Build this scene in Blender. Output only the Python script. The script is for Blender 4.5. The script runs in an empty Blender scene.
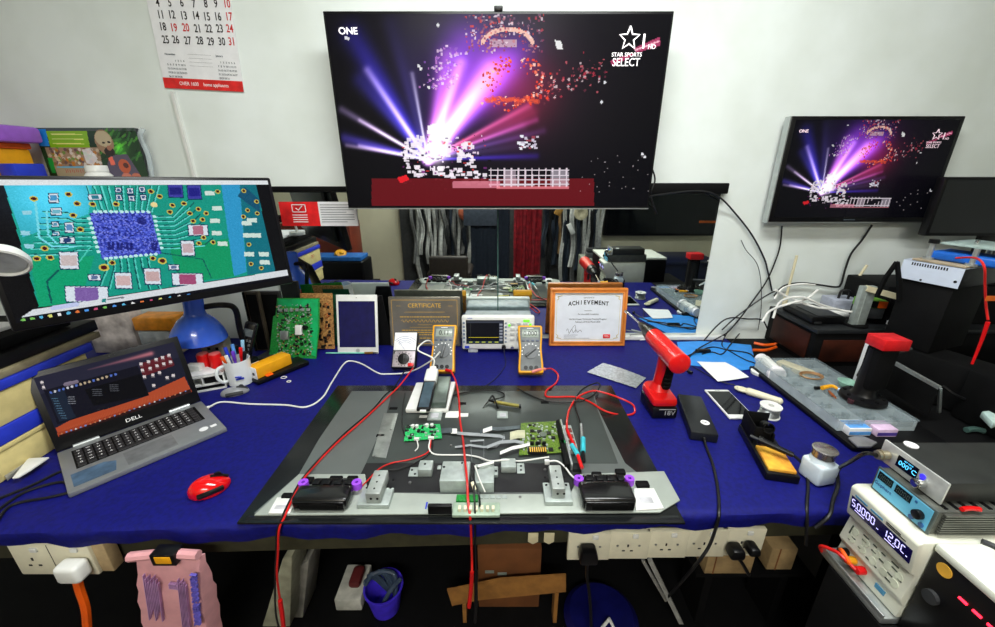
import bpy, bmesh, math, random
import numpy as np
from mathutils import Matrix, Vector
random.seed(7); rng = np.random.default_rng(7)
PI = math.pi
C = bpy.context.scene.collection
# ------------------------------------------------------------------ camera model (desk top is z = 0 while building)
F, HZ, H = 400.0, 168.0, 0.72
TH = math.atan((313.5-HZ)/F); cT, sT = math.cos(TH), math.sin(TH)
WY = 1.66                                    # inner face of the back wall
def ray(x, y):
    a = (x-497.5)/F; b = -(y-313.5)/F
    return Vector((a, cT+b*sT, -sT+b*cT))
def P(x, y, z=0.0):
    d = ray(x, y); return Vector((0, 0, H)) + d*((z-H)/d.z)
def at(x, y, Y):
    d = ray(x, y); return Vector((0, 0, H)) + d*(Y/d.y)
def behind(x, y, Y):                          # a point seen in the wall mirror, at true depth Y
    d = ray(x, y); p = Vector((0, 0, H)) + d*((2*(WY-0.02)-Y)/d.y)
    return Vector((p.x, Y, p.z))
# ------------------------------------------------------------------ materials
def lin(c): return tuple((v/12.92 if v <= .04045 else ((v+.055)/1.055)**2.4) for v in [k/255.0 for k in c[:3]])
MATS = {}
def mat(name, col, rough=.5, metal=0.0, emit=0.0, alpha=1.0, trans=0.0, var=.12, scale=30, bump=0.0, ior=1.45, col2=None, coat=0.0, spec=.5):
    if name in MATS: return MATS[name]
    m = bpy.data.materials.new(name); m.use_nodes = True
    nt = m.node_tree; N = nt.nodes; L = nt.links
    bs = N['Principled BSDF']
    c = lin(col)
    bs.inputs['Roughness'].default_value = rough; bs.inputs['Metallic'].default_value = metal
    bs.inputs['IOR'].default_value = ior
    bs.inputs['Coat Weight'].default_value = coat; bs.inputs['Specular IOR Level'].default_value = spec
    tc = N.new('ShaderNodeTexCoord'); nz = N.new('ShaderNodeTexNoise'); nz.inputs['Scale'].default_value = scale
    nz.inputs['Detail'].default_value = 4
    L.new(tc.outputs['Object'], nz.inputs['Vector'])
    mx = N.new('ShaderNodeMix'); mx.data_type = 'RGBA'
    c2 = lin(col2) if col2 else tuple(v*(1-var*2) for v in c)
    mx.inputs[6].default_value = (*[min(1, v*(1+(0 if col2 else var))) for v in c], 1); mx.inputs[7].default_value = (*c2, 1)
    rp = N.new('ShaderNodeMapRange'); rp.inputs[1].default_value = .35; rp.inputs[2].default_value = .65
    L.new(nz.outputs[0], rp.inputs[0]); L.new(rp.outputs[0], mx.inputs[0])
    L.new(mx.outputs[2], bs.inputs['Base Color'])
    if bump:
        bp = N.new('ShaderNodeBump'); bp.inputs['Strength'].default_value = bump; bp.inputs['Distance'].default_value = .002
        L.new(nz.outputs[0], bp.inputs['Height']); L.new(bp.outputs[0], bs.inputs['Normal'])
    if emit:
        bs.inputs['Emission Color'].default_value = (*c, 1); bs.inputs['Emission Strength'].default_value = emit
    if trans: bs.inputs['Transmission Weight'].default_value = trans
    if alpha < 1: bs.inputs['Alpha'].default_value = alpha
    MATS[name] = m; return m
def paintmat(name, emit=0.0, rough=.4, coat=0.0):
    if name in MATS: return MATS[name]
    m = bpy.data.materials.new(name); m.use_nodes = True
    N = m.node_tree.nodes; L = m.node_tree.links; bs = N['Principled BSDF']
    a = N.new('ShaderNodeAttribute'); a.attribute_name = 'Col'
    bs.inputs['Roughness'].default_value = rough; bs.inputs['Coat Weight'].default_value = coat
    if emit:
        bs.inputs['Base Color'].default_value = (.004, .004, .005, 1); bs.inputs['Specular IOR Level'].default_value = .12
        L.new(a.outputs['Color'], bs.inputs['Emission Color']); bs.inputs['Emission Strength'].default_value = emit
    else: L.new(a.outputs['Color'], bs.inputs['Base Color'])
    MATS[name] = m; return m
# ------------------------------------------------------------------ mesh builder
def catmull(pts, n=8):
    pts = [Vector(p) for p in pts]
    if len(pts) < 3: return pts
    e = [pts[0]*2-pts[1]] + pts + [pts[-1]*2-pts[-2]]; out = []
    for i in range(1, len(e)-2):
        a, b, c, d = e[i-1], e[i], e[i+1], e[i+2]
        for k in range(n):
            t = k/n
            out.append(.5*((2*b)+(c-a)*t+(2*a-5*b+4*c-d)*t*t+(3*b-a-3*c+d)*t**3))
    out.append(pts[-1]); return out
def thick(tb, th):                              # give an open surface a real thickness
    tb.normal_update()
    vs = list(tb.verts); fs = list(tb.faces); be = [e for e in tb.edges if len(e.link_faces) == 1]
    cp = {v: tb.verts.new(v.co-v.normal*th) for v in vs}
    for e in be:
        a, c = e.verts; f = e.link_faces[0]; L = [v for v in f.verts]; i = L.index(a)
        if L[(i+1) % len(L)] is not c: a, c = c, a
        tb.faces.new((c, a, cp[a], cp[c]))
    for f in fs: tb.faces.new([cp[v] for v in reversed(f.verts[:])])
class B:
    def __init__(s, T=None): s.bm = bmesh.new(); s.T = T or Matrix()
    def merge(s, t, M=None):
        t.transform(s.T @ (M or Matrix())); me = bpy.data.meshes.new('tmp'); t.to_mesh(me); t.free()
        s.bm.from_mesh(me); bpy.data.meshes.remove(me); return s
    def box(s, x0, y0, z0, x1, y1, z1, bev=0, seg=2, M=None):
        t = bmesh.new(); bmesh.ops.create_cube(t, size=1)
        sx, sy, sz = abs(x1-x0), abs(y1-y0), abs(z1-z0)
        for v in t.verts: v.co = Vector(((x0+x1)/2+v.co.x*sx, (y0+y1)/2+v.co.y*sy, (z0+z1)/2+v.co.z*sz))
        bev = min(bev, min(sx, sy, sz)*.45)
        if bev > 0: bmesh.ops.bevel(t, geom=t.edges[:], offset=bev, segments=seg, affect='EDGES', profile=.5)
        return s.merge(t, M)
    def cyl(s, p0, p1, r0, r1=None, seg=20, bev=0):
        p0, p1 = Vector(p0), Vector(p1); d = p1-p0; r1 = r0 if r1 is None else r1
        t = bmesh.new(); bmesh.ops.create_cone(t, cap_ends=True, segments=seg, radius1=r0, radius2=r1, depth=d.length)
        if bev:
            es = [e for e in t.edges if any(len(f.verts) > 4 for f in e.link_faces)]
            bmesh.ops.bevel(t, geom=es, offset=bev, segments=2, affect='EDGES', profile=.5)
        q = Vector((0, 0, 1)).rotation_difference(d.normalized()).to_matrix().to_4x4()
        return s.merge(t, Matrix.Translation((p0+p1)/2) @ q)
    def sphere(s, c, r, sc=(1, 1, 1), seg=16):
        t = bmesh.new(); bmesh.ops.create_uvsphere(t, u_segments=seg, v_segments=seg//2+2, radius=r)
        return s.merge(t, Matrix.Translation(c) @ Matrix.Diagonal((*sc, 1)))
    def tube(s, pts, r, seg=7, n=8, smooth=True, r1=None):
        pts = catmull(pts, n) if smooth else [Vector(p) for p in pts]
        t = bmesh.new(); rings = []; up = None; m = len(pts)
        for i, p in enumerate(pts):
            d = (pts[min(i+1, m-1)]-pts[max(i-1, 0)])
            if d.length < 1e-9: d = Vector((0, 0, 1))
            d.normalize()
            if up is None: up = d.orthogonal().normalized()
            else:
                up = up-d*up.dot(d); up = up.normalized() if up.length > 1e-6 else d.orthogonal().normalized()
            w = d.cross(up); rr = r if r1 is None else r+(r1-r)*i/(m-1)
            rings.append([t.verts.new(p+(up*math.cos(2*PI*k/seg)+w*math.sin(2*PI*k/seg))*rr) for k in range(seg)])
        for a, b in zip(rings, rings[1:]):
            for k in range(seg): t.faces.new((a[k], a[(k+1) % seg], b[(k+1) % seg], b[k]))
        t.faces.new(rings[0][::-1]); t.faces.new(rings[-1])
        return s.merge(t)
    def lathe(s, prof, seg=32, M=None):
        t = bmesh.new(); rings = []
        for r, z in prof:
            if r < 1e-6: rings.append([t.verts.new((0, 0, z))])
            else: rings.append([t.verts.new((r*math.cos(2*PI*k/seg), r*math.sin(2*PI*k/seg), z)) for k in range(seg)])
        for a, b in zip(rings, rings[1:]):
            for k in range(seg):
                k2 = (k+1) % seg
                if len(a) == 1 and len(b) == 1: continue
                if len(a) == 1: t.faces.new((a[0], b[k2], b[k]))
                elif len(b) == 1: t.faces.new((a[k], a[k2], b[0]))
                else: t.faces.new((a[k], a[k2], b[k2], b[k]))
        bmesh.ops.recalc_face_normals(t, faces=t.faces)
        return s.merge(t, M)
    def prism(s, poly, z0, z1, bev=0, M=None):
        t = bmesh.new(); vs = [t.verts.new((p[0], p[1], z0)) for p in poly]
        f = t.faces.new(vs); r = bmesh.ops.extrude_face_region(t, geom=[f])
        for v in r['geom']:
            if isinstance(v, bmesh.types.BMVert): v.co.z = z1
        bmesh.ops.recalc_face_normals(t, faces=t.faces)
        if bev: bmesh.ops.bevel(t, geom=t.edges[:], offset=bev, segments=2, affect='EDGES', profile=.5)
        return s.merge(t, M)
    def text(s, txt, size, M, depth=.0003, align='CENTER', sx=1.0, bold=0.0):
        cu = bpy.data.curves.new('t', 'FONT'); cu.body = txt; cu.size = size; cu.align_x = align; cu.align_y = 'CENTER'
        cu.extrude = depth; cu.offset = bold; cu.resolution_u = 3
        o = bpy.data.objects.new('t', cu); C.objects.link(o)
        me = bpy.data.meshes.new_from_object(o.evaluated_get(bpy.context.evaluated_depsgraph_get()))
        bpy.data.objects.remove(o); bpy.data.curves.remove(cu)
        t = bmesh.new(); t.from_mesh(me); bpy.data.meshes.remove(me)
        return s.merge(t, M @ Matrix.Diagonal((sx, 1, 1, 1)))
def pbox(b, x0, y0, x1, y1, h, zb=0.0, bev=.002):
    a = P(x0, y1, zb); c = P(x1, y1, zb); yb = P((x0+x1)/2, y0, zb+h).y
    if yb < a.y+.004: yb = a.y+.004
    b.box(a.x, a.y, zb, c.x, yb, zb+h, bev); return b
def slab(b, pxs, z0, z1, bev=0.0):
    return b.prism([P(x, y, z1).xy for x, y in pxs], z0, z1, bev)
def rect(pxs, z=0.0):                          # px TL TR BR BL -> centre, angle, width, length
    q = [P(x, y, z) for x, y in pxs]
    c = sum(q, Vector())/4; l = ((q[0]+q[1])-(q[2]+q[3]))/2; w = ((q[1]+q[2])-(q[0]+q[3]))/2
    ang = math.atan2(l.y, l.x)-PI/2; ln = l.normalized()
    wid = abs(w.x*(-ln.y)+w.y*ln.x)
    return c, ang, wid, l.length
# ------------------------------------------------------------------ objects
def finish(name, b, m):
    me = bpy.data.meshes.new(name); b.bm.to_mesh(me); b.bm.free(); me.materials.append(m)
    me.polygons.foreach_set('use_smooth', [True]*len(me.polygons)); me.set_sharp_from_angle(angle=math.radians(35)); me.update()
    return me
def obj(name, b, m, parent=None, local=False, label=None):
    me = finish(name, b, m); o = bpy.data.objects.new(name, me); C.objects.link(o)
    if parent:
        o.parent = parent
        if not local: o.matrix_parent_inverse = wm(parent).inverted()
    if label: o['label'] = label
    return o
def wm(o):
    m = o.matrix_basis.copy(); p = o
    while p.parent: m = p.parent.matrix_basis @ p.matrix_parent_inverse @ m; p = p.parent
    return m
def thing(name, label, cat, loc=(0, 0, 0), rot=(0, 0, 0), group=None):
    o = bpy.data.objects.new(name, None); C.objects.link(o); o.location = loc; o.rotation_euler = rot; o.empty_display_size = .02
    o['label'] = label; o['category'] = cat
    if group: o['group'] = group
    return o
def one(name, b, m, label, cat, group=None, M=None):
    o = obj(name, b, m); o['label'] = label; o['category'] = cat
    if group: o['group'] = group
    if M is not None: o.matrix_basis = M
    else:
        vs = [v.co for v in o.data.vertices]; c = Vector(((min(v.x for v in vs)+max(v.x for v in vs))/2, (min(v.y for v in vs)+max(v.y for v in vs))/2, min(v.z for v in vs)))
        o.data.transform(Matrix.Translation(-c)); o.location = c
    return o
def struct(name, b, m):
    o = obj(name, b, m); o['kind'] = 'structure'; return o
def picture(name, arr, w, h, M, m, parent=None, local=False):   # arr rows top->bottom sRGB 0..1, a grid mesh on local XZ facing -Y
    ny, nx, _ = arr.shape
    xs = np.linspace(-w/2, w/2, nx+1); zs = np.linspace(h, 0, ny+1)
    gx, gz = np.meshgrid(xs, zs); co = np.stack([gx, np.zeros_like(gx), gz], -1).reshape(-1, 3)
    i = np.arange(ny)[:, None]*(nx+1)+np.arange(nx)[None, :]
    fc = np.stack([i, i+nx+1, i+nx+2, i+1], -1).reshape(-1, 4)
    me = bpy.data.meshes.new(name)
    me.vertices.add(len(co)); me.vertices.foreach_set('co', co.astype(np.float32).ravel())
    me.loops.add(fc.size); me.loops.foreach_set('vertex_index', fc.astype(np.int32).ravel())
    me.polygons.add(len(fc)); me.polygons.foreach_set('loop_start', np.arange(0, fc.size, 4, dtype=np.int32)); me.polygons.foreach_set('loop_total', np.full(len(fc), 4, dtype=np.int32))
    me.update(calc_edges=True)
    a = np.clip(arr, 0, 1); l = np.where(a <= .04045, a/12.92, ((a+.055)/1.055)**2.4).reshape(-1, 3)
    rgba = np.ones((len(l), 4, 4), np.float32); rgba[:, :, :3] = l[:, None, :]
    at_ = me.color_attributes.new('Col', 'FLOAT_COLOR', 'CORNER'); at_.data.foreach_set('color', rgba.ravel())
    me.transform(M); me.materials.append(m); me.validate(); me.update()
    o = bpy.data.objects.new(name, me); C.objects.link(o)
    if parent:
        o.parent = parent
        if not local: o.matrix_parent_inverse = wm(parent).inverted()
    return o
def dup(root, loc=None, label=None, rot=None):
    r = root.copy(); C.objects.link(r)
    if loc is not None: r.location = loc
    if rot is not None: r.rotation_euler = rot
    if label: r['label'] = label
    for ch in [o for o in bpy.data.objects if o.parent == root]:
        c = ch.copy(); C.objects.link(c); c.parent = r
        for g in [o for o in bpy.data.objects if o.parent == ch]:
            d = g.copy(); C.objects.link(d); d.parent = c
    return r
RX90 = Matrix.Rotation(PI/2, 4, 'X')
def T(x, y, z): return Matrix.Translation((x, y, z))
def front(x, y, z): return T(x, y, z) @ RX90        # text on a face looking towards -Y
# ------------------------------------------------------------------ painting helpers
def homog(quad):                                     # photo quad TL TR BR BL -> unit square
    A = []; bb = []
    for (x, y), (u, v) in zip(quad, [(0, 0), (1, 0), (1, 1), (0, 1)]):
        A.append([x, y, 1, 0, 0, 0, -u*x, -u*y]); bb.append(u); A.append([0, 0, 0, x, y, 1, -v*x, -v*y]); bb.append(v)
    h = np.linalg.solve(np.array(A, float), np.array(bb, float)); h = np.append(h, 1).reshape(3, 3)
    def f(x, y):
        p = h @ np.array([x, y, 1.0]); return p[0]/p[2], p[1]/p[2]
    return f
class Img:
    def __init__(s, nx, ny, bg=(0, 0, 0)):
        s.nx, s.ny = nx, ny; s.a = np.zeros((ny, nx, 3)); s.a[:] = np.array(bg)/255.
        s.Y, s.X = np.mgrid[0:ny, 0:nx]; s.X = (s.X+.5)/nx; s.Y = (s.Y+.5)/ny; s.asp = nx/ny; s.f = lambda x, y: (x, y)
    def put(s, m, col, al=1.0):
        m = (m*al)[..., None]; s.a = s.a*(1-m)+m*np.array(col)/255.
    def add(s, m, col): s.a = s.a+m[..., None]*np.array(col)/255.
    def poly(s, pts, col, al=1.0):
        pts = [s.f(*p) for p in pts]; ins = np.zeros(s.X.shape, bool); n = len(pts)
        for i in range(n):
            x0, y0 = pts[i]; x1, y1 = pts[(i+1) % n]
            if y0 == y1: continue
            ins ^= ((y0 > s.Y) != (y1 > s.Y)) & (s.X < (x1-x0)*(s.Y-y0)/(y1-y0)+x0)
        s.put(ins.astype(float), col, al)
    def rc(s, x0, y0, x1, y1, col, al=1.0): s.poly([(x0, y0), (x1, y0), (x1, y1), (x0, y1)], col, al)
    def dot(s, x, y, r, col, al=1.0, ry=None):       # r as a fraction of height
        x, y = s.f(x, y); ry = ry or r
        s.put(((((s.X-x)*s.asp)/r)**2+((s.Y-y)/ry)**2 < 1).astype(float), col, al)
    def seg(s, p0, p1):
        (x0, y0), (x1, y1) = s.f(*p0), s.f(*p1); dx, dy = (x1-x0)*s.asp, y1-y0; L2 = dx*dx+dy*dy+1e-12
        px, py = (s.X-x0)*s.asp, s.Y-y0; t = np.clip((px*dx+py*dy)/L2, 0, 1)
        return t, np.sqrt((px-t*dx)**2+(py-t*dy)**2)
    def line(s, p0, p1, w, col, al=1.0):
        t, d = s.seg(p0, p1); s.put((d < w).astype(float), col, al)
    def glow(s, p0, p1, w0, w1, col, k0=1., k1=0.):
        t, d = s.seg(p0, p1); w = w0+(w1-w0)*t; s.add(np.exp(-(d/w)**2)*(k0+(k1-k0)*t), col)
    def blob(s, x, y, r, col, k=1., ry=None):
        x, y = s.f(x, y); ry = ry or r; s.add(np.exp(-(((s.X-x)*s.asp/r)**2+((s.Y-y)/ry)**2))*k, col)
    def noise(s, k=.05): s.a += rng.normal(0, k, s.a.shape[:2])[..., None]
EXPO = 0.0
# ================================================================== common materials
WALL = mat('wall_paint', (230, 237, 234), .75, scale=3.5, col2=(218, 225, 219), bump=.15)
BLK = mat('black_plastic', (12, 12, 14), .36, var=.1, spec=.35)
BLKM = mat('matt_black', (7, 7, 8), .7, var=.15, spec=.2)
DGR = mat('dark_grey_plastic', (48, 50, 52), .5)
WHT = mat('white_plastic', (225, 226, 222), .35, var=.03)
CRM = mat('cream_plastic', (215, 205, 170), .45, var=.05)
SIL = mat('silver_metal', (190, 195, 195), .35, .8, var=.05)
CHR = mat('chrome', (215, 215, 215), .12, 1.0, var=.02)
GAL = mat('galvanised_steel', (172, 182, 178), .42, .35, var=.07, scale=60)
RED = mat('red_plastic', (215, 18, 20), .32, var=.05)
REDC = mat('red_cable', (205, 28, 24), .4, var=.05)
BLKC = mat('black_cable', (14, 14, 16), .45, var=.05)
WHTC = mat('white_cable', (225, 225, 220), .45, var=.03)
BLU = mat('blue_plastic', (30, 55, 190), .4, var=.06)
YEL = mat('yellow_plastic', (235, 165, 20), .4, var=.05)
ORG = mat('orange_plastic', (240, 95, 15), .4, var=.05)
PCB = mat('green_circuit_board', (40, 150, 60), .4, var=.35, scale=220, col2=(20, 105, 45))
PCBO = mat('olive_circuit_board', (110, 135, 45), .4, scale=220, col2=(60, 95, 30))
PCBB = mat('brown_circuit_board', (190, 140, 80), .5, scale=150, col2=(120, 80, 40))
CARD = mat('cardboard', (112, 66, 30), .8, var=.1, scale=15)
PAP = mat('white_paper', (232, 232, 234), .7, var=.02)
INK = mat('black_ink', (25, 22, 22), .7, var=.05)
RINK = mat('red_ink', (200, 35, 35), .7, var=.05)
WINK = mat('white_ink', (245, 245, 245), .6, var=.02)
GLS = mat('dark_glass', (6, 8, 12), .06, var=.02)
GINK = mat('gold_ink', (240, 190, 80), .35, .2, var=.05)
CHIP = mat('black_chip', (14, 14, 15), .4, var=.1)
GUN = mat('blue_grey_metal', (90, 100, 105), .4, .5)
CLEAR = mat('clear_plastic', (215, 228, 232), .22, alpha=.38, var=.03)
FROST = mat('frosted_plastic', (160, 175, 180), .25, alpha=.24, var=.05)
WOOD = mat('brown_wood', (62, 26, 15), .5, scale=12, col2=(38, 16, 10), spec=.25)
PUR = mat('purple_rubber', (150, 70, 220), .5, var=.05)
SCREW = mat('screw_steel', (160, 162, 160), .3, .9)
# ================================================================== the room
b = B(); b.box(-3.2, WY, -.75, 3.4, WY+.12, 2.0); struct('wall_back', b, WALL)
b = B(); b.box(-3.3, -2.0, -.75, -3.2, WY+.12, 2.0); struct('wall_left', b, WALL)
b = B(); b.box(3.4, -2.0, -.75, 3.5, WY+.12, 2.0); struct('wall_right', b, WALL)
FWALL = mat('far_wall_paint', (222, 214, 185), .8, var=.05, scale=2)
b = B(); b.box(-3.3, -2.1, -.75, 3.5, -2.0, 2.0); struct('wall_front', b, FWALL)
b = B(); b.box(-3.3, -2.1, -.8, 3.5, WY+.12, -.75); struct('floor', b, mat('floor_cement', (70, 62, 58), .6, var=.15, scale=6))
b = B(); b.box(-3.3, -2.1, 2.0, 3.5, WY+.12, 2.06); struct('ceiling', b, mat('ceiling_paint', (235, 236, 234), .8, var=.02))
a0 = at(174, 92, WY); a1 = at(192, 176, WY)
b = B(); dx = .006
b.prism([(a0.x-dx, a0.z), (a0.x+dx, a0.z), (a1.x+dx+.02, -.0+.45), (a1.x-dx+.02, .45)], 0, .012, 0, M=T(0, WY, 0) @ RX90)
struct('trim_1', b, WHT)
p = at(712, 300, WY)
b = B(); b.box(.3, WY-.035, .003, 1.0, WY-.0005, .02, .002); struct('baseboard_back', b, WHT)
# ceiling lamps
TUBE = mat('lamp_tube', (255, 255, 250), .5, emit=6.0, var=0)
for i, (lx, ly, lab) in enumerate(((.25, .62, 'long white twin tube ceiling lamp over the workbench'), (-.1, -1.4, 'long white twin tube ceiling lamp behind the bench, nearer the far wall'))):
    t = thing('ceiling_lamp', lab, 'lamp', (lx, ly, 1.94))
    b = B(); b.box(lx-.62, ly-.1, 1.96, lx+.62, ly+.1, 1.999, .005); obj('housing', b, WHT, t)
    for s in (-1, 1):
        b = B(); b.cyl((lx-.6, ly+s*.05, 1.94), (lx+.6, ly+s*.05, 1.94), .016); obj('tube', b, TUBE, t)
def area(name, loc, rot, sx, sy, e, col=(1, 1, 1)):
    l = bpy.data.lights.new(name, 'AREA'); l.shape = 'RECTANGLE'; l.size = sx; l.size_y = sy; l.energy = e; l.color = col
    o = bpy.data.objects.new(name, l); C.objects.link(o); o.location = loc; o.rotation_euler = rot; return o
area('ceiling_light_front', (.25, .62, 1.90), (0, 0, 0), 1.4, .35, 43, (.97, 1, .98))
area('ceiling_light_rear', (-.1, -1.4, 1.90), (0, 0, 0), 1.3, .3, 60, (1, .99, .95))
# ================================================================== workbench
DL, DR = -2.0, 1.02
def fy(x): return .632+(.690-.632)*(x+1.04)/1.85          # the front edge runs slightly askew
CLOTH = mat('blue_cloth', (9, 13, 104), .6, var=.12, scale=90, bump=.25, spec=.3)
UNDER = mat('dark_olive_board', (52, 50, 32), .7, var=.15)
t = thing('workbench', 'long workbench under a blue cloth, its dark board edge showing below', 'table', (-.4, 1.1, -.75))
b = B(); b.prism([(DL, fy(DL)+.02), (DR, fy(DR)+.02), (DR, WY-.005), (DL, WY-.005)], -.032, -.006); obj('tabletop', b, UNDER, t)
b = B(); b.prism([(DL+.02, fy(DL)+.045), (DR-.05, fy(DR)+.045), (DR-.05, fy(DR)+.07), (DL+.02, fy(DL)+.07)], -.125, -.033); obj('apron', b, UNDER, t)
b = B(); b.prism([(DL+.03, fy(DL)+.02), (DR-.03, fy(DR)+.02), (DR-.03, 1.5), (DL+.03, 1.5)], -.5, -.48); obj('lower_shelf', b, BLKM, t)
for lx, ly in ((-1.9, .72), (.93, .78), (-1.9, 1.58), (.93, 1.58)):
    b = B(); b.box(lx-.03, ly-.03, -.75, lx+.03, ly+.03, -.033, .003); obj('leg', b, BLKM, t)
b = B(); tb = bmesh.new(); nx = 120; rows = []
prof = [(WY-.006, 0.0)]+[('f', dy, dz) for dy, dz in ((.06, 0), (.02, 0), (.008, -.0015), (.002, -.006), (0, -.013), (.001, -.026), (.003, -.042))]
for pr in prof:
    row = []
    for i in range(nx+1):
        x = DL-.005+(DR-DL+.01)*i/nx; w = .0025*math.sin(x*23)+.002*math.sin(x*51+1)
        if pr[0] == 'f':
            k = min(1, -pr[2]/.02); row.append(tb.verts.new((x, fy(x)+pr[1]+w*k, pr[2]+(w*1.2 if pr[2] < -.03 else 0))))
        else: row.append(tb.verts.new((x, pr[0], 0)))
    rows.append(row)
for r0, r1 in zip(rows, rows[1:]):
    for i in range(nx): tb.faces.new((r0[i], r1[i], r1[i+1], r0[i+1]))
thick(tb, .003)
b.merge(tb); one('tablecloth', b, CLOTH, 'royal blue cloth spread over the long workbench', 'tablecloth')
# black side table on the right
t = thing('side_table', 'black side table right of the blue workbench under the dark equipment', 'table', (1.6, 1.15, -.75))
b = B(); b.box(1.03, .70, -.04, 2.6, WY-.005, -.001, .003); obj('tabletop', b, BLKM, t)
for lx, ly in ((1.08, .75), (2.55, .75), (1.08, 1.6), (2.55, 1.6)):
    b = B(); b.box(lx-.025, ly-.025, -.75, lx+.025, ly+.025, -.041); obj('leg', b, BLKM, t)
# ================================================================== mirror on the wall
t = thing('wall_mirror', 'wide frameless wall mirror of two panes behind the workbench', 'mirror', (0, WY, .03))
MIR = mat('mirror_silver', (222, 230, 228), .015, 1.0, var=0)
for x0, x1 in ((-.93, .0), (.003, .885)):
    b = B(); b.box(x0, WY-.012, .022, x1, WY-.006, .63, .001, 1); obj('pane', b, MIR, t)
b = B(); b.box(-.93, WY-.0055, .022, .885, WY-.0005, .63); obj('backing', b, BLKM, t)
b = B(); b.box(-.99, WY-.03, .633, .9, WY-.001, .652, .002); b.box(.55, WY-.034, .625, .9, WY-.013, .665, .004)
obj('top_rail', b, BLKM, t)
b = B(); b.box(-.001, WY-.0145, .022, .004, WY-.0125, .63); obj('joint_strip', b, mat('joint_glass', (60, 90, 85), .2), t)
# ================================================================== calendar
t = thing('wall_calendar', 'white paper wall calendar with red footer hanging above the monitor', 'calendar', (-1.02, WY, 1.0))
cq = [at(153, -12, WY-.004), at(231, -12, WY-.004), at(244, 92, WY-.004), at(165, 88, WY-.004)]
# local frame of the sheet
ux = (cq[2]-cq[3]).normalized(); O = cq[3]; uz = ux.cross(Vector((0, 1, 0))).normalized()*-1
if uz.z < 0: uz = -uz
Wc = (cq[2]-cq[3]).length; Hc = .42
n = ux.cross(uz)
CM = Matrix(((ux.x, uz.x, n.x, O.x), (ux.y, uz.y, n.y, O.y), (ux.z, uz.z, n.z, O.z), (0, 0, 0, 1)))
if n.y > 0:
    n = -n; CM = Matrix(((ux.x, uz.x, n.x, O.x), (ux.y, uz.y, n.y, O.y), (ux.z, uz.z, n.z, O.z), (0, 0, 0, 1)))
t.matrix_basis = CM
b = B(); b.box(0, 0, -.002, Wc, Hc, 0); obj('sheet', b, PAP, t, True)
b = B(); b.box(0, 0, .0002, Wc, .034, .001); fb = obj('footer_band', b, mat('red_print', (220, 40, 38), .5), t, True)
bk = B(); br = B(); bw = B(); bs_ = B()
def cal(px, py):
    p = at(px, py, WY-.003)-O; return p.dot(ux), p.dot(uz)
rows_ = [(3, [(157, 4), (176, 5), (194, 6), (212, 7), (229, 8)]), ]
grid = [[('4', 158, 3), ('5', 170, 3), ('6', 182, 3), ('7', 194, 4), ('8', 206, 4), ('9', 216, 4), ('10', 227, 4)],
        [('11', 161, 15), ('12', 172, 15), ('13', 184, 16), ('14', 196, 16), ('15', 207, 17), ('16', 218, 17), ('17', 229, 17)],
        [('18', 163, 27), ('19', 174, 28), ('20', 186, 28), ('21', 198, 29), ('22', 209, 29), ('23', 220, 29), ('24', 230, 29)],
        [('25', 166, 40), ('26', 176, 40), ('27', 188, 41), ('28', 200, 41), ('29', 211, 42), ('30', 222, 42), ('31', 232, 42)]]
for r in grid:
    for s_, x, y in r:
        u, v = cal(x, y); bk = B(); bk.text(s_, .034, T(u, v, .0006), sx=.72, bold=.0004); obj('date_number', bk, RINK if s_ in ('10', '17', '24', '31', '19', '20') else INK, t, True)
r0 = [('1', 226, -9, 0), ('2', 226, -9, 0)]
for k, (x0, y0, first, mon) in enumerate(((165, 54, 'November', 30), (216, 56, 'January', 31))):
    u0, v0 = cal(x0, y0); bs_.text(first, .0085, T(u0, v0, .0006), align='LEFT')
    d = 1
    for rr in range(5):
        for cc in range(7):
            if rr == 0 and cc < (1 if k else 3): continue
            if d > mon: break
            bs_.text(str(d), .0085, T(u0+.004+cc*.0098, v0-.02-rr*.0125, .0006)); d += 1
u, v = cal(205, 85); bw.text('OVER 1600', .017, T(Wc*.32, .017, .0014), sx=.85); bw.text('home appliances', .016, T(Wc*.66, .017, .0014), sx=.85)
for k in range(4): bs_.box(Wc*.37, .075+k*.012, .0002, Wc*.66, .0755+k*.012, .0004)
obj('small_months', bs_, mat('grey_ink', (70, 80, 90), .6), t, True); obj('footer_text', bw, WINK, fb, True)
# ================================================================== certificate strip left of mirror
t = thing('wall_notice', 'red and white printed notice strip fixed at the top left of the mirror', 'sign', (-.78, WY-.016, .53))
a = at(278, 202, WY-.02); c = at(317, 201, WY-.02); d = at(355, 201, WY-.02); e = at(354, 226, WY-.02); g = at(282, 226, WY-.02)
b = B(); b.box(a.x, WY-.018, e.z, c.x, WY-.0135, a.z); rf = obj('red_field', b, mat('red_print2', (225, 30, 32), .5), t)
b = B(); b.box(c.x, WY-.018, e.z, d.x, WY-.0135, a.z); wf = obj('white_field', b, PAP, t)
b = B(); xm = (a.x+c.x)/2; b.box(xm-.028, WY-.0192, a.z-.04, xm+.028, WY-.0185, a.z-.037); b.box(xm-.028, WY-.0192, a.z-.012, xm+.028, WY-.0185, a.z-.009)
b.box(xm-.028, WY-.0192, a.z-.04, xm-.025, WY-.0185, a.z-.009); b.box(xm+.025, WY-.0192, a.z-.04, xm+.028, WY-.0185, a.z-.009)
b.tube([(xm-.012, WY-.0188, a.z-.024), (xm-.003, WY-.0188, a.z-.032), (xm+.014, WY-.0188, a.z-.015)], .002, smooth=False)
for k in range(4): b.box(xm-.03, WY-.0192, a.z-.052-k*.009, xm+.03, WY-.0185, a.z-.049-k*.009)
obj('tick_mark', b, WINK, rf)
b = B()
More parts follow.
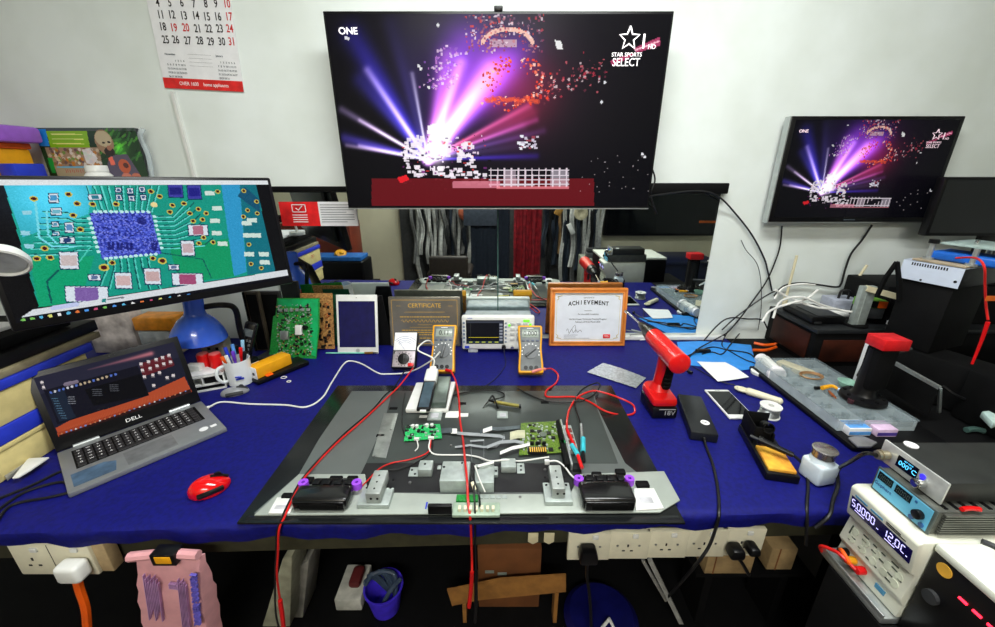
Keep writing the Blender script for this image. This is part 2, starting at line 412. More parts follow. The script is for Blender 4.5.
for k in range(8): b.box(c.x+.008, WY-.0192, a.z-.012-k*.0095, d.x-.01-(.03 if k in (3, 7) else 0), WY-.0185, a.z-.010-k*.0095)
obj('print_lines', b, mat('grey_ink', (70, 80, 90), .6), wf)
# ================================================================== televisions
def tv_picture(nx, ny, band=True):
    I = Img(nx, ny, (2, 2, 5)); f = homog([(9, 30), (977, 33), (905, 568), (85, 568)]); I.f = f
    I.blob(500, 200, .5, (40, 10, 70), .5); I.blob(560, 250, .22, (170, 20, 20), .5)
    I.blob(430, 190, .25, (90, 40, 200), .5)
    o = (300, 440)
    for p1, w, col, k in (((90, 95), .045, (70, 60, 230), .9), ((110, 220), .03, (90, 80, 240), .7), ((60, 300), .014, (220, 190, 255), .8), ((190, 60), .03, (60, 55, 130), .5),
                          ((70, 380), .02, (110, 90, 250), 1.), ((75, 400), .008, (255, 220, 255), .8), ((255, 200), .008, (255, 255, 255), .8), ((230, 60), .05, (60, 60, 110), .35),
                          ((400, 120), .07, (190, 90, 240), .8), ((500, 180), .06, (230, 120, 250), 1.), ((560, 130), .05, (60, 50, 200), .8), ((350, 150), .03, (255, 150, 240), .6),
                          ((580, 290), .012, (250, 120, 160), .8), ((600, 330), .010, (220, 100, 190), .7), ((590, 310), .02, (200, 60, 90), .6), ((620, 360), .012, (120, 90, 170), .6),
                          ((600, 430), .012, (70, 50, 220), .8), ((560, 350), .02, (130, 100, 150), .5), ((560, 400), .02, (90, 80, 120), .6)):
        I.glow(o, p1, w*.40, w*1.6, col, 1.2*k, .42*k)
    for p1, w in (((470, 190), .05), ((390, 170), .03), ((130, 190), .02), ((110, 330), .01), ((110, 400), .01)): I.glow(o, p1, w*.5, w*1.1, (255, 225, 255), 1.2, .35)
    I.blob(330, 410, .07, (255, 235, 255), .8)
    r = random.Random(3)
    # arch of lamps over the arena
    for k in range(26):
        a = PI*(.05+.9*k/25); I.dot(520-70*math.cos(a), 120-45*math.sin(a), .011, (240, 190, 175))
    I.rc(470, 105, 545, 125, (230, 200, 190), .7)
    for k in range(150):
        a = r.uniform(0, 2*PI); q = r.gauss(1, .18); I.dot(545+75*q*math.cos(a), 225+60*q*math.sin(a), r.uniform(.003, .008), r.choice([(240, 60, 40), (255, 200, 190), (200, 30, 30), (255, 120, 90)]))
    for k in range(220):
        x = r.uniform(400, 620); y = r.uniform(35, 140); I.dot(x, y, r.uniform(.003, .007), r.choice([(220, 60, 60), (240, 220, 230), (150, 50, 90), (120, 80, 110), (200, 120, 130)]), .8)
    for k in range(110):
        x = r.gauss(345, 22)+(200-0)*0; y = r.uniform(120, 245); I.dot(x+(180-y)*.25, y, r.uniform(.004, .008), r.choice([(220, 140, 230), (255, 230, 250), (150, 90, 200)]), .7)
    for k in range(120):
        x = r.uniform(600, 800); y = 250-(x-600)*.35+r.gauss(0, 22); I.dot(x, y, r.uniform(.003, .007), r.choice([(190, 50, 70), (230, 210, 215), (110, 40, 60), (220, 100, 110)]), .8)
    for k in range(30): I.dot(460+k*5, 275+r.uniform(-8, 8), .012, (255, 90, 50), .5)
    I.poly([(652, 105), (670, 110), (674, 132), (656, 130)], (235, 235, 235))
    W_ = (250, 240, 250)
    for x0, y0, x1, y1, n_ in ((232, 370, 292, 440, 34), (292, 335, 340, 400, 20), (340, 385, 362, 440, 14), (378, 388, 425, 412, 16), (378, 412, 402, 446, 12), (400, 420, 428, 465, 12), (345, 455, 392, 495, 14), (305, 455, 345, 485, 10), (240, 455, 300, 485, 12), (390, 470, 470, 510, 26), (225, 415, 250, 455, 10)):
        for k in range(n_): I.rc(*(lambda x, y: (x, y, x+r.uniform(6, 16), y+r.uniform(4, 12)))(r.uniform(x0, x1-8), r.uniform(y0, y1-6)), W_, .9)
    for k in range(110): I.rc(*(lambda x, y: (x, y, x+r.uniform(2, 9), y+r.uniform(2, 7)))(r.uniform(228, 470), r.uniform(370, 520)), r.choice([(0, 0, 0), (250, 230, 250), (30, 10, 40), (120, 40, 120), (230, 60, 60)]), .85)
    I.blob(322, 405, .035, (255, 240, 255), 1.0, ry=.08)
    if band: I.rc(145, 492, 760, 570, (112, 16, 24), .9)
    for k in range(4): I.line((470, 470+k*13), (690, 470+k*13), .003, (225, 215, 225))
    for k in range(12): I.line((475+k*19, 465), (475+k*19, 515), .004, (220, 205, 215))
    I.rc(640, 470, 690, 515, (225, 215, 225), .6); I.rc(515, 470, 545, 515, (235, 215, 225), .6)
    I.rc(370, 500, 500, 518, (240, 150, 170), .7); I.rc(490, 515, 690, 520, (255, 150, 160), .7)
    for x, y, w, h_ in ((548, 372, 60, 42),):
        for k in range(26): I.rc(*(lambda a, c: (a, c, a+8, c+6))(x+r.uniform(0, w-8), y+r.uniform(0, h_-6)), r.choice([(235, 235, 245), (200, 190, 210), (150, 60, 80)]))
    I.poly([(215, 490), (240, 482), (250, 495), (225, 506)], (230, 30, 40))
    for k in range(30): I.dot(r.uniform(690, 930), r.uniform(420, 530), .003, (200, 190, 195), .8)
    for x, y in ((273, 178), (278, 185), (302, 237), (790, 225), (782, 280), (900, 433), (893, 425), (325, 63), (68, 97), (75, 100)): I.dot(x, y, .008, (225, 225, 230))
    # pink flag beside the channel mark
    I.poly([(805, 165), (870, 140), (870, 150), (812, 180)], (210, 70, 120), .8); I.poly([(870, 130), (944, 97), (944, 122), (880, 142)], (220, 80, 130), .8)
    I.line((875, 135), (940, 110), .004, (255, 190, 210))
    return I.a
def channel_marks(t, w, h, y, s, mt):
    b = B(); hg = homog([(9, 30), (977, 33), (905, 568), (85, 568)]); f = lambda px, py: ((hg(px, py)[0]-.5)*w, (1-hg(px, py)[1])*h)
    x, z = f(73, 67); b.text('ONE', .027*s, front(x, y, z), sx=1.1, bold=.0003)
    x, z = f(860, 90); pts = []
    def star(R, r_): return [(x+(R if k % 2 == 0 else r_)*s*math.sin(k*PI/5), z+(R if k % 2 == 0 else r_)*s*math.cos(k*PI/5)) for k in range(10)]
    A_ = star(.034, .015)
    b_ = B(); b_.tube([(q[0], y, q[1]) for q in A_+[A_[0]]], .0028*s, smooth=False, seg=5); obj('star_logo', b_, mt, t, True)
    x, z = f(896, 100); b.text('1', .058*s, front(x+.004, y, z), bold=.0004*s); x, z = f(922, 114); b.text('HD', .018*s, front(x, y, z))
    x, z = f(852, 136); b.text('STAR SPORTS', .0165*s, front(x, y, z)); x, z = f(850, 158); b.text('SELECT', .033*s, front(x, y, z), sx=.85)
    obj('channel_name', b, mt, t, True)
TVM = paintmat('tv_picture', 1.0, .25)
LOGO = mat('screen_white', (255, 250, 252), .5, emit=.95, var=0)
img = tv_picture(350, 197)
t = thing('television', 'large flat television on the wall above the mirror showing stage lights', 'television', (.003, 1.545, .575), (math.radians(1.2), 0, 0))
w, h = 1.125, .617
b = B(); b.box(-w/2, 0, 0, w/2, .028, h, .003); b.box(-.35, .028, .05, .35, .06, h-.12, .01); obj('housing', b, BLK, t, True)
sc = picture('screen', img, w-.014, h-.02, T(0, -.0006, .012), TVM, t, True)
channel_marks(sc, w-.014, h-.02, -.0018, 1.0, LOGO)
b = B(); b.box(-w/2, -.0012, 0, w/2, 0, .004); obj('bottom_strip', b, SIL, t, True)
b = B(); b.box(-.014, -.003, h-.002, .014, .02, h+.014, .003); obj('sensor_tab', b, BLK, t, True)
b = B(); b.box(-.12, .06, .12, .12, WY-1.545-.004, .45, .003); obj('wall_bracket', b, BLKM, t, True)
a = at(775, 222, 1.60); a2 = at(935, 222, 1.60); w = (a2.x-a.x)*.995; zt = at(870, 116, 1.60).z; h = zt-a.z
t = thing('television', 'smaller flat television on the wall to the right showing the same stage show', 'television', ((a.x+a2.x)/2-.026, 1.60, a.z))
b = B(); b.box(-w/2, 0, 0, w/2, .035, h, .003); obj('housing', b, BLK, t, True)
b = B(); b.box(-w/2-.004, .004, .0, -w/2, .034, h); b.box(-w/2-.004, .004, -.004, w/2, .034, 0); obj('silver_trim', b, SIL, t, True)
sc = picture('screen', tv_picture(180, 104, False)*.85, w-.03, h-.03, T(0, -.0006, .018), TVM, t, True)
channel_marks(sc, w-.03, h-.03, -.0016, .55, mat('screen_white_dim', (215, 190, 200), .5, emit=.6, var=0))
b = B(); b.box(-.022, -.0012, .007, .022, -.0002, .0105); obj('front_badge', b, mat('grey_ink', (70, 80, 90), .6), t, True)
b = B(); b.box(-.1, .035, .08, .1, WY-1.60-.002, h-.08); obj('wall_bracket', b, BLKM, t, True)
# black monitor at the far right
a = at(949, 177, 1.5); c = at(936, 236, 1.5)
t = thing('computer_monitor', 'switched-off black monitor at the right edge before the smaller television', 'monitor', (a.x+.28, 1.5, c.z))
b = B(); b.box(-.29, 0, 0, .29, .03, a.z-c.z, .003); obj('housing', b, BLK, t, True)
b = B(); b.box(-.28, -.001, .012, .28, 0, a.z-c.z-.01); obj('screen', b, GLS, t, True)
b = B(); b.box(-.04, .03, -(c.z-.31), .04, .05, .1, .004); b.box(-.12, -.06, -(c.z-.31)-.001, .12, .1, -(c.z-.31)+.012, .004); obj('stand', b, BLK, t, True)
MON_BASE = .31
def frame(O, ux, up):
    ux = ux.normalized(); up = (up-ux*up.dot(ux)).normalized(); n = ux.cross(up)
    return Matrix(((ux.x, -n.x, up.x, O.x), (ux.y, -n.y, up.y, O.y), (ux.z, -n.z, up.z, O.z), (0, 0, 0, 1)))   # local x right, y back, z up
# ================================================================== big monitor with circuit board picture
k = .883; cam = Vector((0, 0, H))
TL, TR, BR, BL = [cam+(Vector(v)-cam)*k for v in ((-1.295, 1.058, .699), (-.836, 1.586, .681), (-.817, 1.506, .295), (-1.276, .977, .312))]
MF = frame((BL+BR)/2, (BR-BL)+(TR-TL), (TL-BL)+(TR-BR)); w = .642; h = .352; MF = MF @ Matrix.Translation((.008, 0, 0))
t = thing('computer_monitor', 'big wide monitor above the laptop showing a magnified green circuit board', 'monitor'); t.matrix_basis = MF
b = B(); b.box(-w/2, 0, 0, w/2, .03, h, .006); b.box(-w/2+.05, .03, .04, w/2-.05, .055, h-.04, .012); obj('housing', b, BLK, t, True)
b = B(); b.box(-.035, .05, .12, .035, .09, .2, .004); obj('mount_block', b, BLKM, t, True)
I = Img(330, 180, (4, 4, 6)); I.f = homog([(-62, 99), (922, 108), (958, 428), (92, 590)])
GR = (14, 150, 118)
I.poly([(78, 112), (885, 120), (917, 408), (168, 536)], (18, 150, 130))
I.poly([(78, 112), (370, 114), (350, 220), (130, 300)], (60, 175, 205), .75)
I.blob(230, 160, .22, (60, 90, 120), .6); I.poly([(600, 330), (790, 300), (800, 425), (620, 450)], (10, 150, 90), .8); I.poly([(150, 380), (360, 360), (300, 520), (168, 536)], (10, 160, 105), .8)
I.poly([(778, 122), (835, 121), (830, 410), (790, 425)], (45, 150, 200)); I.poly([(835, 121), (885, 121), (917, 408), (832, 420)], (12, 110, 125))
I.poly([(850, 128), (890, 170), (890, 215), (825, 160)], (15, 80, 110))
def tr(pts, col=(95, 215, 205), w_=.004):
    for p, q in zip(pts, pts[1:]): I.line(p, q, w_, col)
D_ = (8, 85, 85)
r = random.Random(5)
for i in range(11):                     # fans of tracks round the chip
    x = 380+i*17; tr([(x, 215), (x+(i-5)*2, 185), (x+(i-5)*6, 125)], D_, .0045); tr([(x+3, 213), (x+3+(i-5)*2, 185), (x+3+(i-5)*6, 125)])
for i in range(8):
    y = 235+i*15; tr([(352, y), (310, y), (285-i*3, y+(i-4)*5), (205-i*8, y+(i-4)*6)], D_, .0045); tr([(352, y+3), (310, y+3), (285-i*3, y+3+(i-4)*5), (205-i*8, y+3+(i-4)*6)])
    tr([(565, y-8), (620, y-8), (668+i*6, y-60+i*6), (680+i*8, y-75+i*5)], D_, .0045); tr([(565, y-5), (620, y-5), (668+i*6, y-57+i*6)])
for i in range(7):
    x = 395+i*22; tr([(x, 368), (x+2, 400), (x-30+i*10, 470)], D_, .005); tr([(x+4, 368), (x+6, 400), (x-26+i*10, 470)], (80, 205, 190))
tr([(240, 410), (200, 450), (210, 520)], D_, .005); tr([(310, 380), (350, 330), (370, 330)], (70, 200, 180)); tr([(570, 370), (640, 430), (660, 430)], D_); tr([(575, 350), (700, 370), (720, 430)], D_)
tr([(180, 180), (185, 300), (225, 330), (300, 330)], (120, 220, 235), .006); tr([(215, 210), (215, 290), (240, 320)], (120, 220, 235), .005)
I.poly([(352, 216), (548, 208), (572, 352), (384, 374)], (48, 62, 170))
for q in range(1500):
    u, v = r.random(), r.random(); x = 352+u*196+v*(32-8*u); y = 216-8*u+v*(158-14*u); I.dot(x, y, .006, r.choice([(95, 115, 235), (25, 32, 110), (70, 85, 205), (130, 140, 240)]), .75)
I.dot(518, 243, .03, (25, 30, 110), .7)
for x in (408, 436, 466, 545): I.line((x, 318), (x+2, 338), .008, (20, 24, 100), .8); I.line((x+14, 318), (x+10, 338), .008, (20, 24, 100), .8)
for i in range(11): I.dot(372+i*17, 212, .012, (190, 235, 235)); I.dot(395+i*16, 370-i*1.6, .012, (190, 235, 235))
for i in range(8): I.dot(352+i*3, 235+i*16, .012, (190, 235, 235)); I.dot(560+i*2, 228+i*15, .012, (190, 235, 235))
def comp(x0, y0, x1, y1, core, end=(215, 225, 235), horiz=False):
    I.rc(x0-3, y0-3, x1+3, y1+4, (10, 60, 90)); I.rc(x0, y0, x1, y1, end)
    if horiz: I.rc(x0+(x1-x0)*.22, y0+2, x1-(x1-x0)*.22, y1-2, core)
    else: I.rc(x0+3, y0+(y1-y0)*.18, x1-3, y1-(y1-y0)*.18, core)
comp(247, 350, 305, 405, (200, 185, 185)); comp(420, 418, 470, 468, (205, 175, 175)); comp(514, 403, 562, 453, (195, 165, 165)); comp(637, 310, 675, 357, (195, 170, 175))
comp(258, 465, 392, 515, (125, 95, 165), horiz=True); comp(600, 418, 693, 455, (160, 75, 115), horiz=True); comp(664, 257, 722, 290, (175, 110, 130), horiz=True); comp(355, 153, 396, 170, (40, 120, 140), horiz=True)
comp(335, 425, 372, 442, (90, 110, 150), horiz=True); comp(592, 390, 622, 404, (90, 110, 150), horiz=True); comp(272, 250, 298, 282, (90, 140, 190)); comp(252, 300, 298, 318, (35, 60, 110), horiz=True)
comp(612, 122, 655, 162, (30, 30, 120), (60, 60, 160)); comp(672, 124, 712, 168, (30, 30, 130), (60, 60, 160)); comp(230, 248, 250, 262, (90, 150, 180)); comp(230, 280, 250, 292, (90, 150, 180)); comp(226, 150, 255, 180, (70, 150, 200)); comp(230, 200, 262, 222, (110, 180, 200))
for x, y in ((452, 130), (490, 133), (528, 128), (452, 155), (492, 158), (530, 155)): comp(x-8, y, x+8, y+16, (60, 90, 130))
for x, y in ((748, 242), (750, 283), (843, 352), (758, 200), (740, 150), (845, 290), (870, 290), (888, 352), (888, 378), (862, 240), (845, 250), (150, 215), (140, 285), (150, 330), (765, 318)): I.rc(x-15, y-7, x+15, y+7, (205, 225, 215) if x > 700 else (150, 210, 225))
for x, y in ((290, 152), (316, 184), (366, 186), (441, 186), (175, 167), (300, 224), (320, 272), (200, 337), (172, 372), (216, 368), (387, 400), (414, 384), (544, 368), (573, 376), (556, 143), (582, 160), (620, 190), (656, 184), (610, 213), (672, 217), (700, 203), (723, 217), (680, 243), (710, 238), (765, 144), (708, 298), (692, 317), (736, 313), (852, 207), (880, 217), (837, 228), (845, 320), (846, 384), (876, 397), (882, 178), (846, 142)):
    s_ = .026 if (x, y) in ((387, 400), (573, 376)) else .018
    I.dot(x, y, s_*1.1, (205, 190, 80)); I.dot(x, y, s_*.7, (70, 12, 20))
I.dot(562, 188, .022, (235, 215, 150))
I.poly([(-62, 99), (922, 108), (923, 122), (-62, 119)], (225, 230, 232))
I.poly([(150, 543), (953, 402), (955, 421), (100, 577)], (215, 220, 225)); I.poly([(95, 574), (955, 420), (958, 428), (92, 590)], (6, 7, 16)); I.poly([(100, 577), (955, 421), (958, 440), (92, 600)], (6, 7, 16))
I.line((215, 538), (290, 524), .016, (190, 200, 235)); I.rc(372, 504, 385, 516, (30, 130, 130)); I.line((392, 507), (440, 499), .006, (120, 125, 130))
for i in range(19):
    x = 115+i*29.5; y = 577-(x-115)*.172+2; I.dot(x, y, .011, r.choice([(235, 235, 235), (80, 150, 230), (230, 120, 60), (120, 190, 90), (220, 220, 120), (200, 80, 120), (90, 180, 220)]))
I.noise(.02)
picture('screen', I.a, w-.022, h-.03, T(0, -.0008, .02), paintmat('monitor_picture', .95, .2), t, True)
mb = MF @ Vector((0, .09, .16))
t = thing('monitor_arm', 'black wall arm holding the big monitor from behind', 'monitor arm', (mb.x, WY-.01, mb.z))
b = B(); b.tube([mb, Vector((mb.x-.04, WY-.15, mb.z)), Vector((mb.x-.02, WY-.02, mb.z))], .018, smooth=False); obj('bar', b, BLKM, t)
b = B(); b.box(mb.x-.07, WY-.025, mb.z-.05, mb.x+.03, WY-.001, mb.z+.05, .004); obj('wall_plate', b, BLKM, t)
# ================================================================== laptop
LA = math.radians(50.5); ang = Matrix.Rotation(LA, 4, 'Z')
t = thing('laptop', 'silver grey laptop open at the left of the bench with an orange desktop picture', 'laptop', (-1.058, .990, .001), (0, 0, LA))
LW, LD = .325, .222
b = B(); b.prism([(-LW/2, -LD), (LW/2, -LD), (LW/2, 0), (-LW/2, 0)], 0.0, .014, .003); obj('base', b, mat('laptop_grey', (150, 153, 155), .38, .55, var=.03), t, True)
b = B(); b.box(-LW/2+.025, -.125, .0138, LW/2-.025, -.022, .0144, .0005, 1); kb = obj('keyboard', b, BLKM, t, True)
b = B()
for r_ in range(6):
    n_ = 14; x = -LW/2+.029; yy = -.034-r_*.0163; wk = (LW-.058)/n_
    for c_ in range(n_):
        if r_ == 5 and 4 <= c_ <= 8:
            if c_ == 4: b.box(x+c_*wk, yy-.0065, .0144, x+9*wk-.002, yy+.0065, .016, .0006, 1)
            continue
        b.box(x+c_*wk, yy-.0060, .0144, x+(c_+1)*wk-.0032, yy+.0060, .0165, .0006, 1)
obj('keys', b, mat('key_black', (34, 35, 37), .5), kb, True)
b = B()
for r_ in range(5):
    for c_ in range(13): b.text('QWERTYUIOPASDFGHJKLZXCVBNM'[(r_*13+c_) % 26], .008, T(-LW/2+.037+c_*(LW-.058)/14, -.034-(r_+.2)*.0163, .0167), .0001)
obj('key_letters', b, WINK, kb, True)
b = B(); b.box(-.052, -.208, .0139, .052, -.138, .0143, .0004, 1); obj('touchpad', b, mat('touchpad_grey', (128, 131, 133), .3, .4), t, True)
b = B(); b.prism([(-.15, -.205), (-.075, -.205), (-.068, -.160), (-.09, -.143), (-.15, -.143)], .0141, .0146); obj('palm_sticker', b, mat('worn_blue_film', (75, 100, 125), .35, var=.2), t, True)
b = B(); b.cyl((.118, -.18, .0141), (.118, -.18, .0147), .011); b.box(.134, -.188, .0141, .149, -.176, .0147); obj('round_sticker', b, PAP, t, True)
for s in (-1, 1):
    b = B(); b.cyl((s*.105-.026, .004, .012), (s*.105+.026, .004, .012), .0065); obj('hinge', b, SIL, t, True)
LM = T(0, .006, .012) @ Matrix.Rotation(math.radians(-17), 4, 'X')
b = B(LM); b.box(-LW/2, 0, 0, LW/2, .007, .219, .002); lid = obj('lid', b, BLK, t, True)
I = Img(220, 124, (28, 30, 48)); I.f = homog([(140, 200), (615, 88), (660, 262), (203, 420)])
I.poly([(140, 200), (615, 88), (628, 140), (155, 260)], (40, 40, 60)); I.glow((330, 175), (540, 125), .01, .04, (200, 100, 90), .2, .8)
I.poly([(196, 385), (280, 340), (520, 262), (640, 208), (660, 262), (203, 420)], (190, 80, 45)); I.poly([(203, 400), (640, 255), (660, 262), (203, 420)], (150, 55, 30), .6)
for i in range(40): I.line((210+i*10.5, 405-i*3.6), (230+i*10, 385-i*3.7), .003, (215, 110, 70), .4)
I.poly([(205, 412), (655, 252), (660, 264), (203, 424)], (20, 12, 18), .8)
for i in range(26): I.dot(215+i*17, 406-i*5.9, .012, r.choice([(230, 230, 230), (200, 120, 80), (120, 150, 210)]))
I.poly([(170, 245), (495, 165), (522, 270), (205, 372)], (16, 16, 30)); I.poly([(310, 245), (500, 195), (522, 270), (335, 305)], (4, 4, 9))
I.poly([(185, 255), (240, 245), (270, 345), (212, 362)], (28, 42, 62), .8)
I.poly([(500, 160), (600, 128), (612, 168), (508, 205)], (130, 30, 35), .7)
for x, y in ((505, 160), (530, 153), (555, 146), (576, 140), (597, 133), (508, 182), (533, 176), (556, 168), (578, 162), (600, 156), (512, 205), (540, 200), (562, 192), (585, 210), (605, 203), (540, 236), (168, 216), (171, 234)): I.rc(x-5, y-5, x+5, y+4, (235, 225, 225)); I.rc(x-5, y+6, x+6, y+8, (200, 190, 190), .6)
for i in range(16): x = 190+i*15; I.rc(x, 250-i*4, x+8, 258-i*4, r.choice([(220, 220, 230), (90, 120, 210), (200, 180, 150)]))
for i in range(9): I.rc(195+i*3, 275+i*9, 215+i*3, 277+i*9, (120, 170, 200), .7)
for i in range(4): I.rc(250, 270+i*8, 275, 272+i*8, (200, 205, 215), .7); I.rc(335, 245+i*7, 368, 247+i*7, (150, 155, 165), .6); I.rc(395, 230+i*7, 425, 232+i*7, (150, 155, 165), .6)
I.line((250, 225), (285, 217), .03, (200, 180, 200), .6)
picture('screen', I.a, LW-.028, .168, LM @ T(0, -.0006, .036), paintmat('laptop_picture', .75, .12), lid, True)
b = B(LM); b.text('DELL', .014, front(0, -.0004, .018), sx=1.2); obj('maker_name', b, WINK, lid, True)
b = B(LM); b.cyl((0, -.0006, .211), (0, .0002, .211), .0022); b.cyl((.012, -.0006, .211), (.012, .0002, .211), .0012); obj('webcam', b, DGR, lid, True)
# ================================================================== red mouse
def mouse(name, label, loc, rz, L, W, Hh, m1, m2):
    t = thing(name, label, 'mouse', loc, (0, 0, rz))
    tb = bmesh.new(); bmesh.ops.create_uvsphere(tb, u_segments=32, v_segments=20, radius=1)
    for v in tb.verts:
        x, y, z = v.co; z = max(z, -.25); k = 1-.18*y
        v.co = Vector((x*W/2*(1-.1*y*y+.05*y), y*L/2, (z+.25)/1.25*Hh*(k if z > 0 else 1)))
    b = B(); b.merge(tb); obj('shell', b, m1, t, True)
    b = B(); b.tube([(0, L*.46, Hh*.55), (0, L*.3, Hh*.83), (0, L*.08, Hh*1.01)], .0035, seg=8); obj('centre_strip', b, m2, t, True)
    b = B(); b.cyl((-.003, L*.24, Hh*.88), (.003, L*.24, Hh*.88), .0085); obj('scroll_wheel', b, m2, t, True)
    b = B()
    for s in (-1, 1): b.tube([(s*W*.40, L*.3, Hh*.35), (s*W*.485, 0, Hh*.42), (s*W*.43, -L*.28, Hh*.35)], .006, seg=8)
    b.cyl((0, 0, 0), (0, 0, .004), W*.43); obj('side_grips', b, m2, t, True)
mc = P(209, 485, .015)
mouse('computer_mouse', 'glossy red computer mouse with black sides in front of the laptop', (mc.x, mc.y, .001), math.radians(-52), .086, .066, .036, mat('glossy_red', (215, 10, 14), .12, var=.03, coat=.6), BLK)
# ================================================================== left stack of files
X1 = -1.205
def sbox(name, label, cat, z0, z1, m, x1=X1, y0=.60, y1=1.10, x0=-1.75, grp=None, extra=None, bev=.003):
    b = B(); b.box(x0, y0, z0, x1, y1, z1, bev)
    return one(name, b, m, label, cat, grp)
CREAM = mat('cream_card', (222, 205, 140), .7, var=.05); BCARD = mat('blue_card', (40, 60, 205), .5, var=.05)
def crate(label, z0, z1, m, y1, x1, lipm):
    t = thing('file_box', label, 'box', ((-1.75+x1)/2, .85, z0))
    b = B(); b.box(-1.75, .6, z0, x1, y1, z1-.012, .003); obj('body', b, m, t)
    b = B(); b.box(-1.755, .595, z1-.012, x1+.004, y1+.005, z1, .002); obj('lid', b, lipm, t)
crate('lowest cream file box of the stack left of the laptop', .001, .085, CREAM, 1.02, X1, CREAM)
sbox('folder', 'lower blue folder in the stack left of the laptop', 'folder', .086, .128, BCARD, X1+.004, .6, .97)
t = thing('file_box', 'cream file box with red writing above the lower blue folder', 'box', (-1.45, .85, .129))
b = B(); b.box(-1.75, .6, .129, X1, 1.06, .212, .003); obj('body', b, CREAM, t)
b = B(); b.box(X1, .70, .185, X1+.0008, .745, .188); b.box(X1, .69, .176, X1+.0008, .74, .178); b.box(X1, .71, .168, X1+.0008, .735, .17); obj('red_writing', b, RINK, t)
sbox('folder', 'upper blue folder in the stack left of the laptop', 'folder', .213, .236, BCARD, X1+.006, .6, 1.08)
sbox('folder', 'thin beige folder on top of the upper blue folder', 'folder', .237, .256, mat('beige_card', (150, 140, 110), .7), X1, .6, 1.12)
t = thing('disc_player', 'flat black electronic box on the stack of files behind the big monitor', 'electronic box', (-1.45, .9, .257))
b = B(); b.box(-1.75, .6, .257, X1-.01, 1.13, .290, .004); obj('lower_case', b, BLK, t)
b = B(); b.box(-1.75, .6, .292, X1-.03, 1.08, .322, .004); obj('upper_case', b, BLKM, t)
sbox('paper_stack', 'white papers on the flat black box at the left edge', 'papers', .323, .333, PAP, -1.28, .6, 1.0, bev=.001)
b = B(); c = P(8, 420, .1)
# clear bottle at the left edge
c = P(2, 476, 0)
b = B(T(c.x-.015, c.y-.0, .001)); b.lathe([(0, 0), (.026, 0), (.029, .006), (.029, .075), (.02, .095), (.012, .1), (.012, .112), (0, .112)])
t = thing('bottle', 'clear plastic bottle with green cap at the left edge', 'bottle', (c.x-.015, c.y, .001)); obj('body', b, CLEAR, t)
b = B(T(c.x-.015, c.y, .001)); b.cyl((0, 0, .108), (0, 0, .13), .0155); obj('cap', b, mat('green_plastic', (60, 200, 60), .4), t)
b = B(); slab(b, [(12, 478), (28, 458), (49, 457), (30, 470), (18, 477)], .014, .018, .001); one('plastic_strip', b, WHT, 'white pointed plastic strip beside the laptop at the left', 'plastic piece')
b = B(); slab(b, [(0, 470), (20, 458), (26, 462), (6, 478)], .004, .0135, .001); one('plastic_block', b, mat('grey_plastic', (150, 148, 140), .5), 'grey plastic piece beside the white strip at the left edge', 'plastic piece')
for i, (pts, lab) in enumerate(((((-8, 478, .01), (15, 456, .03), (52, 436, .03), (60, 440, .004)), 'thin black cable at the foot of the file stack'),
        (((-5, 512, .004), (25, 492, .004), (60, 482, .004), (70, 487, .004)), 'black cable bundle nearest the bench edge left of the laptop'),
        (((-5, 500, .004), (30, 486, .005), (62, 471, .004), (66, 476, .004)), 'middle black cable left of the laptop'),
        (((-5, 524, .004), (12, 505, .004), (50, 497, .004), (71, 492, .004)), 'lowest black cable running under the laptop corner'))):
    b = B(); b.tube([P(*p) for p in pts], .0032); one('cable', b, BLKC, lab, 'cable')
# ================================================================== white lamp head, left edge
c = at(1, 262, .80)
hm = T(c.x, c.y, c.z) @ Matrix.Rotation(math.radians(-30), 4, 'Y') @ Matrix.Rotation(math.radians(-42), 4, 'X')
FX, FY = c.x-.22, c.y+.02
t = thing('magnifier_lamp', 'round white lamp head at the left edge in front of the big monitor', 'lamp', (FX, FY, .334))
b = B(hm); b.lathe([(0, .022), (.033, .020), (.041, .010), (.043, -.004), (.039, -.006), (.036, .002), (0, .004)]); obj('head', b, WHT, t)
b = B(hm); b.lathe([(0, -.001), (.035, -.001), (.035, .001), (0, .001)]); obj('lens', b, mat('lens_grey', (170, 175, 175), .2), t)
b = B(); b.tube([hm @ Vector((-.038, 0, .01)), (c.x-.11, c.y+.01, c.z+.02), (FX, FY, c.z), (FX, FY, .35)], .007); obj('arm', b, WHT, t)
b = B(); b.cyl((FX, FY, .334), (FX, FY, .354), .045, bev=.003); obj('foot', b, WHT, t)
# ================================================================== wall shelf with boxes behind the monitor
p = at(85, 181, 1.50); SZ = p.z-.012
t = thing('wall_shelf', 'white wall shelf behind the big monitor carrying boxes and a poster', 'shelf', (-1.7, WY, SZ-.02))
b = B(); b.box(-2.4, 1.36, SZ-.02, -1.33, WY-.001, SZ, .002); obj('board', b, WHT, t)
for x in (-2.2, -1.5):
    b = B(); b.box(x, 1.42, SZ-.035, x+.02, WY-.001, SZ-.02); b.box(x, WY-.02, SZ-.15, x+.02, WY-.001, SZ-.02); obj('bracket', b, BLKM, t)
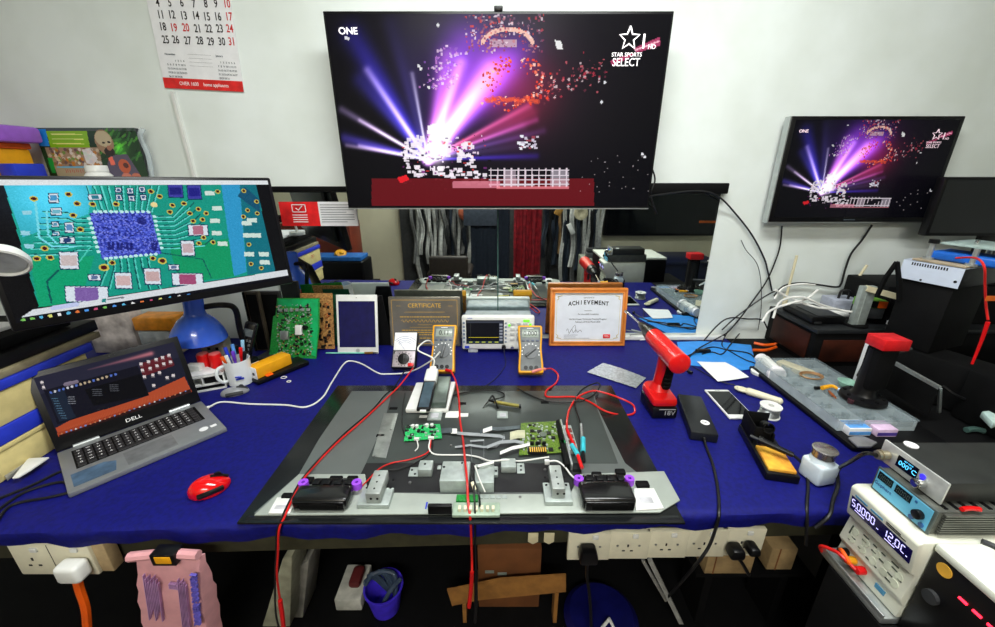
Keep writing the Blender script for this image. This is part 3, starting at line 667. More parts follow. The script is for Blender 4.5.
# poster
a = at(32, 128, WY-.05); c = at(134, 128, WY-.05); wd = c.x-a.x; hh = a.z-SZ
I = Img(170, 90, (30, 60, 35)); I.f = homog([(222, 122), (880, 122), (925, 455), (262, 455)])
I.poly([(222, 122), (880, 122), (885, 140), (224, 140)], (70, 80, 80)); 
for q in range(60):
    x0, y0 = r.uniform(600, 880), r.uniform(150, 330); I.line((x0, y0), (x0+r.uniform(20, 60), y0-r.uniform(10, 50)), .018, r.choice([(35, 95, 40), (20, 50, 30), (60, 120, 60), (90, 170, 60)]), .6)
I.blob(760, 240, .12, (60, 160, 20), .6)
I.poly([(225, 130), (300, 130), (300, 230), (235, 230)], (40, 140, 225)); I.poly([(300, 140), (565, 140), (565, 235), (305, 235)], (130, 180, 30))
for y in (158, 186, 213): I.line((330, y), (530, y+(2)), .008, (225, 225, 120))
I.poly([(265, 235), (620, 235), (625, 350), (280, 350)], (150, 125, 105))
for q in range(120): I.dot(r.uniform(270, 615), r.uniform(240, 345), .03, r.choice([(200, 185, 160), (120, 90, 60), (90, 140, 60), (180, 110, 40), (220, 215, 210), (90, 70, 80)]), .8)
I.poly([(510, 250), (560, 240), (600, 300), (560, 345), (520, 330)], (225, 225, 235), .8)
I.poly([(265, 300), (300, 300), (300, 390), (275, 390)], (20, 150, 60))
I.poly([(300, 350), (590, 352), (590, 455), (310, 455)], (165, 150, 120)); I.line((320, 355), (570, 355), .012, (80, 180, 220))
for q in range(9): I.line((370+q*14, 370), (372+q*14, 388), .006, (180, 60, 60))
# figure on the poster
I.poly([(660, 330), (690, 285), (800, 275), (860, 390), (870, 455), (640, 455)], (88, 80, 100)); I.poly([(672, 300), (700, 290), (712, 340), (680, 345)], (235, 110, 90))
I.dot(665, 205, .17, (150, 120, 95), ry=.22); I.dot(662, 185, .15, (185, 170, 140), ry=.14); I.dot(688, 262, .10, (45, 35, 35), ry=.08); I.dot(690, 240, .045, (160, 110, 90)); I.line((655, 208), (665, 208), .014, (40, 30, 30)); I.line((690, 205), (700, 205), .014, (40, 30, 30))
I.dot(770, 350, .11, (190, 90, 60), ry=.13); I.dot(780, 345, .05, (90, 50, 45)); I.dot(775, 420, .10, (200, 120, 100), ry=.09); I.dot(840, 420, .09, (190, 110, 90), ry=.09)
t = thing('poster', 'glossy green picture poster in plastic leaning on the wall above the big monitor', 'poster', ((a.x+c.x)/2, WY-.045, SZ))
picture('print', I.a, wd, hh, T((a.x+c.x)/2, WY-.0465, SZ+.001), paintmat('print_gloss', 0, .25, .3), t)
b = B(); b.box(a.x, WY-.046, SZ+.001, c.x, WY-.03, SZ+hh, .002); obj('backing', b, DGR, t)
b = B(); b.tube([(c.x+.004, WY-.04, SZ+.002), (c.x+.012, WY-.035, SZ+hh*.5), (c.x+.006, WY-.04, SZ+hh*.85), (c.x+.02, WY-.035, SZ+hh)], .009); obj('plastic_sleeve', b, CLEAR, t)
# drawer box with a purple lid
a = at(37, 150, 1.52); lz = at(10, 141, 1.44).z
t = thing('storage_box', 'yellow and orange storage box with purple lid at the left above the monitor', 'box', (a.x-.2, 1.5, SZ))
b = B(); b.box(a.x-.45, 1.42, SZ+.001, a.x-.09, 1.58, lz-.02, .006); obj('body', b, YEL, t)
b = B(); b.box(a.x-.455, 1.415, lz-.02, a.x-.085, 1.585, lz, .004); obj('rim', b, ORG, t)
b = B(); b.prism([(a.x-.47, 1.41), (a.x-.045, 1.41), (a.x-.045, 1.6), (a.x-.47, 1.6)], lz, lz+.055, .012); obj('lid', b, mat('purple_plastic', (150, 90, 200), .35, var=.05), t)
b = B(); b.box(a.x-.103, 1.408, SZ+.02, a.x-.087, 1.42, lz-.005, .003); obj('clip', b, RED, t)
b = B(); b.box(a.x-.082, 1.45, SZ+.001, a.x-.025, 1.55, SZ+.07, .004); one('small_box', b, BLU, 'small blue box beside the purple lidded storage box', 'box')
p = at(99, 176, 1.45)
t = thing('bottle', 'white squat bottle in front of the poster above the monitor', 'bottle', (p.x, 1.45, SZ))
b = B(T(p.x, 1.45, SZ+.001)); b.lathe([(0, 0), (.035, 0), (.037, .004), (.037, .03), (.028, .042), (0, .042)]); obj('body', b, WHT, t)
b = B(T(p.x, 1.45, SZ+.001)); b.lathe([(.0, .0425), (.03, .0425), (.03, .06), (.028, .063), (0, .063)]); obj('cap', b, WHT, t)
# ================================================================== behind the laptop
a = at(88, 332, 1.50); c = at(134, 332, 1.50); z1 = at(110, 310, 1.50).z
b = B(); b.box(a.x, 1.50, .001, c.x, 1.56, z1, .002); one('stained_board', b, mat('stained_white', (222, 212, 205), .7, scale=18, col2=(150, 140, 135)), 'off-white stained panel standing behind the laptop', 'panel')
a = at(136, 332, 1.48); c = at(175, 332, 1.48); cx = (a.x+c.x)/2; rr = (c.x-a.x)/2; zt = at(150, 318, 1.48).z; zj = at(150, 331, 1.48).z; zf = at(150, 351, 1.48).z
t = thing('storage_jar', 'clear storage jar with orange lid behind the laptop', 'jar', (cx, 1.52, .001))
b = B(); b.box(cx-rr, 1.48, .002, cx+rr, 1.56, zj, .012); obj('body', b, CLEAR, t)
b = B(); b.box(cx-rr-.002, 1.478, zj, cx+rr+.002, 1.562, zt, .006); obj('lid', b, mat('amber_plastic', (235, 150, 40), .4), t)
b = B(); b.box(cx-rr+.006, 1.486, .006, cx+rr-.006, 1.554, zf, .01); obj('contents', b, mat('yellow_powder', (215, 175, 60), .8), t)
b = B(); b.box(cx-rr+.008, 1.488, zf+.002, cx+rr-.008, 1.552, zj-.004, .01); obj('plastic_bag', b, mat('crumpled_bag', (205, 200, 195), .4, scale=40, col2=(110, 105, 100), bump=.6), t)
# blue lamp
c = at(199, 338, 1.30)
t = thing('desk_lamp', 'blue metal desk lamp with black gooseneck behind the laptop', 'lamp', (c.x, 1.34, .001))
b = B(T(c.x, 1.30, c.z) @ Matrix.Rotation(math.radians(6), 4, 'Y')); s_ = .086
b.lathe([(.0, .172), (.016, .172), (.027, .165), (.030, .15), (.030, .10), (.034, .088), (.055, .068), (.078, .03), (.087, .0), (.085, -.002), (.074, .027), (.05, .06), (.0, .07)], 40); obj('shade', b, mat('blue_enamel', (62, 108, 235), .22, var=.03, coat=.4), t)
g0 = Vector((c.x+.02, 1.31, c.z+.11)); e = at(243, 345, 1.36)
b = B(); b.tube([g0, at(222, 305, 1.33), at(235, 309, 1.36), at(240, 330, 1.37), Vector((e.x, 1.37, .02))], .010, seg=10); obj('gooseneck', b, BLK, t)
b = B(); b.cyl((e.x, 1.37, .001), (e.x, 1.37, .02), .05, bev=.004); obj('foot', b, BLK, t)
b = B(T(c.x, 1.30, c.z)); b.lathe([(0, .045), (.02, .04), (.03, .015), (.022, -.008), (0, -.012)]); obj('bulb', b, mat('bulb_white', (235, 235, 230), .3), t)
# cordless phone in charger
c = at(235, 346, 1.36)
t = thing('cordless_phone', 'black cordless telephone handset standing in its charger near the pen mug', 'telephone', (c.x, 1.36, .001))
b = B(T(c.x, 1.36, .001)); b.box(-.05, -.04, 0, .05, .05, .035, .012, 3); b.box(-.05, .0, .03, -.01, .04, .085, .01); obj('charger', b, BLK, t)
hp = T(c.x+.012, 1.37, .03) @ Matrix.Rotation(math.radians(16), 4, 'Y') @ Matrix.Rotation(math.radians(-14), 4, 'X')
b = B(hp); b.box(-.023, -.012, 0, .023, .012, .155, .01, 3); hs = obj('handset', b, mat('handset_black', (24, 24, 28), .25), t)
b = B(hp); b.box(-.016, -.0128, .1, .016, -.0118, .128, .001); obj('display', b, mat('lcd_grey', (110, 120, 125), .2), hs)
b = B(hp)
for i in range(4):
    for j in range(3): b.box(-.0165+j*.012, -.0135, .03+i*.016, -.0075+j*.012, -.0115, .04+i*.016, .001)
obj('buttons', b, mat('key_grey', (95, 96, 100), .5), hs)
# dark frames leaning at the corner
for i, (x0, x1, yy, lab, m) in enumerate(((256, 270, 1.52, 'brown edged dark panel standing leftmost beside the green circuit board', mat('dark_bronze', (70, 62, 50), .5)), (268, 290, 1.56, 'black panel standing between the brown edged panel and the circuit board', mat('slate_black', (38, 36, 36), .5)))):
    a = at(x0, 352, yy); c = at(x1, 352, yy); z1 = at(x0, 292, yy).z
    t = thing('blank_display', lab, 'panel', ((a.x+c.x)/2, yy, .001))
    b = B(); b.box(a.x, yy, .002, c.x, yy+.02, z1, .002); obj('panel', b, m, t)
    b = B(); b.box(a.x+.012, yy-.003, .01, c.x-.006, yy, z1-.01, .001); b.box(a.x, yy-.006, .002, a.x+.006, yy, z1); obj('inner_face', b, BLKM, t)
# two red cans, boxes, sockets behind mug
for i, (px, lab) in enumerate(((206, 'left one of the two short red cans behind the pen mug'), (218, 'right one of the two short red cans behind the pen mug'))):
    c = P(px, 384, 0)
    b = B(T(c.x, c.y+.02, .06)); b.lathe([(0, 0), (.0195, 0), (.0195, .045), (.0175, .049), (0, .049)]);
    t = thing('can', lab, 'can', (c.x, c.y+.02, .06)); obj('body', b, RED, t)
    b = B(T(c.x, c.y+.02, .06)); b.lathe([(0, .0495), (.0165, .0495), (.0165, .051), (0, .051)]); obj('lid', b, mat('pink_plastic', (240, 110, 110), .4), t)
a = P(196, 392, 0)
t = thing('desk_organiser', 'white open-fronted plastic tray box between laptop and pen mug', 'box', (a.x+.03, a.y, .001), (0, 0, math.radians(25)))
b = B(); b.box(-.05, 0, 0, .065, .10, .006); b.box(-.05, 0, .02, .065, .10, .025); b.box(-.05, 0, .052, .065, .10, .058); b.box(-.05, 0, 0, -.046, .1, .055); b.box(.061, 0, 0, .065, .1, .055); b.box(-.05, .096, 0, .065, .1, .055); b.box(.0, 0, .025, .004, .1, .055); obj('case', b, WHT, t, True)
b = B(); b.box(-.044, .004, .007, .058, .09, .018); b.box(.006, .006, .026, .058, .09, .045); obj('contents', b, BLKM, t, True)
b = B(T(a.x+.03, a.y, .001) @ Matrix.Rotation(math.radians(25), 4, 'Z')); b.prism([(-.06, .005), (.06, .0), (.005, .07)], .0595, .064, .001); one('paper_note', b, PAP, 'white triangular card on the white tray box', 'card')
b = B(); c = at(214, 360, 1.33); b.box(c.x-.045, 1.34, .001, c.x+.045, 1.38, .13, .004); t = thing('socket_box', 'grey twin socket box behind the red cans', 'socket', (c.x, 1.36, .001)); obj('case', b, mat('grey_plastic', (150, 148, 140), .5), t)
b = B(); b.box(c.x-.02, 1.338, .09, c.x-.01, 1.3405, .1); b.box(c.x+.01, 1.338, .09, c.x+.02, 1.3405, .1); obj('slots', b, BLK, t)
b = B(); c = at(193, 378, 1.22); b.box(c.x-.02, 1.22, .001, c.x+.03, 1.25, .085, .004); t = thing('adaptor', 'white plug adaptor standing right behind the laptop lid', 'adaptor', (c.x, 1.23, .001)); obj('case', b, WHT, t)
b = B(); b.cyl((c.x, 1.2185, .05), (c.x, 1.2205, .05), .004); b.cyl((c.x+.014, 1.2185, .05), (c.x+.014, 1.2205, .05), .004); obj('holes', b, BLK, t)
# mug with pens, silver mouse under it
c = P(238, 392, 0)
mouse('computer_mouse', 'small silver grey mouse in front of the pen mug', (c.x-.001, c.y-.012, .001), math.radians(-65), .085, .042, .024, mat('mouse_grey', (140, 142, 146), .3), DGR)
c = P(236, 388, 0); c.y += .035; MX, MY = c.x, c.y; MZ = .001
t = thing('mug', 'white mug with blue print holding pens behind the silver mouse', 'mug', (MX, MY, MZ))
b = B(T(MX, MY, MZ)); b.lathe([(0, 0), (.034, 0), (.038, .004), (.041, .095), (.0385, .095), (.0355, .008), (0, .008)], 40); obj('body', b, mat('ceramic', (225, 230, 232), .15, coat=.4, var=.02), t)
b = B(T(MX, MY, MZ)); b.tube([(-.032, -.02, .078), (-.04, -.045, .075), (-.042, -.052, .05), (-.036, -.042, .026), (-.03, -.022, .02)], .0055, seg=10); obj('handle', b, MATS['ceramic'], t)
b = B(T(MX, MY, MZ)); 
for i in range(6): b.box(.012+i*.0035, -.0415+i*.002, .032, .0145+i*.0035, -.038+i*.002, .038)
b.box(.01, -.041, .042, .03, -.035, .045); obj('blue_print', b, BLU, t)
for i, (dx, dy, tx, ty, L_, m, lab) in enumerate(((-.02, .0, -.35, .1, .15, BLU, 'blue capped pen leaning left in the mug'), (-.012, .015, -.15, .2, .155, mat('light_blue_pen', (90, 150, 225), .35), 'light blue pen standing upright in the mug'),
        (0, -.01, .05, -.1, .14, mat('violet_pen', (110, 60, 200), .35), 'violet pen in the middle of the mug'), (.012, .0, .25, .05, .15, RED, 'red pen leaning right in the mug'),
        (.02, -.01, .5, .0, .14, BLKC, 'black pen leaning far right in the mug'), (.01, .02, .15, .25, .17, mat('pale_cyan', (150, 200, 230), .35), 'pale blue broad marker at the back of the mug'),
        (-.025, -.012, -.5, -.1, .12, ORG, 'orange pen leaning far left in the mug'), (-.005, -.02, -.2, -.25, .13, WHTC, 'white pen leaning to the front of the mug'))):
    d = Vector((tx*.5, ty*.5, 1)).normalized(); p0 = Vector((MX+dx*.6, MY+dy*.6, MZ+.011)); L_ *= .84; p1 = p0+d*L_
    t = thing('pen', lab, 'pen', p0); b = B(); b.cyl(p0, p0+d*L_*.7, .0045); obj('barrel', b, WHTC if i % 3 == 1 else m, t); b = B(); b.cyl(p0+d*L_*.7, p1, .0058, bev=.001); obj('cap', b, m, t)
# yellow box etc
def oriented(px, z=0.0): c, a_, w_, l_ = rect(px, z); return c, a_, w_, l_
c, a_, w_, l_ = rect([(268, 352), (290, 350), (268, 378), (246, 374)], .045)
t = thing('carton', 'yellow and white long carton right of the pen mug', 'box', (c.x+.012, c.y, .02), (0, 0, math.radians(-28)))
b = B(); b.box(-.026, -.075, 0, .026, .06, .04, .002); obj('body', b, YEL, t, True)
b = B(); b.box(-.027, -.078, -.001, .027, -.0752, .042, .001); b.box(-.0268, -.0752, .0, -.0262, -.03, .04); obj('white_end', b, PAP, t, True)
b = B(); b.cyl((.012, -.0785, .018), (.012, -.0795, .018), .006); b.cyl((-.012, -.0785, .018), (-.012, -.0795, .018), .006); obj('round_marks', b, mat('dark_ring', (60, 60, 60), .5), t, True)
t = thing('tool_case', 'black and orange flat tool case under the yellow carton', 'case', (c.x+.02, c.y, .001), (0, 0, math.radians(-35)))
b = B(); b.box(-.04, -.085, 0, .04, .11, .018, .006); obj('body', b, BLK, t, True)
b = B(); b.box(.02, -.05, .0182, .038, -.025, .023, .002); obj('orange_button', b, ORG, t, True)
b = B(); a = P(262, 366, 0); 
t = thing('tablet_case', 'dark slanting flat case with a bright edge beside the yellow carton', 'case', (a.x-.02, a.y+.1, .002), (math.radians(10), 0, math.radians(-32)))
b = B(); b.box(-.03, -.09, 0, .03, .10, .006, .002); obj('case', b, DGR, t, True); b = B(); b.box(.03, -.09, 0, .033, .10, .007); obj('edge', b, WHT, t, True)
for px, py, r_, m, lab in ((284, 378, .010, WHT, 'larger white rubber ring on the blue cloth near the yellow carton'), (289, 382, .007, WHTC, 'smaller clear ring on the blue cloth near the yellow carton')):
    c = P(px, py, 0); b = B(T(c.x, c.y, .0025)); n_ = 24; b.tube([(r_*math.cos(2*PI*k/n_), r_*.8*math.sin(2*PI*k/n_), 0) for k in range(n_+1)], .0014, smooth=False); one('ring', b, m, lab, 'ring')
def lean(name, label, cat, xl, xr, yb, Y, tilt):       # upright thing leaning back; px left/right/bottom at depth Y; returns root, width
    a = at(xl, yb, Y); c = at(xr, yb, Y)
    return thing(name, label, cat, ((a.x+c.x)/2, Y, .001), (-math.radians(tilt), 0, 0)), c.x-a.x
def populate(b, w, h, n, seedv, hmax=.01, smin=.003, smax=.012, z=0.0):
    q = random.Random(seedv)
    for i in range(n):
        x = q.uniform(-w/2+.006, w/2-.006); y = q.uniform(.006, h-.006); s1 = q.uniform(smin, smax)/2; s2 = q.uniform(smin, smax)/2
        b.box(x-s1, y-s2, z, x+s1, y+s2, z+q.uniform(.001, hmax))
# ------------------------------------------------------------------ green circuit board leaning
t = thing('circuit_board', 'large green circuit board leaning in the back corner left of the tablet', 'circuit board', (P(300, 353, 0).x, 1.46, .003), (math.radians(68), 0, math.radians(5)))
t.rotation_euler = (math.radians(70), math.radians(-3), math.radians(-6))
pw, ph = .205, .235
b = B(); b.prism([(-pw/2-.01, .0), (pw/2-.012, -.012), (pw/2+.004, ph*.5), (pw/2+.006, ph), (-pw/2+.028, ph+.004), (-pw/2+.02, ph*.72), (-pw/2+.01, ph*.7)], 0, .0016); obj('board', b, PCB, t, True)
b = B(); b.prism([(pw/2-.04, .01), (pw/2-.012, .0), (pw/2-.002, ph*.5), (pw/2, ph-.004), (-pw/2+.034, ph-.002), (-pw/2+.032, ph-.03), (pw/2-.03, ph-.034)], .0017, .0022); obj('bare_copper_band', b, mat('bright_pcb_green', (20, 165, 95), .35, var=.1), t, True)
b = B()
for i in range(6): b.box(-.062+i*.024, ph-.052, .0016, -.050+i*.024, ph-.040, .012, .001)
obj('capacitors', b, SIL, t, True)
b = B(); b.box(-.058, .07, .0016, -.024, .105, .012, .002); obj('heat_sink', b, SIL, t, True)
b = B(); b.box(.008, .088, .0016, .036, .128, .014, .003); obj('white_component', b, WHT, t, True)
b = B(); b.cyl((.05, .118, 0), (.05, .118, .016), .009); 
for i in range(7): b.cyl((.012+(i % 2)*.02, .045+i*.009, .0016), (.012+(i % 2)*.02, .045+i*.009, .011), .0045)
obj('round_parts', b, BLK, t, True)
for nm, m, n_, sd, hm, s1, s2 in (('chips', CHIP, 55, 3, .004, .003, .011), ('small_parts', GAL, 95, 4, .004, .002, .006), ('tan_parts', PCBB, 35, 9, .005, .002, .006)):
    b = B(T(0, 0, .0016)); populate(b, pw*.8, ph*.93, int(n_*1.8), sd, hm, s1, s2); obj(nm, b, m, t, True)
t = thing('circuit_board', 'tan brown circuit board standing behind the right side of the green one', 'circuit board', (P(318, 350, 0).x+.02, 1.535, .003), (math.radians(76), 0, 0))
b = B(); b.box(-.085, 0, 0, .050, .235, .002); obj('board', b, PCBB, t, True)
b = B(T(0, 0, .002)); populate(b, .09, .2, 40, 12, .010, .004, .014); obj('parts', b, CHIP, t, True)
b = B(); 
for k in range(4): b.tube([(.022+.008*math.cos(a_), .05+k*.045+.008*math.sin(a_), .004) for a_ in np.linspace(0, 6.28, 13)], .0016, smooth=False)
obj('coils', b, mat('copper', (200, 110, 60), .3, .8), t, True)
t = thing('circuit_board', 'dark green board edge standing behind the tan brown circuit board', 'circuit board', (P(326, 350, 0).x+.012, 1.57, .003), (math.radians(80), 0, 0))
b = B(); b.box(-.06, 0, 0, .055, .22, .002); obj('board', b, mat('dark_pcb', (12, 70, 45), .4), t, True); b = B(T(-.0, 0, .002)); populate(b, .1, .2, 30, 15, .02, .004, .014); obj('parts', b, BLK, t, True)
# ------------------------------------------------------------------ tablet
t, w = lean('tablet', 'white tablet leaning upright with a blue cloth reflection coloured into its screen', 'tablet', 337, 378, 350, 1.49, 15); h = w/169*240*1.02
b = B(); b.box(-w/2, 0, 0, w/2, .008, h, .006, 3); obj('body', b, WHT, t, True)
b = B(); b.box(-w/2+.010, -.0008, .028, w/2-.010, .0002, h-.026); obj('screen', b, mat('tablet_screen_reflection', (18, 18, 78), .08), t, True)  # the blue cloth's reflection is put into the screen colour
b = B(); b.cyl((0, -.0008, .014), (0, .0002, .014), .008, seg=24); obj('home_button', b, SIL, t, True)
b = B(); b.cyl((0, -.0008, h-.012), (0, .0002, h-.012), .0016); obj('camera', b, BLK, t, True)
a = at(380, 340, 1.53)
b = B(); b.prism([(a.x-.10, 0.002), (a.x+.035, 0.002), (a.x+.012, .225), (a.x-.05, .225)], -.01, .0, 0, M=T(0, 1.575, 0) @ RX90)
one('tablet_stand', b, BLKM, 'black stand board behind the white tablet', 'stand')
a = P(326, 353, .005); c = P(378, 353, .005)
t = thing('paint_brush', 'thin brush with pale green handle lying below the tablet', 'brush', ((a.x+c.x)/2, a.y, .001))
b = B(); b.tube([(a.x, a.y, .005), (c.x-.055, a.y, .005)], .0032, smooth=False); obj('handle', b, mat('mint_plastic', (120, 200, 180), .4), t)
b = B(); b.tube([(c.x-.055, a.y, .005), (c.x-.02, a.y, .006)], .005, smooth=False); obj('ferrule', b, mat('brass', (150, 110, 40), .4, .6), t)
b = B(); b.tube([(c.x-.02, a.y, .006), (c.x, a.y, .006)], .004, smooth=False, r1=.0015); obj('bristles', b, DGR, t)
# ------------------------------------------------------------------ certificate plaque
t, w = lean('certificate_plaque', 'dark grey metal certificate plaque with gold lettering left of the oscilloscope', 'plaque', 391, 461, 346, 1.565, 7); h = .215
b = B(); b.box(-w/2, 0, 0, w/2, .014, h, .002); obj('frame', b, mat('plaque_edge', (120, 115, 105), .4, .6), t, True)
b = B(); b.box(-w/2+.005, -.0006, .005, w/2-.005, .0002, h-.005); pl = obj('plate', b, mat('plaque_plate', (140, 137, 130), .3, .6, var=.12, scale=7), t, True)
b = B()
for x0, z0, x1, z1 in ((-w/2+.012, .012, w/2-.012, .0135), (-w/2+.012, h-.0135, w/2-.012, h-.012), (-w/2+.012, .012, -w/2+.0135, h-.012), (w/2-.0135, .012, w/2-.012, h-.012)): b.box(x0, -.0012, z0, x1, -.0005, z1)
f = lambda z: front(0, -.0008, z)
b.text('CERTIFICATE', .025, f(h-.037), sx=.95); b.box(-.118, -.001, h-.0385, -.1, -.0005, h-.0375); b.box(.1, -.001, h-.0385, .118, -.0005, h-.0375)
for z, ww in ((.150, .17), (.095, .06), (.084, .13)): b.box(-ww/2, -.001, z, ww/2, -.0005, z+.0012)
for z, ww in ((.128, .21), (.070, .2), (.060, .2), (.050, .06), (.035, .05)):
    x = -ww/2; q = random.Random(int(z*1000))
    while x < ww/2: l_ = q.uniform(.005, .016); b.box(x, -.001, z, min(x+l_, ww/2), -.0005, z+.0035); x += l_+.003
b.tube([(-.1+.2*k/40, -.0008, .112+.006*math.sin(k*1.9)) for k in range(41)], .0008, seg=4, n=3)
obj('gold_lettering', b, GINK, pl, True)
# ------------------------------------------------------------------ oscilloscope
a = at(462, 347, 1.50); c = at(534, 347, 1.50); w = c.x-a.x
t = thing('oscilloscope', 'white bench oscilloscope with yellow trace on its screen', 'oscilloscope', ((a.x+c.x)/2, 1.50, .001), (-math.radians(4), 0, 0))
h = .158; z0 = .014
b = B(); b.box(-w/2, 0, z0, w/2, .03, h, .008, 3); obj('front_bezel', b, WHT, t, True)
b = B(); b.box(-w/2+.008, .03, z0, w/2-.008, .115, h-.006, .008, 3); obj('rear_case', b, mat('scope_grey', (150, 160, 165), .4), t, True)
for s in (-1, 1):
    b = B(); b.box(s*w*.35-.02, .004, 0, s*w*.35+.02, .02, z0+.004, .002); obj('foot', b, mat('scope_foot', (185, 190, 195), .4), t, True)
SX0, SX1 = -w/2+.018, -w/2+.172
b = B(); b.box(SX0, -.0012, .040, SX1, .0005, h-.016, .002, 1); obj('screen_frame', b, BLK, t, True)
I = Img(96, 60, (10, 12, 18)); I.rc(.0, .0, 1, .08, (60, 65, 75)); I.rc(.9, .0, 1, 1, (55, 60, 75)); I.rc(.0, .92, 1, 1, (40, 60, 70)); I.line((.05, .74), (.88, .74), .014, (235, 220, 40)); 
for k in range(7): I.line((.1+k*.12, .1), (.1+k*.12, .9), .002, (60, 60, 60))
for k in range(6): I.rc(.91, .12+k*.14, .99, .2+k*.14, (150, 155, 165))
for k in range(5): I.rc(.05+k*.18, .94, .15+k*.18, .98, (180, 190, 80))
picture('screen', I.a, SX1-SX0-.008, h-.016-.048, T((SX0+SX1)/2, -.0018, .044), paintmat('scope_picture', .9, .2), t, True)
b = B()
for k in range(6): b.box(-w/2+.005, -.002, .045+k*.016, -w/2+.014, 0, .055+k*.016, .001)
for k in range(6): b.box(SX1+.004, -.002, .045+k*.016, SX1+.012, 0, .053+k*.016, .001)
obj('menu_keys', b, mat('scope_key_grey', (130, 145, 165), .4), t, True)
b = B()
for i in range(4):
    for j in range(4):
        if (i, j) in ((0, 2), (3, 3)): continue
        b.box(SX1+.026+j*.026, -.003, .055+i*.022, SX1+.044+j*.026, 0, .066+i*.022, .001)
obj('panel_keys', b, mat('scope_key_white', (205, 208, 205), .4), t, True)
b = B(); b.box(w/2-.046, -.003, h-.024, w/2-.02, 0, h-.014, .001); b.box(w/2-.022, -.003, h-.046, w/2-.012, 0, h-.03, .001); b.cyl((SX1+.022, -.004, h-.038), (SX1+.022, 0, h-.038), .005)
obj('lit_keys', b, mat('key_green', (120, 235, 60), .4, emit=.5), t, True)
for kx, kz in ((SX1+.06, .075), (SX1+.09, .06), (SX1+.09, .1)):
    b = B(); b.cyl((kx, -.012, kz), (kx, 0, kz), .007, seg=18, bev=.001); obj('knob', b, mat('scope_knob', (195, 198, 200), .4), t, True)
for kx in (SX1+.0, SX1+.034, SX1+.07):
    b = B(); b.cyl((kx, -.016, .028), (kx, 0, .028), .0065 if kx > SX1+.01 else .009, seg=18); obj('probe_socket', b, CHR if kx > SX1+.01 else BLK, t, True)
b = B(); b.box(-w/2+.012, -.0015, .021, -w/2+.03, 0, .031); b.text('RIGOL', .007, front(-w/2+.035, -.0008, h-.009)); obj('front_marks', b, BLU, t, True)
sx = (a.x+c.x)/2+SX1
b = B(); b.tube([(sx, 1.482, .03), (sx+.002, 1.46, .015), P(505, 366, .004), P(490, 383, .004), P(470, 390, .004), P(440, 392, .018)], .0016); one('probe_cable', b, mat('thin_dark_cable', (30, 32, 60), .5), 'thin dark cable hanging from the oscilloscope socket across the cloth', 'cable')
# ------------------------------------------------------------------ achievement frame
t, w = lean('picture_frame', 'orange wooden frame with a printed achievement certificate right of the oscilloscope', 'picture frame', 549, 625, 345, 1.565, 8); h = .252; fw = .021
WF = mat('orange_wood', (205, 115, 40), .38, var=.12, scale=25, coat=.3); WF2 = mat('orange_wood_light', (228, 150, 70), .35, var=.08, coat=.3)
b = B()
b.box(-w/2, 0, 0, w/2, .018, fw, .004); b.box(-w/2, 0, h-fw, w/2, .018, h, .004); b.box(-w/2, 0, fw*.5, -w/2+fw, .018, h-fw*.5, .004); b.box(w/2-fw, 0, fw*.5, w/2, .018, h-fw*.5, .004)
obj('moulding', b, WF, t, True)
b = B(); e = .004
for x0, z0_, x1, z1_ in ((-w/2+e, e, w/2-e, e+.003), (-w/2+e, h-e-.003, w/2-e, h-e), (-w/2+e, e, -w/2+e+.003, h-e), (w/2-e-.003, e, w/2-e, h-e), (-w/2+fw-.004, fw-.004, w/2-fw+.004, fw), (-w/2+fw-.004, h-fw, w/2-fw+.004, h-fw+.004), (-w/2+fw-.004, fw-.004, -w/2+fw, h-fw), (w/2-fw, fw-.004, w/2-fw+.004, h-fw)): b.box(x0, -.002, z0_, x1, .002, z1_, .001)
obj('bead', b, WF2, t, True)
b = B(); b.box(-w/2+fw, .006, fw, w/2-fw, .009, h-fw); pr = obj('print', b, mat('certificate_paper', (225, 230, 238), .35, var=.02, coat=.5), t, True)
b = B(); iw, ih = w/2-fw-.008, h-fw-.008
for x0, z0_, x1, z1_ in ((-iw+.02, fw+.008, iw-.02, fw+.009), (-iw+.02, ih-.001, iw-.02, ih), (-iw, fw+.03, -iw+.001, ih-.02), (iw-.001, fw+.03, iw, ih-.02)): b.box(x0, .0052, z0_, x1, .006, z1_)
for sx_, sz_, z_ in ((-1, 1, fw+.012), (1, 1, fw+.012), (-1, -1, ih-.004), (1, -1, ih-.004)):
    b.tube([(sx_*(iw-.002), .0055, z_+sz_*.018), (sx_*(iw-.008), .0055, z_+sz_*.012), (sx_*(iw-.004), .0055, z_+sz_*.004), (sx_*(iw-.012), .0055, z_+sz_*.002), (sx_*(iw-.022), .0055, z_)], .0015, seg=5)
obj('ornament', b, mat('gold_print', (200, 180, 110), .5), pr, True)
b = B(); b.text('CERTIFICATE OF', .006, front(0, .0055, h-.042))
wd_ = 'ACHIEVEMENT'
for i, ch in enumerate(wd_): q = (i-5)/5; b.text(ch, .025, front(q*.078, .0055, h-.062-.006*q*q), sx=.85, bold=.0006)
b.text('Presented to', .006, front(0, .0055, .155)); b.text('for successfully completing', .008, front(0, .0055, .140)); b.text('the first Repair Technician Training Program', .0088, front(0, .0055, .118)); b.text('February 2018 to March 2018', .0088, front(0, .0055, .106))
b.tube([(-.09+.006*k, .0055, .066+.012*math.sin(k*2.1)*(1-k/16)) for k in range(12)], .0007, seg=4, n=4); b.tube([(-.08, .0055, .05), (-.055, .0055, .092), (-.05, .0055, .06)], .0006, seg=4)
b.box(-.1, .0052, .048, -.04, .006, .0488); b.box(-.1, .0052, .04, -.05, .006, .0408); b.box(-.1, .0052, .034, .01, .006, .0348)
obj('lettering', b, INK, pr, True)
b = B(); b.box(.068, .0048, .034, .098, .006, .052, .001); rb = obj('red_badge', b, mat('red_print', (220, 40, 38), .5), pr, True)
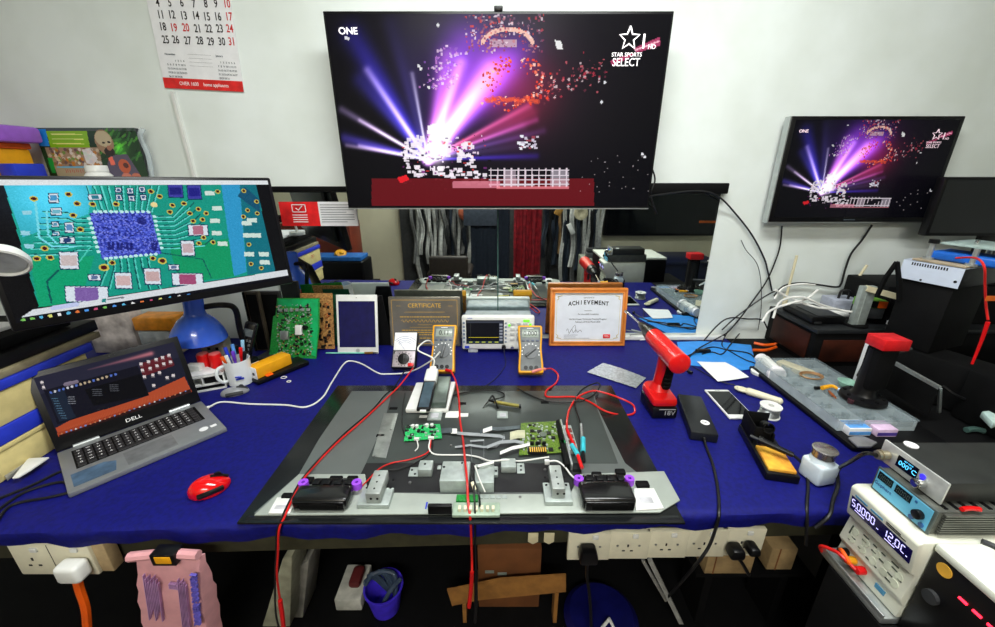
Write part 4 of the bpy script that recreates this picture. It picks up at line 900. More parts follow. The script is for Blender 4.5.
b = B(); b.text('TCL', .011, front(.083, .0044, .043), .0002); obj('badge_letters', b, WINK, pr, True)
# ------------------------------------------------------------------ multimeters
def mm_body(w, l, th, m1, m2, t):
    def outline(k): return [(-w/2*k, 0), (w/2*k, 0), (w/2*k, l*.12), (w/2*.90*k, l*.5), (w/2*k, l*.8), (w/2*k, l), (-w/2*k, l), (-w/2*k, l*.8), (-w/2*.90*k, l*.5), (-w/2*k, l*.12)]
    b = B(); b.prism(outline(1), 0, th, .006); obj('holster', b, m1, t, True)
    b = B(); b.prism([(x, l/2+(y-l/2)*.92) for x, y in outline(.84)], th-.006, th+.0015, .002); obj('body', b, m2, t, True)
def digital_meter(px, label, py_front, reading, ang_sel, leads=True):
    c = P(px, py_front, 0); w, l, th = .092, .185, .036
    A = math.radians(47)
    t = thing('multimeter', label, 'multimeter', (c.x, c.y+math.sin(A)*th*.98, .001), (A, 0, math.radians(-1)))
    mm_body(w, l, th, YEL, mat('meter_grey', (105, 110, 112), .45), t); z = th+.0015
    b = B(); b.box(-.031, l*.73, z-.001, .031, l*.90, z+.001, .001); dsp = obj('display', b, mat('lcd_green_grey', (150, 160, 150), .2, var=.02), t, True)
    b = B(); b.text(reading, .026, T(0, l*.81, z+.0012), .0002, sx=.9); obj('digits', b, INK, dsp, True)
    b = B()
    for k in range(4): b.box(-.032+k*.0175, l*.64, z-.001, -.021+k*.0175, l*.675, z+.002, .001)
    obj('keys', b, mat('meter_keys', (70, 80, 105), .4), t, True)
    b = B(); b.cyl((0, l*.42, z-.001), (0, l*.42, z+.003), .026, seg=32); b.box(-.005, l*.42-.024, z+.003, .005, l*.42+.024, z+.010, .002, M=T(0, l*.42, 0) @ Matrix.Rotation(ang_sel, 4, 'Z') @ T(0, -l*.42, 0)); obj('dial', b, mat('meter_dial', (88, 92, 95), .4), t, True)
    b = B()
    for k in range(10):
        a = math.radians(-20+k*24); b.box(-.002, -.002, z-.001, .002, .002, z+.0006, M=T(.032*math.cos(a), l*.42+.032*math.sin(a), 0))
    b.box(-.012, l*.92, z-.001, .012, l*.93, z+.0006); obj('markings', b, WINK, t, True)
    b = B()
    for k in (-1, 0, 1): b.cyl((k*.019, l*.10, z-.001), (k*.019, l*.10, z+.002), .0075)
    obj('jacks', b, BLK, t, True)
    b = B(); b.box(-.03, l*.55, -.003, .03, l*.62, 0); L_ = l*.55*math.tan(A); obj('rear_stand', b, BLK, t, True)
    return t
digital_meter(442, 'yellow digital multimeter propped up left of the oscilloscope behind the white charger', 378, '0.11', math.radians(-12))
digital_meter(531, 'yellow digital multimeter propped up in front of the oscilloscope right half', 379, '0.000', math.radians(-50))
c = P(403, 374, 0); A = math.radians(48); w, l, th = .090, .142, .03
t = thing('analogue_meter', 'black analogue multimeter with a white needle dial, propped by the plaque', 'multimeter', (c.x, c.y+.03, .001), (A, 0, 0))
b = B(); b.box(-w/2, 0, 0, w/2, l, th, .004); obj('body', b, BLK, t, True)
b = B(); b.box(-w/2+.003, l*.48, th-.001, w/2-.003, l-.003, th+.002, .001); obj('scale_plate', b, PAP, t, True)
b = B()
for r_ in (.052, .044, .036, .03):
    b.tube([(r_*math.sin(a_), l*.50+r_*math.cos(a_), th+.002) for a_ in np.linspace(-.85, .85, 14)], .0006, seg=4, smooth=False)
b.tube([(0, l*.50, th+.0025), (-.03, l*.50+.04, th+.0025)], .0005, smooth=False, seg=4); obj('scale_lines', b, mat('scale_blue', (40, 70, 150), .5), t, True)
b = B(); b.box(-w/2+.004, .004, th-.001, w/2-.004, l*.46, th+.0015, .001); obj('range_plate', b, mat('range_silver', (170, 160, 165), .4, .3), t, True)
b = B(); b.cyl((0, l*.24, th), (0, l*.24, th+.008), .021, seg=32, bev=.001); b.box(-.003, l*.24-.019, th+.008, .003, l*.24+.019, th+.012, .001); obj('dial', b, BLK, t, True)
b = B()
for k in range(14):
    a_ = 2*PI*k/14; b.box(-.0025, -.0012, th+.001, .0025, .0012, th+.0022, M=T(.028*math.cos(a_), l*.24+.026*math.sin(a_), 0) @ Matrix.Rotation(a_, 4, 'Z'))
obj('range_marks', b, INK, t, True)
b = B(); b.cyl((-.037, l*.42, th), (-.037, l*.42, th+.004), .005); obj('zero_knob', b, CHR, t, True)
b = B(); b.box(.018, .004, th+.001, .040, .018, th+.010, .003); obj('plugs', b, RED, t, True)
# ------------------------------------------------------------------ gear on the top edge of the panel (z of the sheet .013)
Z0 = .0145
t = thing('hard_drive_box', 'flat white rounded box under the grey box by the charger', 'box', P(428, 400, Z0))
b = B(); slab(b, [(416, 382), (456, 381), (448, 409), (405, 409)], Z0, Z0+.016, .005); obj('case', b, WHT, t)
b = B(); slab(b, [(433, 376), (451, 376), (446, 402), (422, 402)], Z0+.017, Z0+.040, .004); one('grey_box', b, mat('green_grey_metal', (110, 122, 115), .35, .5), 'grey green flat box resting on the white rounded box', 'box')
t = thing('usb_tester', 'small dark display module plugged under the white charger', 'meter', P(428, 400, Z0+.05))
D0 = P(416, 382, .080); D1 = P(423, 409, .062)
ux_ = Vector((1, 0, .0)); up_ = (D0-D1); FM = frame(D1, ux_, up_)
b = B(FM); L_ = up_.length; b.box(-.02, -.0, 0, .02, .010, L_, .003); obj('case', b, BLK, t)
b = B(FM); b.box(-.015, -.001, .008, .015, 0, L_-.008); obj('display', b, mat('display_grey_blue', (70, 88, 98), .15), t)
b = B(FM); b.box(-.009, .002, -.008, .009, .008, .0, .001); obj('plug', b, WHT, t)
b = B(FM @ T(0, 0, L_)); b.box(-.020, -.006, .0, .020, .020, .062, .007, 3); b.box(-.011, -.003, .062, .011, .014, .078, .004); t2 = thing('usb_charger', 'white plug charger with white cable above the dark display module', 'charger', D0); obj('body', b, WHT, t2)
e0 = FM @ Vector((0, .004, L_+.076))
b = B(); b.tube([e0, e0+Vector((0, .008, .03)), at(418, 350, 1.24), at(424, 342, 1.27), at(430, 341, 1.30), at(433, 345, 1.33)], .0028); obj('cable', b, WHTC, t2)
e1 = FM @ Vector((0, .005, L_+.062))
lap = P(209, 407, .008)
b = B(); b.tube([lap, P(222, 402, .004), P(250, 404, .003), P(285, 405, .003), P(306, 407, .003), P(322, 398, .003), P(332, 382, .003), P(343, 365, .003), P(350, 361, .003), P(362, 364, .003), P(378, 373, .003), P(388, 374, .003), P(405, 373, .012), P(417, 369, .04), P(432, 360, .1), P(440, 352, .13)], .0028)
one('usb_cable', b, WHTC, 'long white cable running from the laptop across the cloth to the yellow multimeter', 'cable')
b = B(); b.tube([P(203, 410, .008), lap], .0048, smooth=False); one('cable_plug', b, WHTC, 'white plug of the long white cable in the side of the laptop', 'plug')
# foil strip
b = B(); tb = bmesh.new(); q = [P(x, y, .004) for x, y in ((587, 372), (603, 363), (646, 378), (636, 388))]; vs = []
for i in range(13):
    row = []
    for j in range(25):
        u = j/24; v = i/12; p = q[0].lerp(q[3], u).lerp(q[1].lerp(q[2], u), v); row.append(tb.verts.new((p.x, p.y, .004+.004*math.sin(u*3.1)*v+random.uniform(0, .0012))))
    vs.append(row)
for i in range(12):
    for j in range(24): tb.faces.new((vs[i][j], vs[i][j+1], vs[i+1][j+1], vs[i+1][j]))
thick(tb, .0008); b.merge(tb); one('foil_strip', b, mat('foil', (205, 210, 215), .3, .55, bump=.6, scale=120), 'crinkled silver foil strip on the cloth left of the red drill', 'foil')
# ------------------------------------------------------------------ drill
c = P(661, 404, 0.0); dx0, dy0 = .508, 1.10
t = thing('cordless_drill', 'red cordless drill standing on its black battery pack', 'drill', (dx0, dy0, .001))
b = B(); b.prism([(dx0-.038, dy0-.065), (dx0+.038, dy0-.065), (dx0+.04, dy0+.04), (dx0+.025, dy0+.062), (dx0-.025, dy0+.062), (dx0-.04, dy0+.04)], .002, .040, .007); obj('battery', b, BLK, t)
b = B(); b.text('18V', .022, T(dx0+.012, dy0-.0655, .022) @ RX90, .0004); b.box(dx0-.02, dy0-.066, .034, dx0+.03, dy0-.0648, .036); obj('battery_marks', b, mat('grey_print', (170, 170, 170), .5), t)
b = B(); b.prism([(dx0-.040, dy0-.062), (dx0+.036, dy0-.062), (dx0+.038, dy0+.038), (dx0+.022, dy0+.060), (dx0-.022, dy0+.060), (dx0-.040, dy0+.038)], .040, .068, .010); 
b.tube([(dx0, dy0+.005, .06), (dx0, dy0+.008, .09)], .033, r1=.02, seg=16, smooth=False)
b.tube([(dx0, dy0+.008, .07), (dx0, dy0+.004, .10), (dx0, dy0-.004, .15), (dx0, dy0-.006, .185)], .0195, seg=16)
b.tube([(dx0, dy0-.10, .207), (dx0, dy0-.095, .207), (dx0, dy0-.04, .207), (dx0-.002, dy0+.04, .207), (dx0-.002, dy0+.09, .207)], .031, seg=28, smooth=False, r1=.028)
b.sphere((dx0, dy0-.10, .207), .031, (1, .22, 1), 24); obj('shell', b, mat('drill_red', (225, 22, 22), .3, var=.04, coat=.3), t)
b = B()
b.tube([(dx0+.012, dy0-.008, .080), (dx0+.013, dy0-.014, .12), (dx0+.013, dy0-.018, .172)], .0155, seg=12)
for k in range(6): b.tube([(dx0+.0, dy0-.026, .09+k*.013), (dx0+.016, dy0-.030, .092+k*.013), (dx0+.026, dy0-.014, .094+k*.013)], .0028, seg=6)
obj('grip_rubber', b, BLKM, t)
b = B(); b.box(dx0-.006, dy0+.014, .13, dx0+.006, dy0+.032, .165, .004); obj('trigger', b, BLK, t)
b = B(); b.cyl((dx0-.002, dy0+.09, .207), (dx0-.004, dy0+.135, .207), .027, .022, seg=24); b.cyl((dx0-.004, dy0+.135, .207), (dx0-.007, dy0+.20, .207), .020, .010, seg=24, bev=.001); obj('chuck', b, BLK, t)
b = B(); b.cyl((dx0-.007, dy0+.20, .207), (dx0-.016, dy0+.31, .207), .0035); b.cyl((dx0-.017, dy0+.31, .207), (dx0-.02, dy0+.335, .207), .0055); obj('bit', b, CHR, t)
# ------------------------------------------------------------------ adapter, phone, tool, solder
c, a_, w_, l_ = rect([(679, 395), (700, 394), (718, 430), (692, 436)], .03)
t = thing('power_adaptor', 'black laptop power brick with a round white badge and its cable', 'power adaptor', (c.x, c.y, .001), (0, 0, a_))
b = B(); b.box(-w_/2, -l_/2, 0, w_/2, l_/2, .028, .004, 2); obj('brick', b, mat('adaptor_black', (26, 28, 30), .35), t, True)
b = B(); b.cyl((.012, -l_*.24, .0275), (.012, -l_*.24, .0288), .012, seg=24); bg = obj('badge', b, WINK, t, True)
b = B(); b.text('hp', .014, T(.012, -l_*.24+.001, .0290), .0001); obj('badge_letters', b, INK, bg, True)
fyy = fy(.4)-.01
b = B(); b.tube([P(704, 437, .014), P(706, 446, .006), P(713, 465, .004), P(718, 490, .004), P(719, 512, .004), at(717, 524, fy(.45)-.006), at(709, 546, fy(.45)-.015), at(698, 562, fy(.45)-.02), at(683, 580, fy(.45)+.02), at(668, 597, fy(.45)+.08)], .0036); obj('cable', b, BLKC, t)
b = B(); b.cyl(P(703, 434, .014), P(705, 441, .010), .006, .004); obj('cable_boot', b, BLKC, t)
c, a_, w_, l_ = rect([(706, 391), (726, 388), (755, 416), (731, 420)], .008)
t = thing('smartphone', 'white smartphone lying face up beside the black power brick', 'phone', (c.x, c.y, .001), (0, 0, a_))
b = B(); b.prism([(-w_/2, -l_/2), (w_/2, -l_/2), (w_/2, l_/2), (-w_/2, l_/2)], 0, .008, .0035); obj('body', b, WHT, t, True)
b = B(); b.box(-w_/2+.004, -l_/2+.017, .0078, w_/2-.004, l_/2-.014, .0084); obj('screen', b, GLS, t, True)
b = B(); b.box(-.008, l_/2-.008, .0079, .008, l_/2-.006, .0083); obj('speaker_slot', b, DGR, t, True)
a = P(738, 388, .012); c = P(779, 401, .012)
t = thing('peeling_tool', 'ivory handled tool with a wire loop end beside the solder reel', 'tool', (a+c)/2*1.0)
b = B(); m_ = a.lerp(c, .28); b.tube([m_, a.lerp(c, .6), c], .0125, seg=14, r1=.011); b.sphere(c, .0115); b.sphere(m_, .0125); obj('handle', b, mat('ivory', (225, 220, 190), .4, var=.03), t)
b = B(); d = (c-a).normalized(); n_ = Vector((-d.y, d.x, 0)); pc = a.lerp(c, .1); b.tube([pc+d*.02*math.cos(k*PI/8)+n_*.012*math.sin(k*PI/8) for k in range(17)], .004, seg=8, smooth=False); b.box(-.012, -.008, -.004, .012, .008, .0, .002, M=T(*pc) @ Matrix.Rotation(math.atan2(d.y, d.x), 4, 'Z')); obj('loop', b, mat('ivory', (225, 220, 190)), t)
c = P(771, 418, 0); c.y += .012
t = thing('solder_reel', 'small white reel of solder wire on the blue cloth', 'reel', (c.x, c.y, .001))
b = B(T(c.x, c.y, .001)); b.lathe([(.008, 0), (.030, 0), (.030, .003), (.02, .003), (.02, .033), (.030, .033), (.030, .036), (.008, .036), (.008, 0)], 32); obj('reel', b, WHT, t)
b = B(T(c.x, c.y, .001))
for k in range(12): b.lathe([(.02, .004+k*.0024), (.0262, .0046+k*.0024), (.0268, .0052+k*.0024), (.0262, .0058+k*.0024), (.02, .0064+k*.0024)], 28)
obj('wire', b, SIL, t)
# soldering iron stand
c, a_, w_, l_ = rect([(741, 432), (765, 427), (794, 472), (769, 482)], .012)
t = thing('soldering_iron_stand', 'black soldering iron stand with a yellow sponge', 'stand', (c.x, c.y, .001), (0, 0, a_)); w_ = .074; l_ = .205
b = B(); b.box(-w_/2, -l_/2, 0, w_/2, l_/2, .022, .003); obj('base', b, BLK, t, True)
b = B(); b.box(-w_/2+.006, -l_/2+.008, .020, w_/2-.006, -.004, .030, .003); obj('sponge', b, mat('sponge_yellow', (240, 185, 60), .85, scale=24, col2=(190, 120, 35), bump=.8), t, True)
b = B(); b.box(-w_/2+.003, .012, .022, -w_/2+.006, l_/2-.004, .075, .001, M=T(0, .0, 0)); b.box(-w_/2+.003, l_/2-.008, .022, w_/2-.006, l_/2-.004, .07, .001); b.box(-w_/2+.003, .03, .022, w_/2-.02, .034, .062, .001)
b.box(w_/2-.02, .02, .022, w_/2-.016, l_/2-.01, .052, .001); obj('holder', b, BLKM, t, True)
b = B(); b.lathe([(.012, 0), (.0145, 0), (.0145, .03), (.012, .03), (.012, 0)], 20, M=T(.006, .055, .054) @ Matrix.Rotation(math.radians(70), 4, 'X')); obj('ring', b, BLK, t, True)
h0 = P(762, 441, .06); h1 = P(793, 455, .05)
t = thing('soldering_iron', 'black soldering iron resting in the stand with its cable going over the bench edge', 'soldering iron', h0)
b = B(); b.tube([h0, h0.lerp(h1, .4), h1], .0095, r1=.0065, seg=14); b.cyl(h0, h0+(h0-h1)*.12, .011); obj('handle', b, BLK, t)
b = B(); b.cyl(h0, h0+(h0-h1)*.4, .004); obj('tip', b, DGR, t)
b = B(); b.tube([h1, P(800, 461, .035), P(806, 470, .012), P(808, 485, .004), P(807, 505, .004), at(807, 522, fy(.75)-.007), at(806, 545, fy(.75)-.01)], .0036); obj('cable', b, BLKC, t)
# dispenser bottle
c = P(826, 489, 0); cx_, cy_ = c.x, c.y+.034
t = thing('solvent_bottle', 'frosted white square bottle with a metal pump cap', 'bottle', (cx_, cy_, .001), (0, 0, math.radians(12)))
b = B(); b.box(-.028, -.028, 0, .028, .028, .056, .008, 3); b.lathe([(.0, .05), (.027, .052), (.022, .066), (0, .068)]); obj('body', b, mat('frosted_white', (215, 228, 235), .4, var=.02), t, True)
b = B(); b.lathe([(0, .066), (.021, .066), (.0235, .068), (.0235, .082), (.026, .085), (.026, .088), (.021, .0905), (.0, .0895)], 36); obj('pump_cap', b, mat('brushed_cap', (175, 170, 165), .25, .85), t, True)
# blue sheet and papers
b = B(); slab(b, [(677, 342), (700, 341), (722, 342), (751, 345), (757, 368), (735, 371), (700, 366), (682, 364)], .0018, .0035); one('blue_sheet', b, mat('light_blue_sheet', (45, 140, 225), .5, var=.05), 'light blue plastic sheet at the back of the bench right of the drill', 'sheet')
b = B(); tb = bmesh.new(); q = [P(x, y, .009) for x, y in ((697, 361), (725, 362), (749, 377), (718, 381))]; vs = []
for i in range(9):
    row = []
    for j in range(9):
        u, v = j/8, i/8; p = q[0].lerp(q[1], u).lerp(q[3].lerp(q[2], u), v); row.append(tb.verts.new((p.x, p.y, .006+.006*(u-.4)**2+.004*math.sin(v*3)*u)))
    vs.append(row)
for i in range(8):
    for j in range(8): tb.faces.new((vs[i][j], vs[i][j+1], vs[i+1][j+1], vs[i+1][j]))
thick(tb, .0006); b.merge(tb); one('paper_sheet', b, PAP, 'white creased paper lying on the light blue sheet', 'paper')
c0 = P(763, 361, .03); c1 = P(775, 373, .03)
t = thing('pill_bottle', 'white cylinder bottle lying on its side at the back of the bench', 'bottle', (c0+c1)/2)
b = B(); b.cyl(c0, c1, .026, seg=28, bev=.005); obj('body', b, WHT, t); b = B(); d = (c1-c0).normalized(); b.cyl(c1, c1+d*.018, .03, seg=28, bev=.003); b.cyl(c0-d*.02, c0, .022, seg=28); obj('cap', b, mat('cap_white', (235, 232, 235), .3, var=.02), t)
c = P(759, 374, 0); b = B(T(c.x, c.y, .002)); b.lathe([(0, 0), (.028, 0), (.029, .01), (.026, .012), (0, .012)]); one('plastic_disc', b, WHT, 'flat white round lid beside the white cylinder bottle', 'disc')
t = thing('pliers', 'orange handled pliers at the back right of the bench', 'pliers', P(765, 348, .01))
b = B(); b.tube([P(776, 344, .012), P(765, 345, .012), P(754, 343, .012)], .006); obj('upper_handle', b, ORG, t)
b = B(); b.tube([P(776, 347, .012), P(766, 350, .012), P(753, 350, .012)], .006); obj('lower_handle', b, ORG, t)
b = B(); b.tube([P(775, 345, .012), P(783, 344, .012)], .007, r1=.002, smooth=False); obj('jaws', b, CHR, t)
# ------------------------------------------------------------------ opened television panel lying on the bench
PC = P(462, 455, 0)
t = thing('opened_television', 'opened television lying face down on the blue cloth with its boards and speakers exposed', 'television', (PC.x, PC.y, .003))
PB = mat('bezel_black', (22, 24, 25), .22, var=.05)
b = B(); b.prism([(-.556, .648), (.401, .648), (.396, 1.222), (-.556, 1.222)], .004, .010, .002); obj('bezel', b, PB, t)
SH = mat('sheet_grey', (120, 126, 124), .34, .55, var=.06, scale=5)
zs = .0125
def slp(pts, z1, m, nm, z0=None, bev=0.0, label=None):
    b = B(); slab(b, pts, z1-.002 if z0 is None else z0, z1, bev); return obj(nm, b, m, t, label=label)
slp([(352, 391), (593, 391), (598, 409), (625, 463), (672, 500), (254, 513), (299, 474), (319, 439)], zs, SH, 'rear_sheet', .0101)
slp([(392, 391), (592, 391), (597, 408), (618, 463), (366, 463), (385, 420)], zs+.0015, mat('sheet_reflection_dark', (72, 78, 76), .33, .4, var=.08, scale=6), 'centre_reflection_patch', zs, .0005)  # darker patch paints in the reflection over the middle of the sheet
slp([(366, 463), (580, 463), (585, 492), (352, 492)], zs+.0012, mat('sheet_black', (30, 31, 32), .4, var=.1), 'lower_recess', zs)
# pressed grooves
for p0, p1 in (((399, 413), (384, 466)), ((402, 413), (390, 466)), ((399, 413), (408, 413)), ((394, 412), (381, 440)), ((566, 400), (576, 425))):
    b = B(); b.tube([P(*p0, zs+.002), P(*p1, zs+.002)], .0012, smooth=False, seg=5)
for x, y in ((393, 409), (429, 399), (424, 400), (462, 404), (545, 403), (467, 446), (577, 471), (380, 436)): b = B(); pbox(b, x-4, y-2, x+4, y+1, .003, zs, .0005); obj('pressed_vent', b, BLKM, t)
slp([(384, 413), (398, 413), (386, 458), (372, 456)], zs+.003, mat('plate_grey', (150, 155, 150), .35, .5), 'side_plate', zs+.001, .0005)
b = B()
for x, y in ((374, 457), (380, 436), (410, 483), (451, 446), (391, 430), (520, 498), (545, 470)): q = P(x, y, zs+.001); b.cyl(q, q+Vector((0, 0, .003)), .0035, seg=10)
obj('screw', b, SCREW, t)
# white chassis strip
slp([(299, 474), (365, 474), (368, 492), (440, 494), (570, 494), (580, 474), (664, 471), (680, 500), (660, 512), (254, 515)], .0165, mat('chassis_white', (170, 178, 170), .45, .25, var=.05, scale=15), 'lower_chassis', .0128, .0006)
slp([(248, 515.5), (678, 515.5), (683, 523), (242, 523)], .0125, PB, 'front_edge', .0105, .0006)
slp([(277, 497), (297, 497), (290, 513), (268, 513)], .021, WHT, 'corner_block', .0165, .001)
slp([(634, 488), (654, 488), (664, 508), (636, 510)], .021, WHT, 'corner_block', .0165, .001)
b = B()
for q in ((274, 505, 284, 509), (641, 497, 654, 503)): pbox(b, q[0], q[1], q[2], q[3], .0012, .021, .0005)
obj('block_windows', b, mat('light_grey', (190, 190, 195), .4), t)
for x0, y0, x1, y1 in ((300, 476, 312, 485), (328, 475, 341, 484), (346, 475, 357, 483), (281, 492, 291, 500), (592, 471, 602, 478), (616, 468, 626, 476), (637, 480, 650, 489)):
    b = B(); pbox(b, x0, y0, x1, y1, .010, .0165, .003); obj('foam_pad', b, BLKM, t)
for x0, x1, y0, y1 in ((292, 348, 483, 511), (582, 636, 479, 511)):
    
    a = P(x0, y1, .017); c = P(x1, y1, .017); yb = P((x0+x1)/2, y0, .05).y
    b = B(); b.box(a.x, a.y, .017, c.x, yb, .048, .008, 3); b.box(a.x+.006, a.y-.004, .02, c.x-.006, a.y+.002, .044, .004); o = obj('speaker', b, mat('speaker_black', (14, 14, 15), .22, coat=.3), t)
    b = B(); b.box(a.x+.02, a.y-.0045, .024, c.x-.02, a.y-.003, .039, .003); obj('speaker_front', b, BLKM, o)
    b = B(); b.box(a.x+.018, yb, .017, c.x-.012, yb+.035, .034, .004)
    for k in range(4): b.box(a.x+.022+k*.025, yb+.008, .034, a.x+.038+k*.025, yb+.026, .040, .002)
    obj('speaker_bracket', b, BLK, o)
    for s, xx in ((-1, a.x-.002), (1, c.x+.004)):
        b = B(); b.lathe([(.004, 0), (.011, 0), (.011, .016), (.004, .016), (.004, 0)], 16, M=T(xx if s > 0 else xx+.006, yb+.008, .030)); obj('purple_grommet', b, PUR, o)
# stand brackets
def bracket(x0, y0, x1, y1, bx0, by0, bx1, by1):
    a = P(bx0, by1, .0165); c = P(bx1, by1, .0165); yb = P((bx0+bx1)/2, by0, .026).y
    b = B(); b.box(a.x, a.y, .0165, c.x, yb, .028, .002); o = obj('stand_bracket', b, GAL, t)
    a2 = P(x0, y1, .030); c2 = P(x1, y1, .030); yb2 = P((x0+x1)/2, y0, .055).y
    b = B(); b.box(a2.x, a2.y, .028, c2.x, yb2, .056, .003); obj('bracket_post', b, mat('post_silver', (175, 182, 178), .4, .4), o)
    b = B()
    for k in range(2): b.cyl((a2.x+.012+k*.014, a2.y-.0006, .042), (a2.x+.012+k*.014, a2.y+.001, .042), .0028)
    for k in range(3): b.cyl(((a2.x+c2.x)/2, a2.y+.015+k*.02, .0555), ((a2.x+c2.x)/2, a2.y+.015+k*.02, .0566), .0022)
    for s in (a.x+.008, c.x-.008): b.cyl((s, a.y+.05, .0278), (s, a.y+.05, .0288), .003); b.cyl((s, a.y+.075, .0278), (s, a.y+.075, .0288), .003)
    obj('screw_holes', b, BLK, o)
bracket(366, 470, 381, 503, 357, 488, 389, 509)
bracket(552, 465, 565, 498, 545, 483, 573, 506)
def mbox(x0, y0, x1, y1, h_, nm='metal_cover', m=GAL, zb=.014, holes=()):
    b = B(); pbox(b, x0, y0, x1, y1, h_, zb, .002); o = obj(nm, b, m, t)
    if holes:
        b = B()
        for hx, hy in holes: q = P(hx, hy, zb+h_); b.cyl(q-Vector((0, 0, .001)), q+Vector((0, 0, .0008)), .003, seg=10)
        obj('hole', b, BLK, o)
    return o
mbox(440, 461, 469, 493, .035, holes=((444, 467), (462, 463)))
mbox(437, 465, 441, 470, .004); mbox(474, 464, 494, 493, .030, holes=((478, 468),)); mbox(493, 466, 498, 478, .010, holes=((496, 471),))
mbox(418, 460, 432, 477, .022, holes=((425, 464),)); mbox(408, 467, 418, 477, .003, holes=((412, 470), (415, 474)))
mbox(501, 458, 516, 473, .018); mbox(517, 463, 525, 474, .003, holes=((521, 466), (521, 470)))
mbox(427, 411, 441, 421, .006); mbox(497, 411, 508, 419, .005); 
for x0, y0, x1, y1 in ((445, 411, 458, 418), (458, 413, 468, 417), (419, 415, 427, 418)): mbox(x0, y0, x1, y1, .002, 'metal_tab', WHT)
b = B()
for x0, y0, x1, y1 in ((430, 413, 438, 418), (500, 413, 506, 417)): pbox(b, x0, y0, x1, y1, .002, .0195, .0008)
obj('plate_recess', b, mat('light_grey', (190, 190, 195), .4), t)
mbox(428, 503, 452, 515, .024, 'sensor_block', BLK, .0165)
mbox(452, 502, 500, 518, .008, 'connector_strip', mat('pale_green_metal', (165, 185, 165), .4, .2), .0165)
o = mbox(456, 494, 478, 504, .010, 'small_board', PCB, .0165)
b = B()
for k in range(7): pbox(b, 458+k*5.6, 505, 461+k*5.6, 512, .008, .0245, .001)
obj('connector', b, mat('ivory', (225, 220, 190), .4), t)
b = B(); pbox(b, 425, 502, 426.5, 509, .001, .0168, 0); obj('blue_mark', b, BLU, t)
b = B(); 
for k in range(5): pbox(b, 478+k*6, 495, 483+k*6, 499, .002, .0168, .0003)
obj('chassis_tabs', b, GAL, t)
# left green board and main board
for (px, zb, m, nm, sd, n1, n2) in (([(406, 426), (440, 424), (442, 438), (404, 441)], .018, mat('bright_board', (50, 200, 110), .4, scale=200, col2=(25, 140, 75)), 'timing_board', 21, 14, 22), ([(521, 423), (560, 421), (567, 452), (519, 455)], .020, PCBO, 'main_board', 23, 26, 60)):
    b = B(); slab(b, px, zb, zb+.0016); o = obj(nm, b, m, t)
    q4 = [P(x, y, zb) for x, y in px]; q = random.Random(sd)
    for nm2, mm, n_, sz, hh in (('chip', CHIP, n1, .007, .004), ('small_part', GAL, n2, .0035, .004)):
        b = B()
        for k in range(n_):
            u, v = q.uniform(.05, .95), q.uniform(.05, .95); p = q4[0].lerp(q4[1], u).lerp(q4[3].lerp(q4[2], u), v); s1 = q.uniform(.4, 1)*sz; s2 = q.uniform(.4, 1)*sz
            b.box(p.x-s1, p.y-s2, zb+.0016, p.x+s1, p.y+s2, zb+.0016+q.uniform(.3, 1)*hh)
        obj(nm2, b, mm, o)
    if nm == 'timing_board':
        b = B()
        for x, y in ((413, 428), (432, 427), (417, 428), (427, 427)): p = P(x, y, zb); b.cyl(p, p+Vector((0, 0, .010)), .005)
        obj('white_parts', b, WHT, o)
        for q5 in ((414, 437, 419, 441), (428, 436, 434, 440)): b = B(); pbox(b, *q5, .008, zb, .001); obj('white_socket', b, WHT, o)
    else:
        p = P(543, 436, zb); b = B(); b.cyl(p, p+Vector((0, 0, .007)), .010); obj('coin_cell', b, mat('cell_grey', (120, 130, 120), .4, .5), o)
        b = B(); pbox(b, 528, 446, 547, 455, .012, zb, .002); 
        for k in range(3): pbox(b, 530+k*6, 441, 534+k*6, 446, .012, zb, .001)
        obj('connector_row', b, BLK, o)
        b = B()
        for k in range(8): pbox(b, 530+k*2.2, 447, 531+k*2.2, 452, .002, zb+.012, 0)
        obj('pins', b, GINK, o)
b = B(); slab(b, [(556, 420), (559, 419), (570, 464), (565, 464)], .0145, .036, .001); obj('heat_rail', b, BLKM, t)
b = B(); slab(b, [(560, 419), (561.5, 419), (573, 464), (571, 464)], .0145, .034, .0005); obj('steel_rail', b, SIL, t)
b = B(); slab(b, [(562, 425), (571, 425), (578, 449), (568, 450)], .0145, .03, .001); o = obj('socket_panel', b, GAL, t)
b = B(); 
for k in range(4): slab(b, [(565+k*1.6, 428+k*6), (571+k*1.6, 428+k*6), (572.4+k*1.6, 432+k*6), (566.4+k*1.6, 432+k*6)], .0302, .0312)
obj('socket_openings', b, mat('socket_mix', (110, 60, 55), .4), o)
b = B(); p = P(563, 443, .03); b.cyl(p, p+Vector((0, 0, .006)), .007); obj('green_jack', b, mat('jack_green', (30, 130, 70), .4), t)
# flat ribbon cables and wires
RB = mat('ribbon_grey', (150, 155, 158), .35, var=.05)
def ribbon(pts, wpx, z=.019, m=RB, nm='ribbon_cable'):
    b = B(); tb = bmesh.new(); rr = []
    for i, (x, y) in enumerate(pts):
        zz = z+.004*math.sin(i*1.3); rr.append((tb.verts.new(P(x, y-wpx/2, zz)), tb.verts.new(P(x, y+wpx/2, zz))))
    for a, c in zip(rr, rr[1:]): tb.faces.new((a[0], a[1], c[1], c[0]))
    thick(tb, .0006); b.merge(tb); return obj(nm, b, m, t)
ribbon([(441, 431), (450, 430), (457, 431)], 5, m=GUN); ribbon([(451, 431), (457, 431)], 5, .0215, WHTC)
ribbon([(457, 433), (470, 434), (487, 435), (500, 436), (505, 438)], 3)
ribbon([(455, 447), (470, 445), (484, 447), (497, 446), (503, 440), (504, 435)], 2)
ribbon([(480, 432), (488, 428), (497, 429), (510, 428), (520, 427)], 3.5, .022, GUN)
ribbon([(483, 431), (492, 428)], 4, .025, WHTC)
